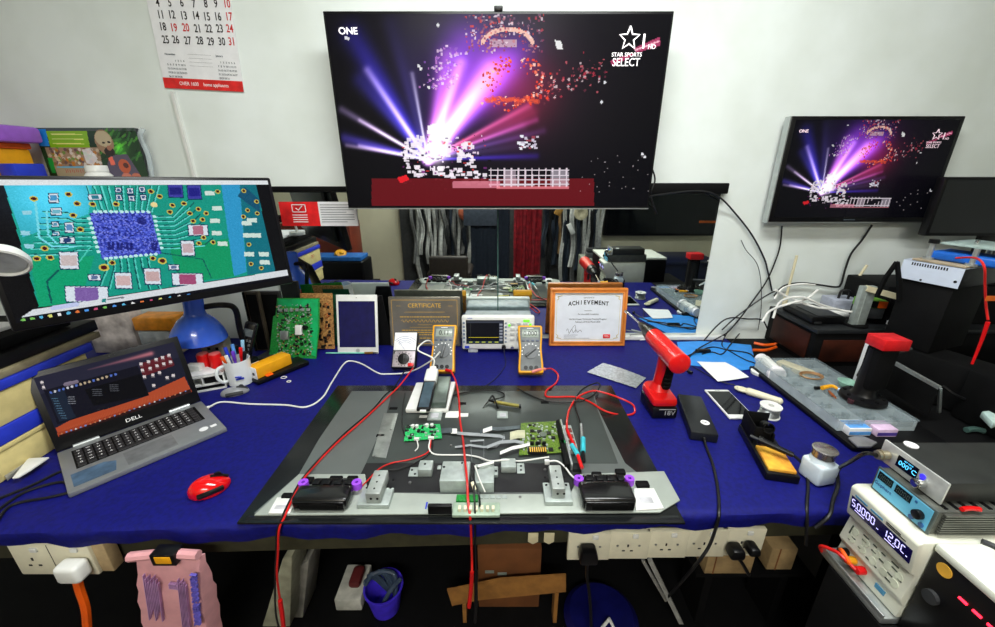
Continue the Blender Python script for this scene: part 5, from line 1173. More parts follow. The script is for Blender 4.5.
ribbon([(510, 436), (518, 434), (525, 434)], 8, .024, mat('ribbon_cream', (190, 190, 160), .4))
ribbon([(500, 453), (512, 448), (522, 446), (530, 444)], 3.2, .028, WHTC)
ribbon([(470, 441), (484, 440), (484, 446), (484, 462)], 1.6, .02)
ribbon([(471, 441), (471, 450), (472, 461)], 1.6, .02)
ribbon([(478, 466), (485, 464), (494, 462)], 2.5, .05, WHTC)
ribbon([(487, 447), (500, 442), (515, 441), (524, 443)], 3, .026)
def wire(pts, r_, m, nm='wire'):
    b = B(); b.tube([P(x, y, z) for x, y, z in pts], r_); return obj(nm, b, m, t)
wire([(430, 440, .022), (429, 448, .02), (434, 454, .017), (450, 455, .017), (465, 455, .017), (478, 457, .02), (490, 461, .03), (505, 460, .034), (520, 461, .017), (535, 459, .016), (549, 457, .016)], .0022, WHTC)
wire([(417, 440, .022), (418, 447, .018), (415, 451, .016)], .0016, WHTC)
wire([(431, 440, .022), (428, 452, .018), (412, 459, .017), (392, 463, .017), (379, 469, .03), (368, 480, .02), (358, 490, .02)], .0018, REDC)
wire([(433, 440, .022), (430, 453, .018), (415, 463, .017), (399, 469, .017), (388, 470, .02)], .0018, BLKC)
wire([(546, 462, .03), (556, 461, .03), (564, 466, .025), (571, 475, .022), (577, 480, .022)], .0022, WHTC)
wire([(405, 436, .02), (402, 424, .016), (403, 405, .016), (405, 393, .016)], .0016, BLKC)
wire([(472, 469, .05), (474, 480, .05), (479, 495, .03), (480, 506, .03)], .0022, BLKC); wire([(475, 466, .05), (479, 478, .05), (485, 492, .03)], .0018, WHTC)
b = B(); q = P(472, 482, .055); b.cyl(q, P(475, 490, .045), .004); obj('wire_sleeve', b, mat('ivory', (225, 220, 190), .4), t)
b = B(); q = P(547, 462, .032); b.box(q.x-.006, q.y-.004, q.z-.006, q.x+.006, q.y+.004, q.z+.006, .001); obj('wire_plug', b, WHT, t)
# battery-like capacitor on panel
p0 = P(495, 402, .022); p1 = P(519, 406, .022)
t2 = thing('crocodile_clip_lead', 'black clip lead with a brass sleeve lying on the top of the opened television', 'test lead', (p0+p1)/2)
b = B(); b.cyl(p0, p1, .006, seg=14); obj('brass_sleeve', b, mat('brass_dull', (150, 140, 70), .35, .6), t2)
b = B(); b.cyl(p1, P(521, 406, .022), .007, seg=14); b.cyl(p0, P(489, 400, .022), .004, seg=14); b.tube([P(489, 400, .022), P(493, 396, .03), P(498, 408, .02)], .003); b.tube([P(489, 400, .02), P(483, 408, .018)], .003, r1=.001); obj('clip', b, BLK, t2)
b = B(); b.tube([P(490, 400, .022), P(503, 397, .018), P(503, 393, .018), P(492, 390, .018), P(475, 391, .017), P(458, 394, .017), P(450, 397, .017)], .0022); obj('cable', b, BLKC, t2)
# test leads
def leadset(name, label, runs, cat='test lead'):
    t = thing(name, label, cat, runs[0][2][0])
    for nm, r_, pts, m in runs:
        b = B(); b.tube(pts, r_); obj(nm, b, m, t)
    return t
fe = fy(-.4)
def over(x1, y1, x2, y2, X): return [at(x1, y1, fy(X)-.008), at((x1+x2)/2, (y1+y2)/2, fy(X)-.012), at(x2, y2, fy(X)-.010)]
leadset('test_lead', 'red test lead curving from the analogue meter down over the bench front', [('lead', .0024, [P(413, 368, .05), P(401, 384, .02), P(390, 395, .0165), P(362, 421, .0165), P(340, 440, .0165), P(318, 462, .0165), P(303, 480, .03), P(292, 500, .03), P(285, 516, .018)]+over(279, 530, 277, 575, -.45)+[at(280, 600, fe-.006)], REDC), ('probe', .005, [at(280, 600, fe-.006), at(283, 622, fe-.004), at(284, 640, fe)], RED)])
leadset('test_lead', 'black test lead running beside the red one from the analogue meter', [('lead', .0022, [P(405, 370, .04), P(395, 386, .02), P(384, 396, .0165), P(372, 410, .0165), P(345, 433, .0165), P(322, 456, .0165), P(302, 479, .03), P(290, 500, .03), P(282, 517, .018)]+over(277, 532, 275, 580, -.45)+[at(276, 615, fe-.006), at(283, 640, fe)], BLKC)])
leadset('test_lead', 'red test lead hanging from the left yellow multimeter over the bench front', [('plug', .0055, [P(446, 370, .035), P(451, 371, .04)], RED), ('lead', .0028, [P(451, 371, .04), P(456, 382, .03), P(459, 400, .0175), P(460, 420, .0175), P(463, 440, .02), P(465, 460, .055), P(467, 480, .055), P(468, 500, .035), P(470, 516, .02)]+over(471, 530, 472, 560, -.06)+[at(472, 572, fe-.01)], REDC), ('probe', .005, [at(472, 572, fe+.01), at(471, 590, fe+.012), at(469, 607, fe+.014)], RED)])
leadset('test_lead', 'black test lead hanging beside the red one over the middle of the bench front', [('lead', .0022, [P(474, 470, .055), P(474, 490, .05), P(475, 510, .03)]+over(475, 530, 476, 570, -.05), BLKC), ('probe', .0045, [at(476, 570, fe+.012), at(476, 600, fe+.012), at(475, 622, fe+.012)], BLK)])
leadset('test_lead', 'red test lead looping from the right yellow multimeter across the opened television', [('plug', .0055, [P(532, 372, .03), P(538, 370, .035), P(545, 369, .03)], mat('pink_plug', (225, 130, 120), .4)), ('lead', .0030, [P(545, 369, .03), P(552, 369, .012), P(558, 375, .006), P(556, 383, .006), P(547, 390, .0165), P(546, 396, .0165), P(555, 397, .0165), P(575, 397, .0165), P(590, 402, .0165), P(605, 411, .0165), P(622, 415, .005), P(634, 413, .004), P(633, 405, .004), P(622, 399, .0165), P(605, 393, .0165), P(592, 391, .02), P(578, 397, .02), P(570, 408, .02), P(567, 420, .035), P(567, 430, .035)], REDC), ('probe', .0042, [P(567, 430, .035), P(573, 443, .036), P(576, 450, .036)], RED), ('probe_collar', .0065, [P(572, 445, .036), P(578, 455, .036)], mat('turquoise', (60, 190, 205), .4)), ('probe_tip', .0045, [P(577, 453, .036), P(582, 468, .03)], RED)])
leadset('test_lead', 'black test lead ending in a turquoise probe on the right of the main board', [('lead', .0024, [P(517, 388, .017), P(530, 395, .017), P(548, 401, .017), P(575, 402, .018), P(592, 396, .018), P(600, 386, .018), P(596, 383, .02), P(583, 389, .02), P(575, 400, .022), P(577, 412, .024), P(581, 424, .03)], BLKC), ('probe', .004, [P(581, 424, .03), P(582, 440, .034)], SIL), ('probe_collar', .0065, [P(583, 438, .034), P(583, 452, .034)], mat('turquoise', (60, 190, 205), .4)), ('probe_tip', .0045, [P(583, 452, .034), P(584, 462, .03)], BLK)])
# ================================================================== component organiser on a black tray
t = thing('tray', 'long black tray under the clear component organiser', 'tray', (1.07, 1.1, .001))
b = B(); b.box(.955, .885, .001, 1.235, 1.36, .016, .006); obj('tray', b, BLK, t)
t = thing('component_organiser', 'clear plastic component organiser full of small parts on the black tray', 'organiser', (1.07, 1.14, .017))
ox0, ox1, oy0, oy1 = .965, 1.185, .955, 1.345
b = B(); b.box(ox0, oy0, .017, ox1, oy1, .020, .001)
for x in (ox0, ox1-.003): b.box(x, oy0, .02, x+.003, oy1, .048, .0008)
for k in range(7): y = oy0+(oy1-oy0-.003)*k/6; b.box(ox0, y, .02, ox1, y+.003, .047, .0008)
for k in (1, 2): x = ox0+(ox1-ox0)*k/3; b.box(x, oy0, .02, x+.002, oy1, .046, .0008)
obj('body', b, CLEAR, t)
b = B(); b.box(ox0-.003, oy0-.003, .049, ox1+.003, oy1+.003, .054, .002); b.box(ox0+.02, oy0-.008, .035, ox0+.06, oy0-.003, .054, .001); b.box(ox1-.06, oy0-.008, .035, ox1-.02, oy0-.003, .054, .001); obj('lid', b, FROST, t)
b = B(); q = random.Random(31)
for k in range(160):
    x = q.uniform(ox0+.012, ox1-.012); y = q.uniform(oy0+.012, oy1-.012); s1 = q.uniform(.002, .008); s2 = q.uniform(.002, .008); b.box(x-s1, y-s2, .0205, x+s1, y+s2, .0205+q.uniform(.003, .018))
o = obj('small_parts', b, mat('mixed_parts', (120, 135, 140), .5, scale=60, col2=(70, 75, 70)), t); o['kind'] = 'stuff'
def on_lid(px, py, z=.055): return P(px, py, z)
c = on_lid(811, 377); b = B()
for k in range(3): b.tube([(c.x+(.030+k*.003)*math.cos(a), c.y+(.022+k*.002)*math.sin(a), .0575+k*.0022) for a in np.linspace(0, 2*PI, 25)], .0018, smooth=False)
one('wire_coil', b, mat('copper_wire', (170, 130, 90), .4, .3), 'thin copper wire coil lying on the organiser lid', 'wire coil')
c = on_lid(832, 389); b = B(); b.tube([on_lid(822, 388, .062), on_lid(832, 386, .064), on_lid(838, 389, .062)], .007, r1=.004); one('yellow_connector', b, YEL, 'yellow connector piece lying on the organiser lid', 'connector')
b = B(); b.tube([on_lid(815, 388, .062), on_lid(819, 388, .062)], .006); one('rubber_plug', b, BLK, 'small black knob left of the yellow connector on the organiser', 'cap')
b = B(); b.tube([on_lid(833, 396, .06), on_lid(829, 391, .06), on_lid(836, 398, .06)], .003); one('copper_part', b, mat('copper', (200, 110, 60), .3, .8), 'small copper part lying near the yellow connector', 'component')
c = on_lid(847, 386); b = B(T(c.x, c.y, .0555)); b.lathe([(0, 0), (.02, 0), (.028, .016), (.026, .016), (.018, .003), (0, .003)]); one('small_dish', b, mat('pale_green_clear', (170, 215, 195), .25, alpha=.7), 'pale green clear dish at the back of the organiser lid', 'dish')
b = B(); c = on_lid(842, 392); b.box(c.x-.012, c.y-.008, .0555, c.x+.012, c.y+.008, .066, .002); one('small_pack', b, mat('pale_blue', (190, 215, 245), .4), 'small pale blue pack in front of the pale green dish', 'pack')
c = on_lid(850, 403); b = B(T(c.x, c.y, .0556)); b.cyl((0, 0, 0), (0, 0, .012), .008); one('rubber_button', b, mat('maroon_rubber', (60, 25, 35), .6), 'dark maroon rubber button on the organiser lid', 'button')
# cream strip behind the organiser
b = B(); slab(b, [(776, 361), (783, 359), (816, 371), (806, 373)], .012, .05, .003); one('power_strip', b, CRM, 'cream plastic strip lying behind the organiser', 'power strip')
for i, (q4, m, m2, lab) in enumerate(((((850, 425), (869, 424), (870, 433), (848, 433)), mat('carton_blue', (90, 160, 230), .5), PAP, 'small blue and white carton at the front of the black tray'), (((873, 425), (893, 425), (896, 434), (876, 434)), mat('carton_pink', (225, 195, 225), .5), mat('carton_violet', (80, 60, 150), .5), 'small pink and violet carton at the front right of the black tray'))):
    a = P(q4[3][0], q4[3][1]+3, .016); c = P(q4[2][0], q4[2][1]+3, .016)
    t = thing('carton', lab, 'box', ((a.x+c.x)/2, a.y+.015, .0165))
    b = B(); b.box(a.x, a.y, .0165, c.x, a.y+.045, .04, .001); obj('carton', b, PAP if i == 0 else m, t)
    b = B(); b.box(a.x+.001, a.y-.0006, .02, c.x-.001, a.y, .03); b.box(a.x+.002, a.y+.004, .04, c.x-.002, a.y+.04, .0405) if i == 0 else None; obj('print', b, m if i == 0 else m2, t)
b = B(); slab(b, [(848, 437), (860, 434), (878, 442), (872, 446), (858, 446)], .0165, .024, .003); one('blister_pack', b, mat('grey_blister', (120, 120, 122), .3), 'grey clear blister piece on the front corner of the black tray', 'pack')
# ================================================================== pillar with red top
px_, py_ = 1.115, 1.06
t = thing('vice_pillar', 'black round pillar stand with a red block on top, standing on the organiser', 'stand', (px_, py_, .055))
b = B(T(px_, py_, .055)); b.lathe([(0, 0), (.056, 0), (.058, .004), (.056, .014), (.034, .02), (.028, .03), (.026, .17), (0, .17)], 40); obj('pillar', b, BLK, t)
b = B()
for k in range(8):
    a = 2*PI*k/8; b.cyl((px_+.045*math.cos(a), py_+.045*math.sin(a), .068), (px_+.045*math.cos(a), py_+.045*math.sin(a), .0745), .005, seg=12)
obj('bolt', b, BLKM, t)
b = B(); b.box(px_-.033, py_-.04, .235, px_+.043, py_+.02, .268, .003); obj('red_block', b, mat('dull_red', (205, 20, 26), .45), t)
b = B(); b.box(px_-.025, py_-.03, .10, px_+.032, py_+.018, .234, .008); obj('neck', b, BLKM, t)
b = B(); b.cyl((px_+.03, py_-.01, .215), (px_+.11, py_+.02, .215), .006); b.cyl((px_-.0, py_+.03, .12), (px_+.1, py_+.12, .135), .009); obj('handle_bar', b, DGR, t)
# standing blue white carton
c = at(869, 394, 1.13); z1 = at(868, 346, 1.13).z
b = B(); b.box(c.x-.02, 1.13, .056, c.x+.004, 1.18, z1, .002)
t = thing('tall_carton', 'narrow blue and white carton standing behind the black pillar', 'box', (c.x, 1.15, .056)); obj('carton', b, PAP, t)
b = B(); b.box(c.x-.019, 1.1292, .12, c.x+.003, 1.13, z1-.004); obj('blue_face', b, mat('carton_blue', (90, 160, 230)), t)
# silver post clamp stand
c = at(858, 322, 1.415)
t = thing('clamp_stand', 'silver upright post with a white bracket arm rising behind the red block', 'stand', (c.x, 1.42, .1545))
zt = at(866, 286, 1.42).z
b = B(); b.box(c.x-.026, 1.41, .1545, c.x+.026, 1.43, zt, .002); b.box(c.x-.008, 1.408, .155, c.x-.004, 1.41, zt-.01); obj('post', b, GAL, t)
b = B(); a = at(866, 288, 1.415); d = at(902, 298, 1.38); b.tube([a, d], .014, smooth=False, seg=4); obj('bracket_arm', b, CRM, t)
b = B(); b.cyl((c.x, 1.425, .1545), (c.x, 1.425, .162), .04); obj('foot', b, BLKM, t)
# ================================================================== black cabinet with routers
t = thing('cabinet', 'black low cabinet with brown drawer fronts carrying the routers', 'cabinet', (1.65, 1.5, .001))
b = B(); b.box(1.2, 1.385, .001, 2.5, WY-.006, .138, .003); obj('body', b, BLKM, t)
b = B(); b.box(1.19, 1.375, .138, 2.5, WY-.006, .154, .003); obj('top', b, mat('black_top', (30, 32, 34), .4), t)
b = B(); b.box(1.196, 1.41, .02, 1.1998, 1.62, .125, .002); obj('side_panel', b, WOOD, t)
b = B(); b.box(1.23, 1.380, .02, 1.60, 1.3848, .11, .002); o = obj('drawer_front', b, WOOD, t)
b = B(); b.cyl((1.40, 1.365, .065), (1.40, 1.380, .065), .012); obj('drawer_knob', b, BLK, o)
CZ = .1545
a = P(777, 315, CZ); 
t = thing('router', 'black router with upright cream aerial at the left end of the cabinet', 'router', (1.27, 1.52, CZ))
b = B(); b.box(1.205, 1.43, CZ, 1.335, 1.60, CZ+.030, .006); obj('case', b, BLK, t)
c = at(804, 302, 1.50); z1 = at(804, 266, 1.50).z
b = B(); b.cyl((c.x, 1.60, CZ+.02), (c.x, 1.60, z1+.02), .005); b.cyl((c.x, 1.60, CZ+.02), (c.x, 1.60, CZ+.06), .009); obj('aerial', b, CRM, t)
b = B(); b.box(1.215, 1.425, CZ+.004, 1.24, 1.43, CZ+.012); b.box(1.23, 1.44, CZ+.030, 1.32, 1.56, CZ+.033, .001); obj('top_plate', b, DGR, t)
t = thing('router', 'white router under the grey box on the black cabinet', 'router', (1.50, 1.48, CZ))
a = at(826, 318, 1.50); c = at(868, 318, 1.50)
b = B(); b.box(a.x, 1.50, CZ, c.x, 1.63, CZ+.026, .010, 3); obj('case', b, WHT, t)
p0 = at(855, 284, 1.60); p1 = at(867, 265, 1.60)
b = B(); b.cyl((p0.x-.01, 1.60, CZ+.1), p1, .006, .005); b.cyl((p0.x-.01, 1.60, CZ+.03), (p0.x-.01, 1.60, CZ+.1), .008); obj('aerial', b, CRM, t)
t = thing('power_box', 'grey box with a black cable on top of the white router', 'box', (1.5, 1.5, CZ+.027))
a = at(836, 303, a.y+.02); c = at(874, 303, a.y); 
b = B(); b.box(a.x, a.y, CZ+.027, c.x, a.y+.08, CZ+.068, .004); obj('case', b, mat('lavender_grey', (165, 170, 185), .4), t)
b = B(); b.tube([(a.x+.03, a.y+.03, CZ+.068), (a.x+.035, a.y+.03, CZ+.1), (a.x+.06, a.y+.02, CZ+.1), (a.x+.06, a.y+.02, CZ+.069)], .0045); obj('cable', b, BLKC, t)
q0 = at(858, 301, 1.42); 
t = thing('battery_carton', 'green black and orange carton lying beside the grey box', 'box', (q0.x+.03, 1.45, CZ+.027), (0, 0, math.radians(-10)))
b = B(); b.box(.0, -.02, .042, .085, .03, .072, .002); obj('green_top', b, mat('lime_green', (110, 170, 60), .5), t, True)
b = B(); b.box(.0, -.022, .044, .055, -.0195, .070, .001); obj('black_panel', b, BLK, t, True); b = B(); b.box(.055, -.022, .044, .085, -.0195, .070, .001); obj('orange_panel', b, ORG, t, True)
b = B(); b.box(0, -.018, 0, .085, .03, .0418, .001); obj('carton', b, DGR, t, True)
b = B(); pbox(b, 925, 323, 940, 329, .01, CZ, .002); one('white_adaptor', b, WHT, 'small white block on the black cabinet near the big black machine', 'block')
for pts, lab in ((((773, 318), (780, 302), (800, 297), (822, 305), (840, 310), (852, 312)), 'white network cable sagging across the front of the black router'),
                 (((775, 290), (790, 298), (815, 307), (835, 309)), 'white network cable crossing from the wall over the black router'),
                 (((762, 322), (770, 311), (788, 304), (806, 299), (818, 290)), 'white network cable climbing from the cabinet corner to the aerial'),
                 (((774, 299), (783, 288), (800, 284), (815, 285)), 'thin white cable arching behind the black router')):
    b = B(); n_ = len(pts); b.tube([at(x, y, 1.40+.02*math.sin(i*2)) for i, (x, y) in enumerate(pts)], .0042 if 'thin' not in lab else .003); one('network_cable', b, WHTC, lab, 'cable')
wall_runs = (
 (((652, 168), (655, 180), (651, 195), (657, 214)), .0030, 'black cable loop beside the lower right corner of the large television'),
 (((640, 198), (665, 194), (700, 191), (719, 197), (735, 213), (752, 235), (764, 258), (768, 272), (772, 291)), .0034, 'black cable from the large television sweeping down the wall to the cabinet'),
 (((782, 226), (780, 246), (775, 262), (766, 282), (752, 302), (737, 322), (724, 336)), .0030, 'black cable from the left end of the smaller television to the bench corner'),
 (((872, 225), (862, 240), (851, 254), (845, 270), (841, 284), (836, 287), (820, 285), (800, 283), (784, 286), (774, 296)), .0040, 'thick black cable from the middle of the smaller television to the routers'),
 (((741, 240), (746, 250), (757, 264), (761, 284), (761, 310), (758, 330)), .0016, 'thin grey cable on the wall left of the smaller television'),
 (((722, 330), (735, 318), (755, 303), (771, 293), (780, 290)), .0030, 'black cable rising from the bench corner to the routers'),
 (((700, 345), (718, 325), (730, 318), (748, 319), (762, 320), (768, 330)), .0030, 'black cable dipping behind the light blue sheet'),
)
for i, (pts, r_, lab) in enumerate(wall_runs):
    b = B(); b.tube([at(x, y, (WY-.045 if y < 210 and i < 2 else WY-.012-.004*i)) for x, y in pts], r_); one('cable', b, BLKC if 'grey' not in lab else DGR, lab, 'cable')
desk_runs = (
 (((640, 340, .02), (660, 338, .01), (690, 331, .03), (715, 326, .04), (745, 322, .05), (770, 312, .06)), .0026, WHTC, 'white cable along the wall behind the drill'),
 (((630, 335, .03), (655, 331, .03), (690, 322, .05), (720, 314, .07), (745, 300, .1)), .0026, mat('grey_cable', (130, 130, 130), .5), 'grey cable climbing along the mirror foot behind the drill'),
 (((683, 358, .006), (697, 352, .012), (712, 347, .006), (728, 350, .006), (748, 353, .006), (757, 360, .006)), .0028, BLKC, 'black power cable lying over the light blue sheet'),
 (((689, 371, .006), (686, 362, .006), (698, 349, .01), (718, 338, .03), (729, 331, .06), (740, 318, .09)), .0028, BLKC, 'black cable from the corner ending in a plug beside the blue sheet'),
 (((728, 331, .05), (722, 345, .006), (733, 353, .006), (746, 360, .006), (756, 364, .006), (757, 372, .006)), .0022, BLKC, 'thin black cable looping over the right part of the blue sheet'),
 (((692, 366, .004), (706, 374, .004), (719, 381, .004), (735, 385, .004)), .0016, BLKC, 'thin black wire passing under the white creased paper'),
 (((740, 333, .02), (730, 345, .006), (722, 354, .006), (712, 352, .006), (702, 354, .006)), .0026, BLKC, 'black cable coil at the middle of the blue sheet'))
for pts, r_, m, lab in desk_runs:
    b = B(); b.tube([P(x, y, z) for x, y, z in pts], r_); one('cable', b, m, lab, 'cable')
b = B(); b.cyl(P(688, 371, .008), P(692, 373, .008), .006); one('cable_plug', b, BLK, 'small plug end on the cloth beside the blue sheet', 'plug')
b = B(); q0 = P(703, 351, .01); b.box(q0.x-.03, q0.y-.008, .004, q0.x+.03, q0.y+.008, .018, .004, M=None); one('power_connector', b, BLK, 'black inline connector on the light blue sheet', 'connector')
# ================================================================== big black machine and the white box
BX0 = 1.455
t = thing('rework_machine', 'big black machine standing on the cabinet at the right edge', 'machine', (BX0+.4, 1.30, CZ))
b = B(); b.box(BX0, 1.43, CZ, BX0+.8, 1.62, .305, .006); obj('rear_body', b, BLKM, t)
b = B(); b.box(BX0+.02, 1.424, CZ+.02, BX0+.16, 1.43, .28, .004); b.cyl((BX0+.05, 1.420, CZ+.03), (BX0+.05, 1.426, CZ+.03), .01); obj('front_panel', b, BLK, t)
b = B(); b.box(BX0+.03, 1.422, CZ+.005, BX0+.05, 1.4239, CZ+.02); obj('label_plate', b, PAP, t)
# tripod leg shape left of white box
wx = at(898, 277, 1.30)
q_ = [at(897, 259, 1.30), at(957, 271, 1.16), at(953, 289, 1.16), at(898, 276, 1.30)]
t = thing('heater_supply', 'white faced control box with slots under the blue workpiece holder', 'control box', (q_[0].x+.15, 1.35, .305))
fx = (q_[1]-q_[0]); fx.z = 0; L_ = fx.length; FA = math.atan2(fx.y, fx.x); base_z = q_[3].z
SM = T(q_[3].x, q_[3].y, q_[0].z-.062) @ Matrix.Rotation(FA, 4, 'Z')
hz_ = .062
t.matrix_basis = SM
b = B(); b.box(0, .002, 0, L_, .24, hz_-.002, .003); obj('body', b, BLK, t, True)
b = B(); b.box(0, 0, 0, L_, .002, hz_, .0005, 1); b.box(0, 0, hz_-.002, L_, .24, hz_, .0005, 1); obj('white_face', b, mat('pale_blue_white', (205, 215, 232), .4, var=.02), t, True)
b = B()
for k in range(14): b.box(L_*.16+k*L_*.044, -.0006, hz_-.014, L_*.16+k*L_*.044+.0035, .0, hz_-.005)
b.cyl((L_*.4, -.001, .006), (L_*.4, 0, .006), .003); b.cyl((L_*.93, -.001, .02), (L_*.93, 0, .02), .004); obj('slots', b, BLK, t, True)
b = B(); z_ = SM.translation.z
p0 = at(892, 262, 1.33); p1 = at(878, 292, 1.33)
b2 = B(); b2.tube([at(897, 262, 1.29), at(886, 277, 1.30), at(877, 296, 1.31)], .007, smooth=False, seg=4); b2.tube([at(897, 262, 1.29), at(899, 280, 1.29), at(899, 300, 1.28)], .007, smooth=False, seg=4)
one('support_frame', b2, BLKM, 'black inverted V shaped support left of the white faced box', 'support')
# support under the heater supply
b = B(SM); b.box(.01, .01, CZ-z_, L_-.01, .2, -.002, .004); b.box(L_*.45, .0, -z_+.004, L_+.35, .12, CZ-z_-.002, .004); one('machine_block', b, BLKM, 'black machine block directly under the white faced box', 'machine')
# holder with standoffs
t = thing('workpiece_holder', 'clear plate on silver standoffs over a blue slab at the right edge', 'holder', SM @ Vector((.2, .1, hz_)))
t.matrix_basis = SM @ T(0, 0, hz_)
b = B(); b.box(.02, .0, .001, L_*1.0, .18, .007, .001); obj('base_plate', b, mat('tan_board', (170, 155, 130), .5), t, True)
b = B(); b.box(.045, .03, .008, L_+.06, .13, .036, .008, 3); obj('blue_slab', b, mat('bright_blue', (25, 95, 190), .4), t, True)
for x, y in ((.045, .03), (L_*.98, .03), (.12, .17), (L_+.14, .17)):
    b = B(); b.cyl((x, y, .007), (x, y, .058), .007, seg=14); b.cyl((x, y, .007), (x, y, .014), .014, seg=14); obj('standoff', b, SIL, t, True)
b = B(); b.box(.06, .03, .058, L_+.25, .20, .064, .001); obj('clear_plate', b, mat('cloudy_plate', (165, 185, 180), .3), t, True)
b = B()
for k in range(5): b.cyl((.12+k*.05, .08+(k % 2)*.05, .064), (.12+k*.05, .08+(k % 2)*.05, .076), .006, seg=12)
obj('thumb_screw', b, CHR, t, True)
b = B(); b.cyl((.045, .03, .058), (.045, .03, .07), .013); obj('black_knob', b, BLK, t, True)
# red cable with probe
b1 = [at(956, 258, 1.10), at(975, 258, 1.05), at(984, 266, 1.0), at(985, 285, 1.0), at(986, 305, 1.0), at(988, 320, .99)]
t = thing('test_lead', 'red test lead hanging at the right edge in front of the black machine', 'test lead', b1[-1])
b = B(); b.tube(b1, .0028); obj('lead', b, REDC, t)
b = B(); b.tube([at(988, 322, .99), at(981, 342, .99), at(972, 364, .99)], .0048, r1=.003); obj('probe', b, RED, t)
# dark equipment filling the right of the side table
t = thing('equipment_case', 'black equipment case with an orange mark at the far right edge', 'machine', (1.62, 1.05, .001))
b = B(); b.box(1.40, .90, .001, 1.95, 1.06, .16, .008); b.box(1.50, .92, .16, 1.95, 1.05, .30, .006); obj('body', b, BLKM, t)
c = at(990, 299, .92); b = B(); b.box(c.x-.012, .917, c.z-.004, c.x+.2, .9195, c.z+.008); obj('orange_mark', b, mat('dull_orange', (200, 95, 20), .5), t)
t = thing('metal_tray', 'dark flat panel with a bright silver edge right of the black pillar', 'panel', P(915, 380, .1))
q = [P(893, 362, .15), P(938, 383, .13), P(940, 412, .02), P(896, 392, .03)]
b = B(); a = P(895, 363, .14); c = P(940, 388, .12)
b.tube([a, c], .007, seg=4, smooth=False); b.tube([c, P(939, 412, .03)], .005, seg=4, smooth=False); obj('silver_edge', b, SIL, t)
b = B(); d = Vector((0, 0, -.09)); tb = bmesh.new(); vs = [tb.verts.new(p) for p in (a, c, c+d, a+d)]; tb.faces.new(vs); thick(tb, .004); b.merge(tb); obj('panel', b, BLKM, t)
b = B(); b.tube([P(943, 386, .1), P(956, 395, .08), P(975, 402, .06), P(985, 398, .06)], .004); one('cable', b, BLKC, 'black cable beside the dark silver edged panel', 'cable')
b = B(); slab(b, [(982, 411), (1000, 409), (1003, 419), (994, 423)], .05, .07, .003); one('white_box', b, mat('pale_teal', (190, 215, 210), .5), 'pale corner of a box at the right edge below the cables', 'box')
c = P(975, 430, .03); b = B(); b.tube([P(966, 430, .01), P(975, 429, .012), P(984, 431, .01)], .008); one('cable_plug', b, mat('dark_teal', (60, 85, 80), .4), 'dull green connector lying right of the black station', 'plug')
# ================================================================== bench supplies at the right front
t = thing('equipment_rack', 'dark metal rack standing in front of the bench under the power supplies', 'rack', (1.0, .42, -.75))
b = B(); b.box(.715, .12, -.75, 1.4, .628, -.085, .004); obj('cabinet', b, BLKM, t)
b = B(); b.box(.716, .505, -.0835, 1.0, .655, -.068, .003); b.box(.715, .505, -.068, .719, .655, -.060, .001); obj('silver_tray', b, SIL, t)
PZ0, PZ1 = -.0655, .120
fx0 = .722
t = thing('bench_power_supply', 'white bench power supply with violet digits reading five volts at the right front', 'power supply', (.85, .58, PZ0))
py0, py1 = .505, .645
def sidep(b, prof, y0, y1, bev=.003):           # profile in x,z extruded along y
    return b.prism([(x, z) for x, z in prof], -y1, -y0, bev, M=RX90)
b = B(); sidep(b, [(fx0+.016, PZ0), (1.0, PZ0), (1.0, PZ1), (fx0+.004, PZ1), (fx0-.004, PZ1-.006), (fx0+.006, PZ1-.075), (fx0+.018, PZ1-.080), (fx0+.010, PZ0+.045), (fx0+.020, PZ0+.030)], py0, py1, .004)
obj('case', b, mat('psu_ivory', (222, 224, 208), .42, var=.03), t)
# bezel: local plane on the sloping front
def face(x0, z0, x1, z1):                        # frame on a -X facing sloped face: local x to -Y, local y up, z out
    up = Vector((x1-x0, 0, z1-z0)).normalized(); ux = Vector((0, -1, 0)); n = ux.cross(up)
    return Matrix(((ux.x, up.x, n.x, x0), (ux.y, up.y, n.y, 0), (ux.z, up.z, n.z, z0), (0, 0, 0, 1)))
FB = face(fx0+.006, PZ1-.075, fx0-.004, PZ1-.006)
W2 = py1-py0; SH_ = T(-(py1+py0)/2, 0, 0) @ Matrix()
def FBm(M): return M
cm = (py0+py1)/2
FBc = FB.copy(); FBc.translation = Vector((fx0+.006, cm, PZ1-.075))
b = B(FBc); b.box(-.062, .020, .0, .064, .052, .0012, .001, 1); obj('display_window', b, mat('display_navy', (12, 8, 60), .15, emit=.35, var=0), t); dw = bpy.data.objects[C.objects[-1].name]
DIG = mat('display_digits', (205, 200, 255), .5, emit=1.1, var=0)
SEG = {'0': 'abcdef', '1': 'bc', '2': 'abged', '5': 'afgcd', 'C': 'afed', '-': 'g', '.': ''}
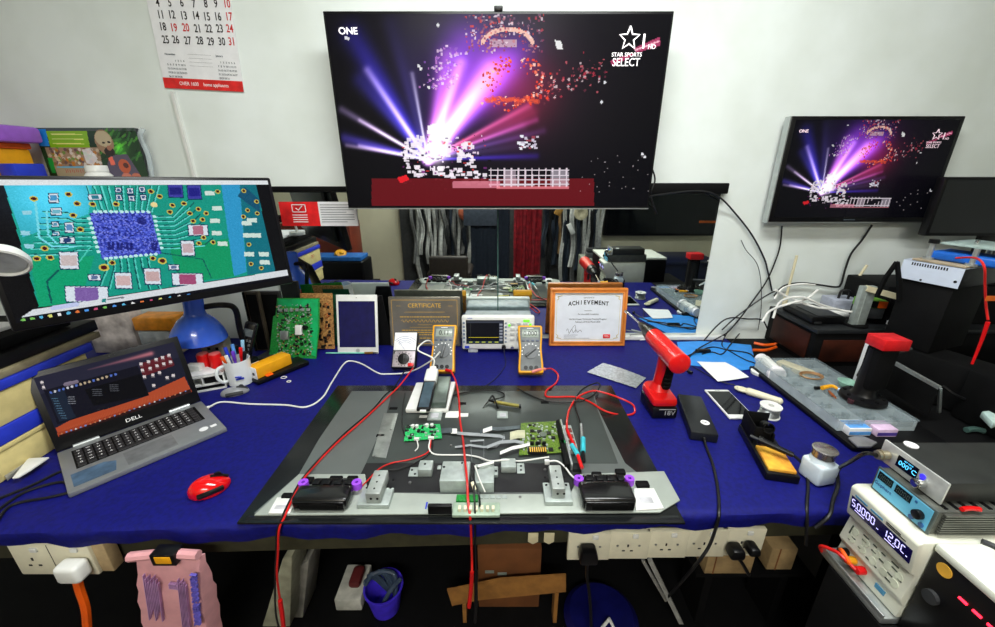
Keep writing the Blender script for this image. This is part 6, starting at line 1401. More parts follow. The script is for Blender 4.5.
def seg7(b, s_, x, y, w_, h_, z, gap, M, th_=.0018):
    for ch in s_:
        if ch == '.': b.box(x-gap*.35, y-.0006, z, x-gap*.35+th_*.8, y+th_*.7, z+.0004, M=M); x += gap*.45; continue
        k = {'a': (0, h_, w_, h_), 'd': (0, 0, w_, 0), 'g': (0, h_/2, w_, h_/2), 'b': (w_, h_/2, w_, h_), 'c': (w_, 0, w_, h_/2), 'e': (0, 0, 0, h_/2), 'f': (0, h_/2, 0, h_)}
        ww = w_*(.6 if ch == '-' else 1)
        for q in SEG[ch]:
            x0, y0, x1, y1 = k[q]; b.box(x+x0-th_/2*(x0 == x1)+(.0008 if x0 != x1 else 0), y+y0-th_/2*(y0 == y1)+(.0008 if x0 == x1 else 0), z, x+x1+th_/2*(x0 == x1)-(.0008 if x0 != x1 else 0), y+y1+th_/2*(y0 == y1)-(.0008 if x0 == x1 else 0), z+.0004, M=M)
        x += w_+gap
b = B(FBc); seg7(b, '5.0000', -.058, .031, .0066, .0155, .0014, .0038, Matrix()); seg7(b, '12.0C', .011, .031, .0068, .0155, .0014, .0044, Matrix())
b.box(-.002, .030, .0014, .002, .0315, .0018); b.box(.056, .030, .0014, .059, .0315, .0018)
b.box(-.05, .0245, .0014, -.028, .0262, .0018); b.box(.016, .0245, .0014, .036, .0262, .0018); obj('digits', b, DIG, dw)
b = B(FBc); b.box(-.055, .056, .0003, -.028, .060, .001); b.box(-.02, .056, .0003, .005, .060, .001); obj('blue_caption', b, mat('caption_blue', (80, 150, 190), .5), t)
b = B(FBc)
for k in range(2): b.box(.012, .0565+k*.004, .0003, .05-.01*k, .0583+k*.004, .001)
obj('black_caption', b, INK, t)
FL = face(fx0+.010, PZ0+.045, fx0+.018, PZ1-.080); FLc = FL.copy(); FLc.translation = Vector((fx0+.010, cm, PZ0+.045))
b = B(FLc)
for i, (x, y, w_) in enumerate(((-.052, .035, .002), (-.046, .022, .008), (-.03, .046, .012), (-.028, .036, .010), (-.008, .046, .008), (-.006, .034, .010), (.010, .046, .008), (.012, .032, .010), (.030, .048, .014), (.034, .040, .012), (.033, .024, .010), (-.028, .016, .006), (-.008, .012, .008), (.012, .012, .004), (.034, .012, .012), (-.05, .012, .004), (.05, .03, .008))): b.box(x, y, .0002, x+w_, y+.0024, .0012)
b.box(-.054, .025, .0002, -.052, .045, .002); obj('button_marks', b, mat('mark_grey', (70, 80, 70), .5), t)
b = B(FLc)
for x in (-.045, -.020, .004, .028, .05):
    for y in (.018, .036): b.cyl((x, y, -.001), (x, y, .0012), .0075, seg=20)
obj('keys', b, mat('psu_key', (205, 210, 190), .4), t)
zt_ = PZ0+.020
for yy, m, nm in ((py1-.020, BLK, 'black_terminal'), (py1-.040, mat('terminal_yellow', (215, 150, 20), .4), 'yellow_terminal'), (py1-.062, RED, 'red_terminal')):
    b = B(); b.cyl((fx0+.022, yy, zt_), (fx0+.004, yy, zt_), .008, seg=18, bev=.001); obj(nm, b, m, t)
b = B(); b.box(fx0+.017, py0+.03, zt_-.006, fx0+.0195, py0+.05, zt_+.004); obj('blue_sticker', b, mat('caption_blue', (80, 150, 190)), t)
b = B(); b.tube([(fx0+.004, py1-.06, zt_), (fx0-.006, py1-.04, zt_+.008), (fx0-.010, py1-.02, zt_+.004), (fx0-.012, py1+.006, zt_-.02), at(838, 575, .645), at(829, 600, .645), at(827, 640, .645)], .0038)
one('power_lead', b, REDC, 'red lead hanging from the terminals of the white bench power supply', 'cable')
b = B(); b.tube([(fx0+.006, py1-.018, zt_+.004), (fx0-.002, py1-.03, zt_+.014), (fx0-.002, py1-.05, zt_+.006), (fx0+.0, py1-.042, zt_)], .004); one('power_lead', b, ORG, 'short orange lead looped round the terminals of the white bench power supply', 'cable')
# blue front supply (sits further right on top)
BZ0, BZ1 = PZ1+.001, PZ1+.053
bx = .745; by0, by1 = .522, .632
t = thing('compact_power_supply', 'light blue fronted power supply with finned grey sides on the white one', 'power supply', (.86, .58, BZ0))
b = B(); b.box(bx+.004, by0, BZ0, bx+.26, by1, BZ1-.002, .003); obj('case', b, mat('finned_grey', (96, 98, 92), .42, .5), t)
b = B()
for k in range(9): b.box(bx+.012, by0-.006, BZ0+.005+k*.005, bx+.26, by0, BZ0+.0075+k*.005)
obj('side_fins', b, mat('fin_grey', (110, 112, 105), .4, .5), t)
b = B()
for k in range(12): b.box(bx+.02+k*.019, by0+.006, BZ1-.002, bx+.026+k*.019, by1-.006, BZ1-.0005)
obj('top_slots', b, BLK, t)
b = B(); b.box(bx, by0-.001, BZ0, bx+.004, by1+.001, BZ1, .0015); obj('front_frame', b, mat('frame_grey', (90, 100, 98), .4, .4), t)
FC = Matrix(((0, 0, -1, bx), (-1, 0, 0, (by0+by1)/2), (0, 1, 0, BZ0), (0, 0, 0, 1)))
b = B(FC); b.box(-.052, .004, .0002, .052, .049, .0012, .001, 1); obj('blue_face', b, mat('panel_blue', (105, 190, 225), .4, var=.03), t)
b = B(FC); b.box(-.049, .030, .0012, -.020, .046, .0020); b.box(-.014, .030, .0012, .016, .046, .0020); obj('display_windows', b, mat('lcd_dark', (25, 40, 36), .15), t)
b = B(FC); seg7(b, '0000', -.045, .033, .0034, .009, .0021, .0030, Matrix(), .0009); seg7(b, '0000', -.010, .033, .0034, .009, .0021, .0030, Matrix(), .0009); obj('dim_segments', b, mat('dim_seg', (70, 85, 78), .4), t)
b = B(FC); b.cyl((.036, .026, .001), (.036, .026, .010), .0085, seg=24, bev=.001); obj('knob', b, BLK, t)
b = B(FC)
for x, y in ((.026, .010), (.044, .010)): b.cyl((x, y, .001), (x, y, .003), .0045, seg=18)
b.box(.022, .040, .001, .026, .044, .002); obj('round_keys', b, mat('key_blue', (40, 90, 150), .4), t)
b = B(FC); b.text('Gophert', .010, T(-.034, .020, .0013), .0002); obj('maker_name', b, mat('deep_blue_ink', (20, 50, 130), .5), t)
# soldering station
SZ0, SZ1 = BZ1+.001, BZ1+.046
sx0 = .762; sy0, sy1 = .535, .655
t = thing('soldering_station', 'black soldering station with silver front panel and blue display, topmost of the stack', 'soldering station', (.9, .6, SZ0), (0, 0, 0))
b = B(); b.box(sx0+.004, sy0+.006, SZ0, sx0+.22, sy1-.004, SZ1-.004, .003); obj('case', b, mat('station_black', (34, 36, 34), .5), t)
b = B(); b.box(sx0, sy0, SZ0, sx0+.004, sy1, SZ1, .0015); obj('front_panel', b, mat('brushed_silver', (205, 208, 205), .35, .4), t)
FS = Matrix(((0, 0, -1, sx0), (-1, 0, 0, (sy0+sy1)/2), (0, 1, 0, SZ0), (0, 0, 0, 1)))
b = B(FS); b.box(-.026, .012, .0002, .013, .035, .001); od = obj('display', b, mat('oled_black', (5, 8, 14), .2), t)
b = B(FS); b.text('000°C', .013, T(-.005, .022, .0012), .0002); b.text('SET TEMP', .004, T(-.005, .031, .0012), .0001); obj('display_digits', b, mat('oled_blue', (90, 205, 255), .5, emit=1.0, var=0), od)
b = B(FS); b.cyl((.026, .016, .001), (.026, .016, .016), .0085, seg=24, bev=.001); obj('knob', b, CHR, t)
b = B(FS); b.cyl((.022, .027, .0005), (.022, .027, .0018), .005); obj('blue_led', b, mat('blue_led', (60, 50, 220), .4, emit=.8), t)
b = B(FS); b.cyl((-.044, .020, .001), (-.044, .020, .022), .0085, seg=20); b.cyl((-.044, .020, .012), (-.044, .020, .016), .0105, seg=20); obj('connector', b, mat('brass_steel', (175, 165, 140), .3, .7), t)
cc = FS @ Vector((-.044, .020, .022))
b = B(); b.tube([cc, cc+Vector((-.02, .004, 0)), at(850, 462, .70), at(838, 470, .78), P(838, 485, .02), P(833, 500, .006), at(829, 516, fy(.78)-.008), at(815, 528, fy(.78)-.012)], .0040); obj('cable', b, BLKC, t)
b = B(); b.cyl((.80, sy1-.03, SZ1-.004), (.80, sy1-.03, SZ1-.002), .012); c = Vector((.815, sy1-.018, SZ1)); b = B(); b.cyl((.80, .64, SZ1-.0035), (.80, .64, SZ1-.0015), .011, seg=24); one('round_token', b, PAP, 'round white token on top of the black soldering station', 'token')
b = B(); b.tube([(sx0-.006+.03, sy0-.012, BZ1+.004), (sx0+.04, sy0-.010, BZ1+.004), (sx0+.055, sy0-.012, BZ1+.004)], .004); one('clip', b, RED, 'small red clip lying on the blue fronted supply beside the silver panel', 'clip')
# machine with red lights, white lid
t = thing('charger_machine', 'black fronted machine with white lid and glowing red lights at the lower right corner', 'machine', (.95, .38, -.084))
b = B(); b.box(.745, .20, -.084, 1.2, .503, .108, .003); obj('body', b, BLK, t)
b = B(); b.box(.742, .195, .108, 1.2, .5035, .124, .004); obj('white_lid', b, mat('lid_white', (225, 228, 215), .45, var=.03), t)
b = B(); b.cyl((.7435, .480, .090), (.7452, .480, .090), .0115, seg=24); obj('yellow_sticker', b, mat('sticker_gold', (225, 170, 60), .5), t)
b = B()
for k in range(3): b.box(.743, .438-k*.020, .068, .7452, .450-k*.020, .0715)
obj('red_lights', b, mat('led_red', (255, 30, 50), .4, emit=6, var=0), t)
b = B(); b.cyl((.738, .478, .03), (.745, .478, .03), .012); obj('front_knob', b, DGR, t)
b = B(); b.tube([P(982, 542, .125), P(990, 545, .125), P(1000, 550, .125)], .006); one('black_tool', b, DGR, 'dark tool lying on the white lid at the right edge', 'tool')
# ================================================================== under the bench
YF = .665
def ys(x): return fy(x)+.044
SOCK = mat('socket_cream', (225, 220, 195), .4, var=.03)
bounds = (568, 608, 647, 685, 724, 761)
for i in range(5):
    a = at(bounds[i], 530, ys(.2)-.004); c = at(bounds[i+1], 557, ys(.2)-.004); lab = ('leftmost wall socket of the row under the bench front, with a black plug in it', 'second socket from the left in the row under the bench front', 'middle socket of the row under the bench front', 'fourth socket from the left under the bench front, beside the hanging cable', 'rightmost socket of the row under the bench front, with two black plugs')[i]
    yy = ys((a.x+c.x)/2)
    t = thing('wall_socket', lab, 'socket', ((a.x+c.x)/2, yy-.01, c.z), (0, 0, 0), 'sockets in a row under the bench front')
    b = B(); b.box(a.x+.001, yy-.013, c.z, c.x-.001, yy-.001, a.z-.002, .002); obj('plate', b, SOCK, t)
    mx_ = (a.x+c.x)/2; mz = (a.z+c.z)/2
    b = B(); b.box(mx_+.006, yy-.017, a.z-.018, mx_+.02, yy-.012, a.z-.006, .002); obj('switch', b, WHT, t)
    b = B(); b.box(mx_-.003, yy-.0134, mz-.004, mx_+.001, yy-.0125, mz+.004); b.box(mx_-.014, yy-.0134, mz-.018, mx_-.007, yy-.0125, mz-.014); b.box(mx_+.005, yy-.0134, mz-.018, mx_+.012, yy-.0125, mz-.014)
    obj('pin_holes', b, BLK, t)
    b = B(); b.cyl((mx_-.026, yy-.0134, mz), (mx_-.026, yy-.012, mz), .003); b.cyl((mx_+.026, yy-.0134, mz), (mx_+.026, yy-.012, mz), .003); obj('screw', b, SCREW, t)
def plug(px, py, w_, h_, m, lab, cab=None, m2=None):
    c = at(px, py, ys(.2)-.02); yy = ys(c.x)-.018
    t = thing('power_plug', lab, 'plug', (c.x, yy, c.z-h_/2))
    b = B(); b.prism([(c.x-w_/2*.8, c.z+h_/2), (c.x+w_/2*.8, c.z+h_/2), (c.x+w_/2, c.z), (c.x+w_/2, c.z-h_/2), (c.x-w_/2, c.z-h_/2), (c.x-w_/2, c.z)], -yy, -(yy-.032), .006, M=RX90); obj('body', b, m, t)
    if cab:
        b = B(); b.tube([Vector((c.x, yy-.016, c.z-h_/2+.004))]+[at(x, y, yy-.016) for x, y in cab], .0042); obj('cable', b, m2 or m, t)
plug(587, 549, .042, .038, BLK, 'black plug in the leftmost socket of the row', [(587, 575), (590, 600), (592, 640)])
plug(735, 550, .034, .028, BLK, 'black rubber plug angled out of the rightmost socket', [(742, 563), (749, 575)])
plug(752, 548, .026, .022, BLK, 'small black plug at the right end of the rightmost socket')
# left double socket
a = at(20, 544, YF); c = at(118, 576, YF); xr = at(100, 560, YF).x
t = thing('extension_socket', 'cream double socket box under the left end of the bench with a white plug', 'socket', ((a.x+xr)/2, YF, c.z))
yl = ys(-.95); 
b = B(); b.box(a.x, yl-.035, at(20, 575, yl-.035).z, at(100, 575, yl-.035).x, yl-.001, -.048, .004); obj('box', b, SOCK, t)
zc0, zc1 = at(20, 575, yl-.035).z, -.05; xa = a.x; xb = at(100, 575, yl-.035).x; xm = (xa+xb)/2
b = B()
for mx_ in ((xa+xm)/2,):
    mz = (zc0+zc1)/2-.002; b.box(mx_-.003, yl-.0358, mz+.002, mx_+.001, yl-.0345, mz+.010); b.box(mx_-.015, yl-.0358, mz-.014, mx_-.008, yl-.0345, mz-.010); b.box(mx_+.007, yl-.0358, mz-.014, mx_+.014, yl-.0345, mz-.010)
b.box(xm-.0005, yl-.0356, zc0, xm+.0005, yl-.0345, zc1); obj('pin_holes', b, BLK, t)
b = B()
for mx_ in ((xa+xm)/2+.014, (xb+xm)/2+.014): b.box(mx_-.008, yl-.039, zc1-.018, mx_+.008, yl-.034, zc1-.006, .002)
obj('switch', b, WHT, t)
b = B(); b.box(xb+.001, yl-.030, zc0+.004, xb+.030, yl-.003, zc1, .003); t2 = thing('junction_box', 'brownish junction box joined right of the cream double socket', 'box', (xb+.016, yl-.02, zc0)); obj('box', b, mat('aged_cream', (185, 160, 120), .6, scale=30), t2)
c = at(75, 569, yl-.05)
t = thing('power_plug', 'white plug with thick orange cable under the left end of the bench', 'plug', (c.x, yl-.06, c.z-.03))
b = B(); b.box(c.x-.026, yl-.072, c.z-.022, c.x+.026, yl-.037, c.z+.024, .010, 3); obj('body', b, WHT, t)
b = B(); b.tube([(c.x+.002, yl-.055, c.z-.018), at(80, 590, yl-.055), at(86, 610, yl-.055), at(88, 640, yl-.055)], .0085); obj('cable', b, ORG, t)
# pink bag hanging
yb_ = fy(-.75)+.01
a = at(130, 552, yb_-.03); c = at(206, 552, yb_-.03)
t = thing('pink_bag', 'pink printed paper bag hanging under the bench at the left', 'bag', ((a.x+c.x)/2, yb_-.03, -.4))
PINK = mat('pink_paper', (222, 160, 165), .6, var=.05)
x0, x1 = at(141, 565, yb_-.03).x, at(203, 565, yb_-.03).x; z1 = at(170, 557, yb_-.03).z
b = B(); tb = bmesh.new(); 
prof_ = [(x0, 0), (x1, 0), (x1+.004, .035), (x0+.004, .035)]
lv = [(z1, 1.0, 0.004), (z1-.12, 1.06, .02), (z1-.30, 1.12, .0)]
rings = []
for z, k, dy in lv: rings.append([tb.verts.new(((x0+x1)/2-(z1-z)*.20+(x-(x0+x1)/2)*k+(.004 if y and z < z1 else 0), yb_-.03+y*(.25 if z == z1 else 1)-dy*.5, z)) for x, y in prof_])
for r0_, r1_ in zip(rings, rings[1:]):
    for k in range(4): tb.faces.new((r0_[k], r0_[(k+1) % 4], r1_[(k+1) % 4], r1_[k]))
tb.faces.new(rings[0][::-1]); tb.faces.new(rings[-1]); bmesh.ops.recalc_face_normals(tb, faces=tb.faces); bmesh.ops.subdivide_edges(tb, edges=tb.edges[:], cuts=4, use_grid_fill=True)
for v in tb.verts: v.co.y += .0025*math.sin(v.co.z*90+v.co.x*60)
b.merge(tb); obj('body', b, PINK, t)
b = B(); b.tube([(x0-.012, yb_-.035, z1+.006), ((x0+x1)/2, yb_-.032, z1+.012), (x1+.003, yb_-.035, z1+.012)], .010, seg=8); obj('folded_top', b, PINK, t)
b = B(); b.box(x0+.045, yb_-.048, z1-.004, x0+.095, yb_-.020, z1+.026, .002); obj('strap_clip', b, BLK, t)
b = B(); b.box(x0+.055, yb_-.0495, z1+.004, x0+.088, yb_-.0475, z1+.022, .001); obj('yellow_label', b, YEL, t)
PB_ = mat('violet_print', (100, 90, 190), .6); PB2 = mat('pale_violet_print', (185, 140, 190), .6)
b = B(); b.text('FORTUNING TERMINAL', .019, T(x1-.026, yb_-.047, z1-.108) @ RX90 @ Matrix.Rotation(-PI/2-.19, 4, 'Z'), .003, sx=.8); obj('side_lettering', b, PB_, t)
b = B()
b.T = Matrix.Translation((x0, 0, z1)) @ Matrix.Rotation(.19, 4, 'Y') @ Matrix.Translation((-x0, 0, -z1))
for k in range(9): b.box(x0+.020+k*.0035, yb_-.0475, z1-.03-(k % 3)*.01, x0+.0215+k*.0035, yb_-.041, z1-.17+(k % 4)*.012)
for k in range(6): b.box(x1-.042+k*.003, yb_-.0475, z1-.03-(k % 3)*.008, x1-.0408+k*.003, yb_-.041, z1-.19)
for k in range(5): b.box(x0+.072+k*.004, yb_-.0475, z1-.045, x0+.0745+k*.004, yb_-.041, z1-.06)
obj('small_print', b, PB2, t)
LS = -.479
# things on the lower shelf
t = thing('cardboard_box', 'brown cardboard box on the lower shelf under the middle of the bench', 'box', at(500, 590, .80))
a = at(478, 576, .80); c = at(542, 548, .80)
b = B(); b.box(a.x, .80, LS, c.x, 1.05, at(510, 549, .80).z, .003); obj('box', b, CARD, t)
b = B(); b.box(a.x+.02, .799, a.z+.012, a.x+.045, .80, a.z+.022); b.box(a.x+.055, .799, a.z+.004, a.x+.08, .80, a.z+.014); obj('tape', b, mat('silver_tape', (140, 150, 140), .4), t)
q = [at(447, 590, .76), at(452, 606, .76), at(480, 602, .755), at(566, 592, .76), at(566, 575, .76), at(500, 580, .758), at(455, 588, .762)]
b = B(); b.prism([(p.x, p.z) for p in q], -.765, -.76, 0, M=RX90); b.box(q[0].x+.04, .758, LS, q[0].x+.05, .79, q[1].z+.004); b.box(q[3].x-.03, .758, LS, q[3].x-.02, .79, q[3].z); one('cardboard_flap', b, mat('light_cardboard', (150, 102, 46), .8), 'long light brown cardboard piece in front of the cardboard box under the bench', 'cardboard')
for x0, x1, y0, y1, lab in ((704, 756, 556, 574, 'cardboard box just below the rightmost socket'), (766, 799, 549, 570, 'small light cardboard box at the right end under the bench')):
    yy = .74; a = at(x0, y1, yy); c = at(x1, y0, yy); t = thing('cardboard_box', lab, 'box', ((a.x+c.x)/2, yy+.05, a.z))
    b = B(); b.box(a.x, yy, a.z, c.x, yy+.12, c.z, .003); obj('box', b, mat('pale_cardboard', (150, 125, 85), .8), t)
    b = B(); b.box(a.x+.02, yy-.001, a.z+.001, a.x+.023, yy, c.z); b.box(a.x-.0, yy+.01, LS, c.x, yy+.11, a.z-.001) if False else None; obj('fold_line', b, CARD, t)
b = B(); a = at(704, 574, .74); c = at(799, 570, .74); b.box(a.x-.02, .74, a.z-.012, c.x+.03, .88, a.z-.001); b.box(a.x+.02, .76, LS, a.x+.04, .86, a.z-.012); b.box(c.x-.02, .76, LS, c.x, .86, a.z-.012); one('small_shelf', b, BLKM, 'small black stand carrying the two cardboard boxes under the bench', 'stand')
c = at(387, 612, .80)
t = thing('bucket', 'violet blue bucket on the lower shelf under the bench', 'bucket', (c.x, .80, LS))
b = B(T(c.x, .80, LS)); b.lathe([(0, .002), (.038, .002), (.052, .085), (.055, .085), (.055, .09), (.050, .09), (.036, .006), (0, .006)], 32); obj('bucket', b, mat('violet_blue', (70, 50, 215), .4), t)
b = B(); q = random.Random(8)
for k in range(8): 
    a_ = q.uniform(0, 6.28); b.tube([(c.x+.03*math.cos(a_), .80+.03*math.sin(a_), LS+.03), (c.x+.04*math.cos(a_+1), .80+.03*math.sin(a_+1), LS+.1), (c.x+.05*math.cos(a_+2), .80+.03*math.sin(a_+2), LS+.11)], .006)
obj('cable_tangle', b, mat('grey_blue_scraps', (60, 75, 95), .5), t)
a = at(337, 606, .80); c = at(363, 606, .80)
t = thing('white_box', 'pale box with red dark top left of the bucket under the bench', 'box', ((a.x+c.x)/2, .84, LS))
b = B(); b.box(a.x, .79, LS, c.x, .90, LS+.045, .004); obj('body', b, mat('pale_grey_card', (185, 185, 175), .6), t); b = B(); b.box(a.x+.03, .82, LS+.045, c.x-.01, .88, LS+.07, .01); obj('coil', b, mat('dark_maroon', (90, 30, 30), .5), t)
for i, (q4, lab) in enumerate(((((262, 627), (282, 560), (292, 556), (290, 627)), 'pale leaning case left of the pair under the bench'), (((291, 620), (300, 566), (309, 560), (304, 622)), 'narrow grey leaning case right of the pair under the bench'))):
    yy = .72+.05*i; pts = [at(x, y, yy) for x, y in q4]
    b = B(); b.prism([(p.x, max(p.z, LS+.001)) for p in pts], -(yy+.09), -yy, .003, M=RX90); one('leaning_case', b, mat('case_pale', (150, 150, 128), .5) if i == 0 else mat('case_grey', (130, 128, 120), .5), lab, 'case')
c = at(595, 625, .78)
t = thing('blue_basin', 'dark blue round basin on the lower shelf at the bottom of the picture', 'basin', (c.x, .745, LS))
b = B(T(c.x, .745, LS)); b.lathe([(0, .0), (.06, .0), (.095, .03), (.10, .045), (.085, .06), (.0, .07)], 36); obj('basin', b, mat('navy_plastic', (14, 16, 80), .35), t)
b = B(); p0 = Vector((c.x, .70, LS+.06)); b.tube([p0+Vector((-.02, 0, -.01)), p0+Vector((.01, .01, .03))], .004); b.tube([p0+Vector((.03, 0, -.01)), p0+Vector((.01, .012, .03))], .004); obj('white_sticks', b, WHT, t)
a = at(650, 560, .76); c = at(682, 625, .76)
b = B(); b.tube([a, c], .008, seg=4, smooth=False); b.tube([at(643, 560, .79), at(666, 600, .79)], .006, seg=4, smooth=False); one('metal_rail', b, mat('dim_rail', (150, 150, 145), .5), 'slanting pale metal rail under the sockets', 'rail')
# clear film scrap on apron edge
for px, lab in ((533, 'left'), (549, 'right')):
    c = at(px, 537, ys(0)-.001); b = B(); b.prism([(c.x-.012, c.z-.012), (c.x, c.z-.02), (c.x+.012, c.z-.012), (c.x+.012, c.z+.014), (c.x-.012, c.z+.014)], -(ys(0)-.001), -(ys(0)-.004), .0005, M=RX90); one('paper_label', b, CRM, lab+' one of the two small cream labels on the bench apron', 'label')
# ================================================================== the room seen in the mirror
RY = -1.95
def mbx(b, x0, y0, x1, y1, Y, d=.05, bev=.004):
    a = behind(x0, y1, Y); c = behind(x1, y0, Y); b.box(min(a.x, c.x), Y-d, a.z, max(a.x, c.x), Y, c.z, bev); return a, c
t = thing('brown_cabinet', 'brown wooden cupboard door with a key, seen in the mirror at the left', 'cupboard', (behind(318, 260, -1.0).x, -1.1, -.75))
b = B(); a = behind(289, 284, -1.0); c = behind(348, 224, -1.0); b.box(a.x, -1.35, -.74, c.x, -1.0, c.z, .005); obj('door', b, mat('red_brown_wood', (125, 50, 30), .5, scale=5, col2=(100, 38, 24)), t)
k_ = behind(337, 232, -1.0); b = B(); b.cyl((k_.x, -1.0, k_.z), (k_.x, -.985, k_.z), .012); b.box(k_.x-.004, -.99, k_.z-.04, k_.x+.004, -.985, k_.z); obj('key', b, SIL, t)
# dark backing with cables
b = B(); a = behind(408, 330, RY+.03); c = behind(600, 190, RY+.03); b.box(a.x, RY-.03, a.z, c.x, RY+.0, c.z+.3); one('display_board', b, mat('dark_pegboard', (60, 60, 60), .8), 'dark board on the far wall behind the hanging cables', 'board')
CC = [mat('hang_white', (190, 190, 185), .5), mat('hang_black', (20, 20, 22), .5), mat('hang_grey', (110, 110, 108), .5), mat('hang_tan', (170, 135, 95), .5), mat('hang_navy', (40, 48, 60), .5)]
q = random.Random(77)
base = None
def hank(px, m_, w_, L_, lab, y):
    p = behind(px, 203, y); z1 = p.z+.12
    b = B(); pts = []; n_ = 7
    for k in range(n_): pts.append((p.x+w_*math.sin(k*1.3+px), y+.02*math.cos(k*1.7+px), z1-L_*k/(n_-1)))
    b.tube(pts, .016+.012*q.random(), n=4, seg=6); b.tube([(x+w_*1.2, yy+.01, z) for x, yy, z in pts], .009, n=4, seg=6)
    return one('hanging_cable', b, m_, lab, 'cable', 'cables hanging on the far wall')
LABH = {0: 'hank of white cable hanging on the far wall, seen in the mirror', 1: 'hank of black cable hanging on the far wall, seen in the mirror', 2: 'hank of grey cable hanging on the far wall, seen in the mirror', 3: 'hank of tan cable hanging on the far wall, seen in the mirror', 4: 'hank of dark blue grey cable hanging on the far wall, seen in the mirror'}
for px in list(np.linspace(411, 468, 17))+list(np.linspace(545, 603, 19)):
    k = q.choice([0, 0, 1, 1, 2, 2, 4, 3 if px > 500 else 0]); hank(float(px), CC[k], q.uniform(.01, .025), q.uniform(.75, 1.3), LABH[k], RY+.05+q.uniform(0, .06))
p = behind(466, 213, RY+.15); b = B(); b.sphere((p.x, RY+.15, p.z), .1, (1, .3, 1)); one('orange_bag', b, mat('peach', (190, 100, 70), .5), 'round orange shape hanging at the top of the mirror near the middle', 'bag')
p = behind(581, 213, RY+.17); b = B(T(p.x, RY+.17, p.z) @ Matrix.Rotation(-PI/2, 4, 'X')); b.lathe([(0, 0), (.085, 0), (.085, .03), (.04, .035), (.03, .03), (0, .03)]); one('cable_reel', b, mat('cream_reel', (190, 180, 150), .5), 'round cream reel hanging among the cables seen in the mirror', 'reel')
p = behind(560, 209, RY+.17); b = B(T(p.x, RY+.16, p.z) @ Matrix.Rotation(.5, 4, 'Y')); b.box(-.04, 0, -.08, .04, .04, .08, .005); one('hanging_tag', b, mat('tan_tag', (175, 130, 60), .6), 'tan packet hanging left of the cream reel seen in the mirror', 'packet')
p = behind(571, 229, RY+.17); b = B(T(p.x, RY+.16, p.z) @ Matrix.Rotation(-.5, 4, 'Y')); b.box(-.03, 0, -.07, .03, .03, .07, .005); one('hanging_tag', b, WHT, 'white packet hanging below the cream reel seen in the mirror', 'packet')
# red drape, dark drape
def drape(name, x0, x1, ytop, ybot, Y, m, lab, cat='curtain', amp=.02, n_=24):
    a = behind(x0, ybot, Y); c = behind(x1, ytop, Y); tb = bmesh.new(); rows_ = []
    for i in range(13):
        z = c.z+.25-(c.z+.25-a.z)*i/12
        rows_.append([tb.verts.new((a.x+(c.x-a.x)*j/n_, Y+amp*math.sin(j*1.15+i*.12)+.4*amp*math.sin(j*2.7+i*.4), z)) for j in range(n_+1)])
    for r0_, r1_ in zip(rows_, rows_[1:]):
        for j in range(n_): tb.faces.new((r0_[j], r0_[j+1], r1_[j+1], r1_[j]))
    thick(tb, .006); b = B(); b.merge(tb); return one(name, b, m, lab, cat)
drape('curtain', 513, 543, 200, 296, -1.2, mat('red_cloth', (170, 32, 45), .7, scale=20, col2=(120, 20, 32)), 'red cloth hanging in the middle of the mirror view')
DC = drape('curtain', 472, 510, 200, 296, -1.3, mat('navy_cloth', (30, 38, 52), .8), 'dark navy cloth left of the red cloth in the mirror view', amp=.008)
b = B(); a, c = mbx(b, 463, 226, 497, 208, -1.26, .01); obj('grey_panel', b, mat('slate_cloth', (75, 82, 95), .8), DC)
# chair
a = behind(430, 280, -.6); c = behind(468, 256, -.6); cxm = (a.x+c.x)/2; cw = (c.x-a.x)/2
t = thing('chair', 'dark brown round backed chair behind the bench seen in the mirror', 'chair', (cxm, -.8, -.75))
b = B(); b.box(cxm-cw, -.62, c.z-.42, cxm+cw, -.56, c.z, .05, 5); obj('backrest', b, mat('dark_brown_leather', (50, 42, 36), .5), t)
b = B(); b.box(cxm-.22, -1.0, -.32, cxm+.22, -.58, -.25, .03, 3); obj('seat', b, MATS['dark_brown_leather'], t)
b = B(); b.cyl((cxm, -.8, -.70), (cxm, -.8, -.32), .03); obj('post', b, BLK, t)
b = B()
for k in range(5):
    a_ = 2*PI*k/5; b.tube([(cxm, -.8, -.69), (cxm+.26*math.cos(a_), -.8+.26*math.sin(a_), -.735)], .018, r1=.012, smooth=False)
obj('star_base', b, BLK, t)
# television and shelf in the mirror
a = behind(604, 236, RY+.06); c = behind(722, 197, RY+.06)
t = thing('television', 'switched-off dark television on the far wall seen in the mirror at the right', 'television', ((a.x+c.x)/2, RY+.04, a.z))
b = B(); b.box(a.x, RY-.04, a.z, c.x, RY+.06, c.z+.45, .006); obj('housing', b, BLK, t); b = B(); b.box(a.x+.03, RY+.06, a.z+.03, c.x-.03, RY+.062, c.z+.42); obj('screen', b, GLS, t)
t = thing('desk', 'dark desk along the far wall seen low in the mirror at the right', 'table', (.9, -1.5, -.75))
zt = behind(650, 262, -1.3).z
b = B(); b.box(behind(605, 262, -1.3).x, -1.9, zt-.04, 2.6, -1.3, zt, .005); obj('top', b, mat('navy_desk', (20, 28, 60), .5), t)
b = B(); b.box(behind(610, 262, -1.3).x, -1.85, -.75, 2.55, -1.35, zt-.041, .005); obj('body', b, mat('navy_desk', (20, 28, 60)), t)
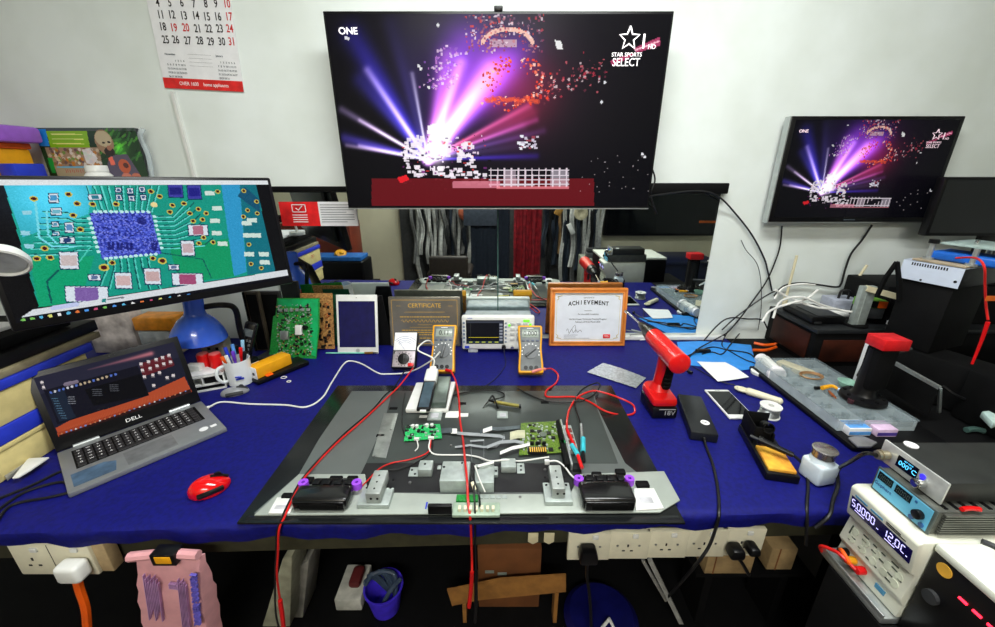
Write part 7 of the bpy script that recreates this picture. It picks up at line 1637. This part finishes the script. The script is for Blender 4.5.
# grey vented box with adaptors on it
Yv = -.9; a = behind(581, 290, Yv); c = behind(614, 259, Yv)
t = thing('vented_box', 'grey steel box with vent slots on a stand seen in the mirror', 'box', ((a.x+c.x)/2, Yv-.1, a.z))
b = B(); b.box(a.x, Yv-.25, a.z, c.x, Yv, c.z, .006); obj('case', b, mat('vent_grey', (150, 155, 140), .5), t)
b = B()
for r_ in range(2):
    for k in range(10): b.box(a.x+.04+k*(c.x-a.x-.08)/10, Yv, c.z-.05-r_*.06, a.x+.045+k*(c.x-a.x-.08)/10, Yv+.002, c.z-.02-r_*.06)
obj('vent_slots', b, DGR, t)
VZ = c.z; c2 = c
b = B(); b.box(a.x-.03, Yv-.3, -.75, c.x+.03, Yv+.03, a.z-.001, .004); one('pedestal', b, BLKM, 'dark pedestal under the grey vented box seen in the mirror', 'pedestal')
t = thing('power_adaptor', 'dark flat adaptor lying lower on the grey vented box in the mirror', 'power adaptor', (a.x, Yv, VZ)); b = B(); b.box(a.x+.04, Yv-.12, VZ+.001, c.x-.03, Yv-.02, VZ+.055, .006); obj('brick', b, mat('adaptor_grey', (95, 95, 95), .4), t)
t = thing('power_adaptor', 'upper dark adaptor with cable stacked on top of the grey vented box in the mirror', 'power adaptor', (a.x, Yv, VZ+.056)); b = B(); b.box(a.x+.05, Yv-.11, VZ+.057, c.x-.04, Yv-.03, VZ+.10, .006); obj('brick', b, DGR, t)
b = B(); b.tube([(c.x-.04, Yv-.07, VZ+.09), (c.x+.05, Yv-.07, VZ+.07), (c.x+.08, Yv-.07, VZ-.05), (c.x+.04, Yv+.005, VZ-.2)], .008); obj('cable', b, BLKC, t)
# printer and blue box in the left of the mirror
Yp = -.55; a = behind(302, 288, Yp); c = behind(362, 262, Yp)
t = thing('printer', 'black printer seen in the mirror at the left under the brown door', 'printer', ((a.x+c.x)/2, Yp-.15, -.05))
b = B(); b.box(a.x, Yp-.3, a.z, c.x, Yp, c.z, .02, 3); obj('body', b, BLK, t); b = B(); b.box(a.x+.03, Yp-.002, a.z+.03, c.x-.03, Yp+.004, a.z+.08, .003); obj('slot', b, DGR, t)
b = B(); b.box(a.x+.12, Yp-.25, c.z+.001, c.x-.02, Yp-.02, c.z+.04, .004); one('folder', b, mat('cyan_folder', (40, 110, 190), .5), 'blue folder lying on the black printer in the mirror', 'folder')
b = B(T((a.x+c.x)/2+.06, Yp-.12, c.z+.041)); tb = bmesh.new(); bmesh.ops.create_icosphere(tb, subdivisions=3, radius=.05)
for v in tb.verts: v.co *= 1+.25*math.sin(v.co.x*90+v.co.y*70+v.co.z*60); v.co.z = max(v.co.z*.6, -.018)+.018
b.merge(tb); one('crumpled_paper', b, YEL, 'crumpled yellow paper on the blue folder in the mirror', 'paper')
b = B(); b.box(a.x-.05, Yp-.35, -.75, c.x+.05, Yp+.03, a.z-.001, .004); one('pedestal', b, BLKM, 'dark stand under the black printer seen in the mirror', 'pedestal')
# ================================================================== camera, world, final placement
cam_ = bpy.data.cameras.new('camera'); co = bpy.data.objects.new('camera', cam_); C.objects.link(co)
cam_.sensor_fit = 'HORIZONTAL'; cam_.sensor_width = 36; cam_.lens = F*36/995; cam_.clip_start = .02; cam_.clip_end = 50
co.location = (0, 0, H); co.rotation_euler = (PI/2-TH, 0, 0)
bpy.context.scene.camera = co
w_ = bpy.data.worlds.new('world'); bpy.context.scene.world = w_; w_.use_nodes = True
w_.node_tree.nodes['Background'].inputs[0].default_value = (.8, .9, 1, 1); w_.node_tree.nodes['Background'].inputs[1].default_value = .05
for o in bpy.data.objects:
    if o.parent is None:
        if o.get('kind') == 'structure' and o.type == 'MESH': o.location.z += .75
        else:
            m = o.matrix_basis.copy(); m.translation.z += .75; o.matrix_basis = m
vs = bpy.context.scene.view_settings
vs.view_transform = 'Standard'; vs.look = 'None'; vs.gamma = 1; vs.use_curve_mapping = False; vs.exposure = EXPO
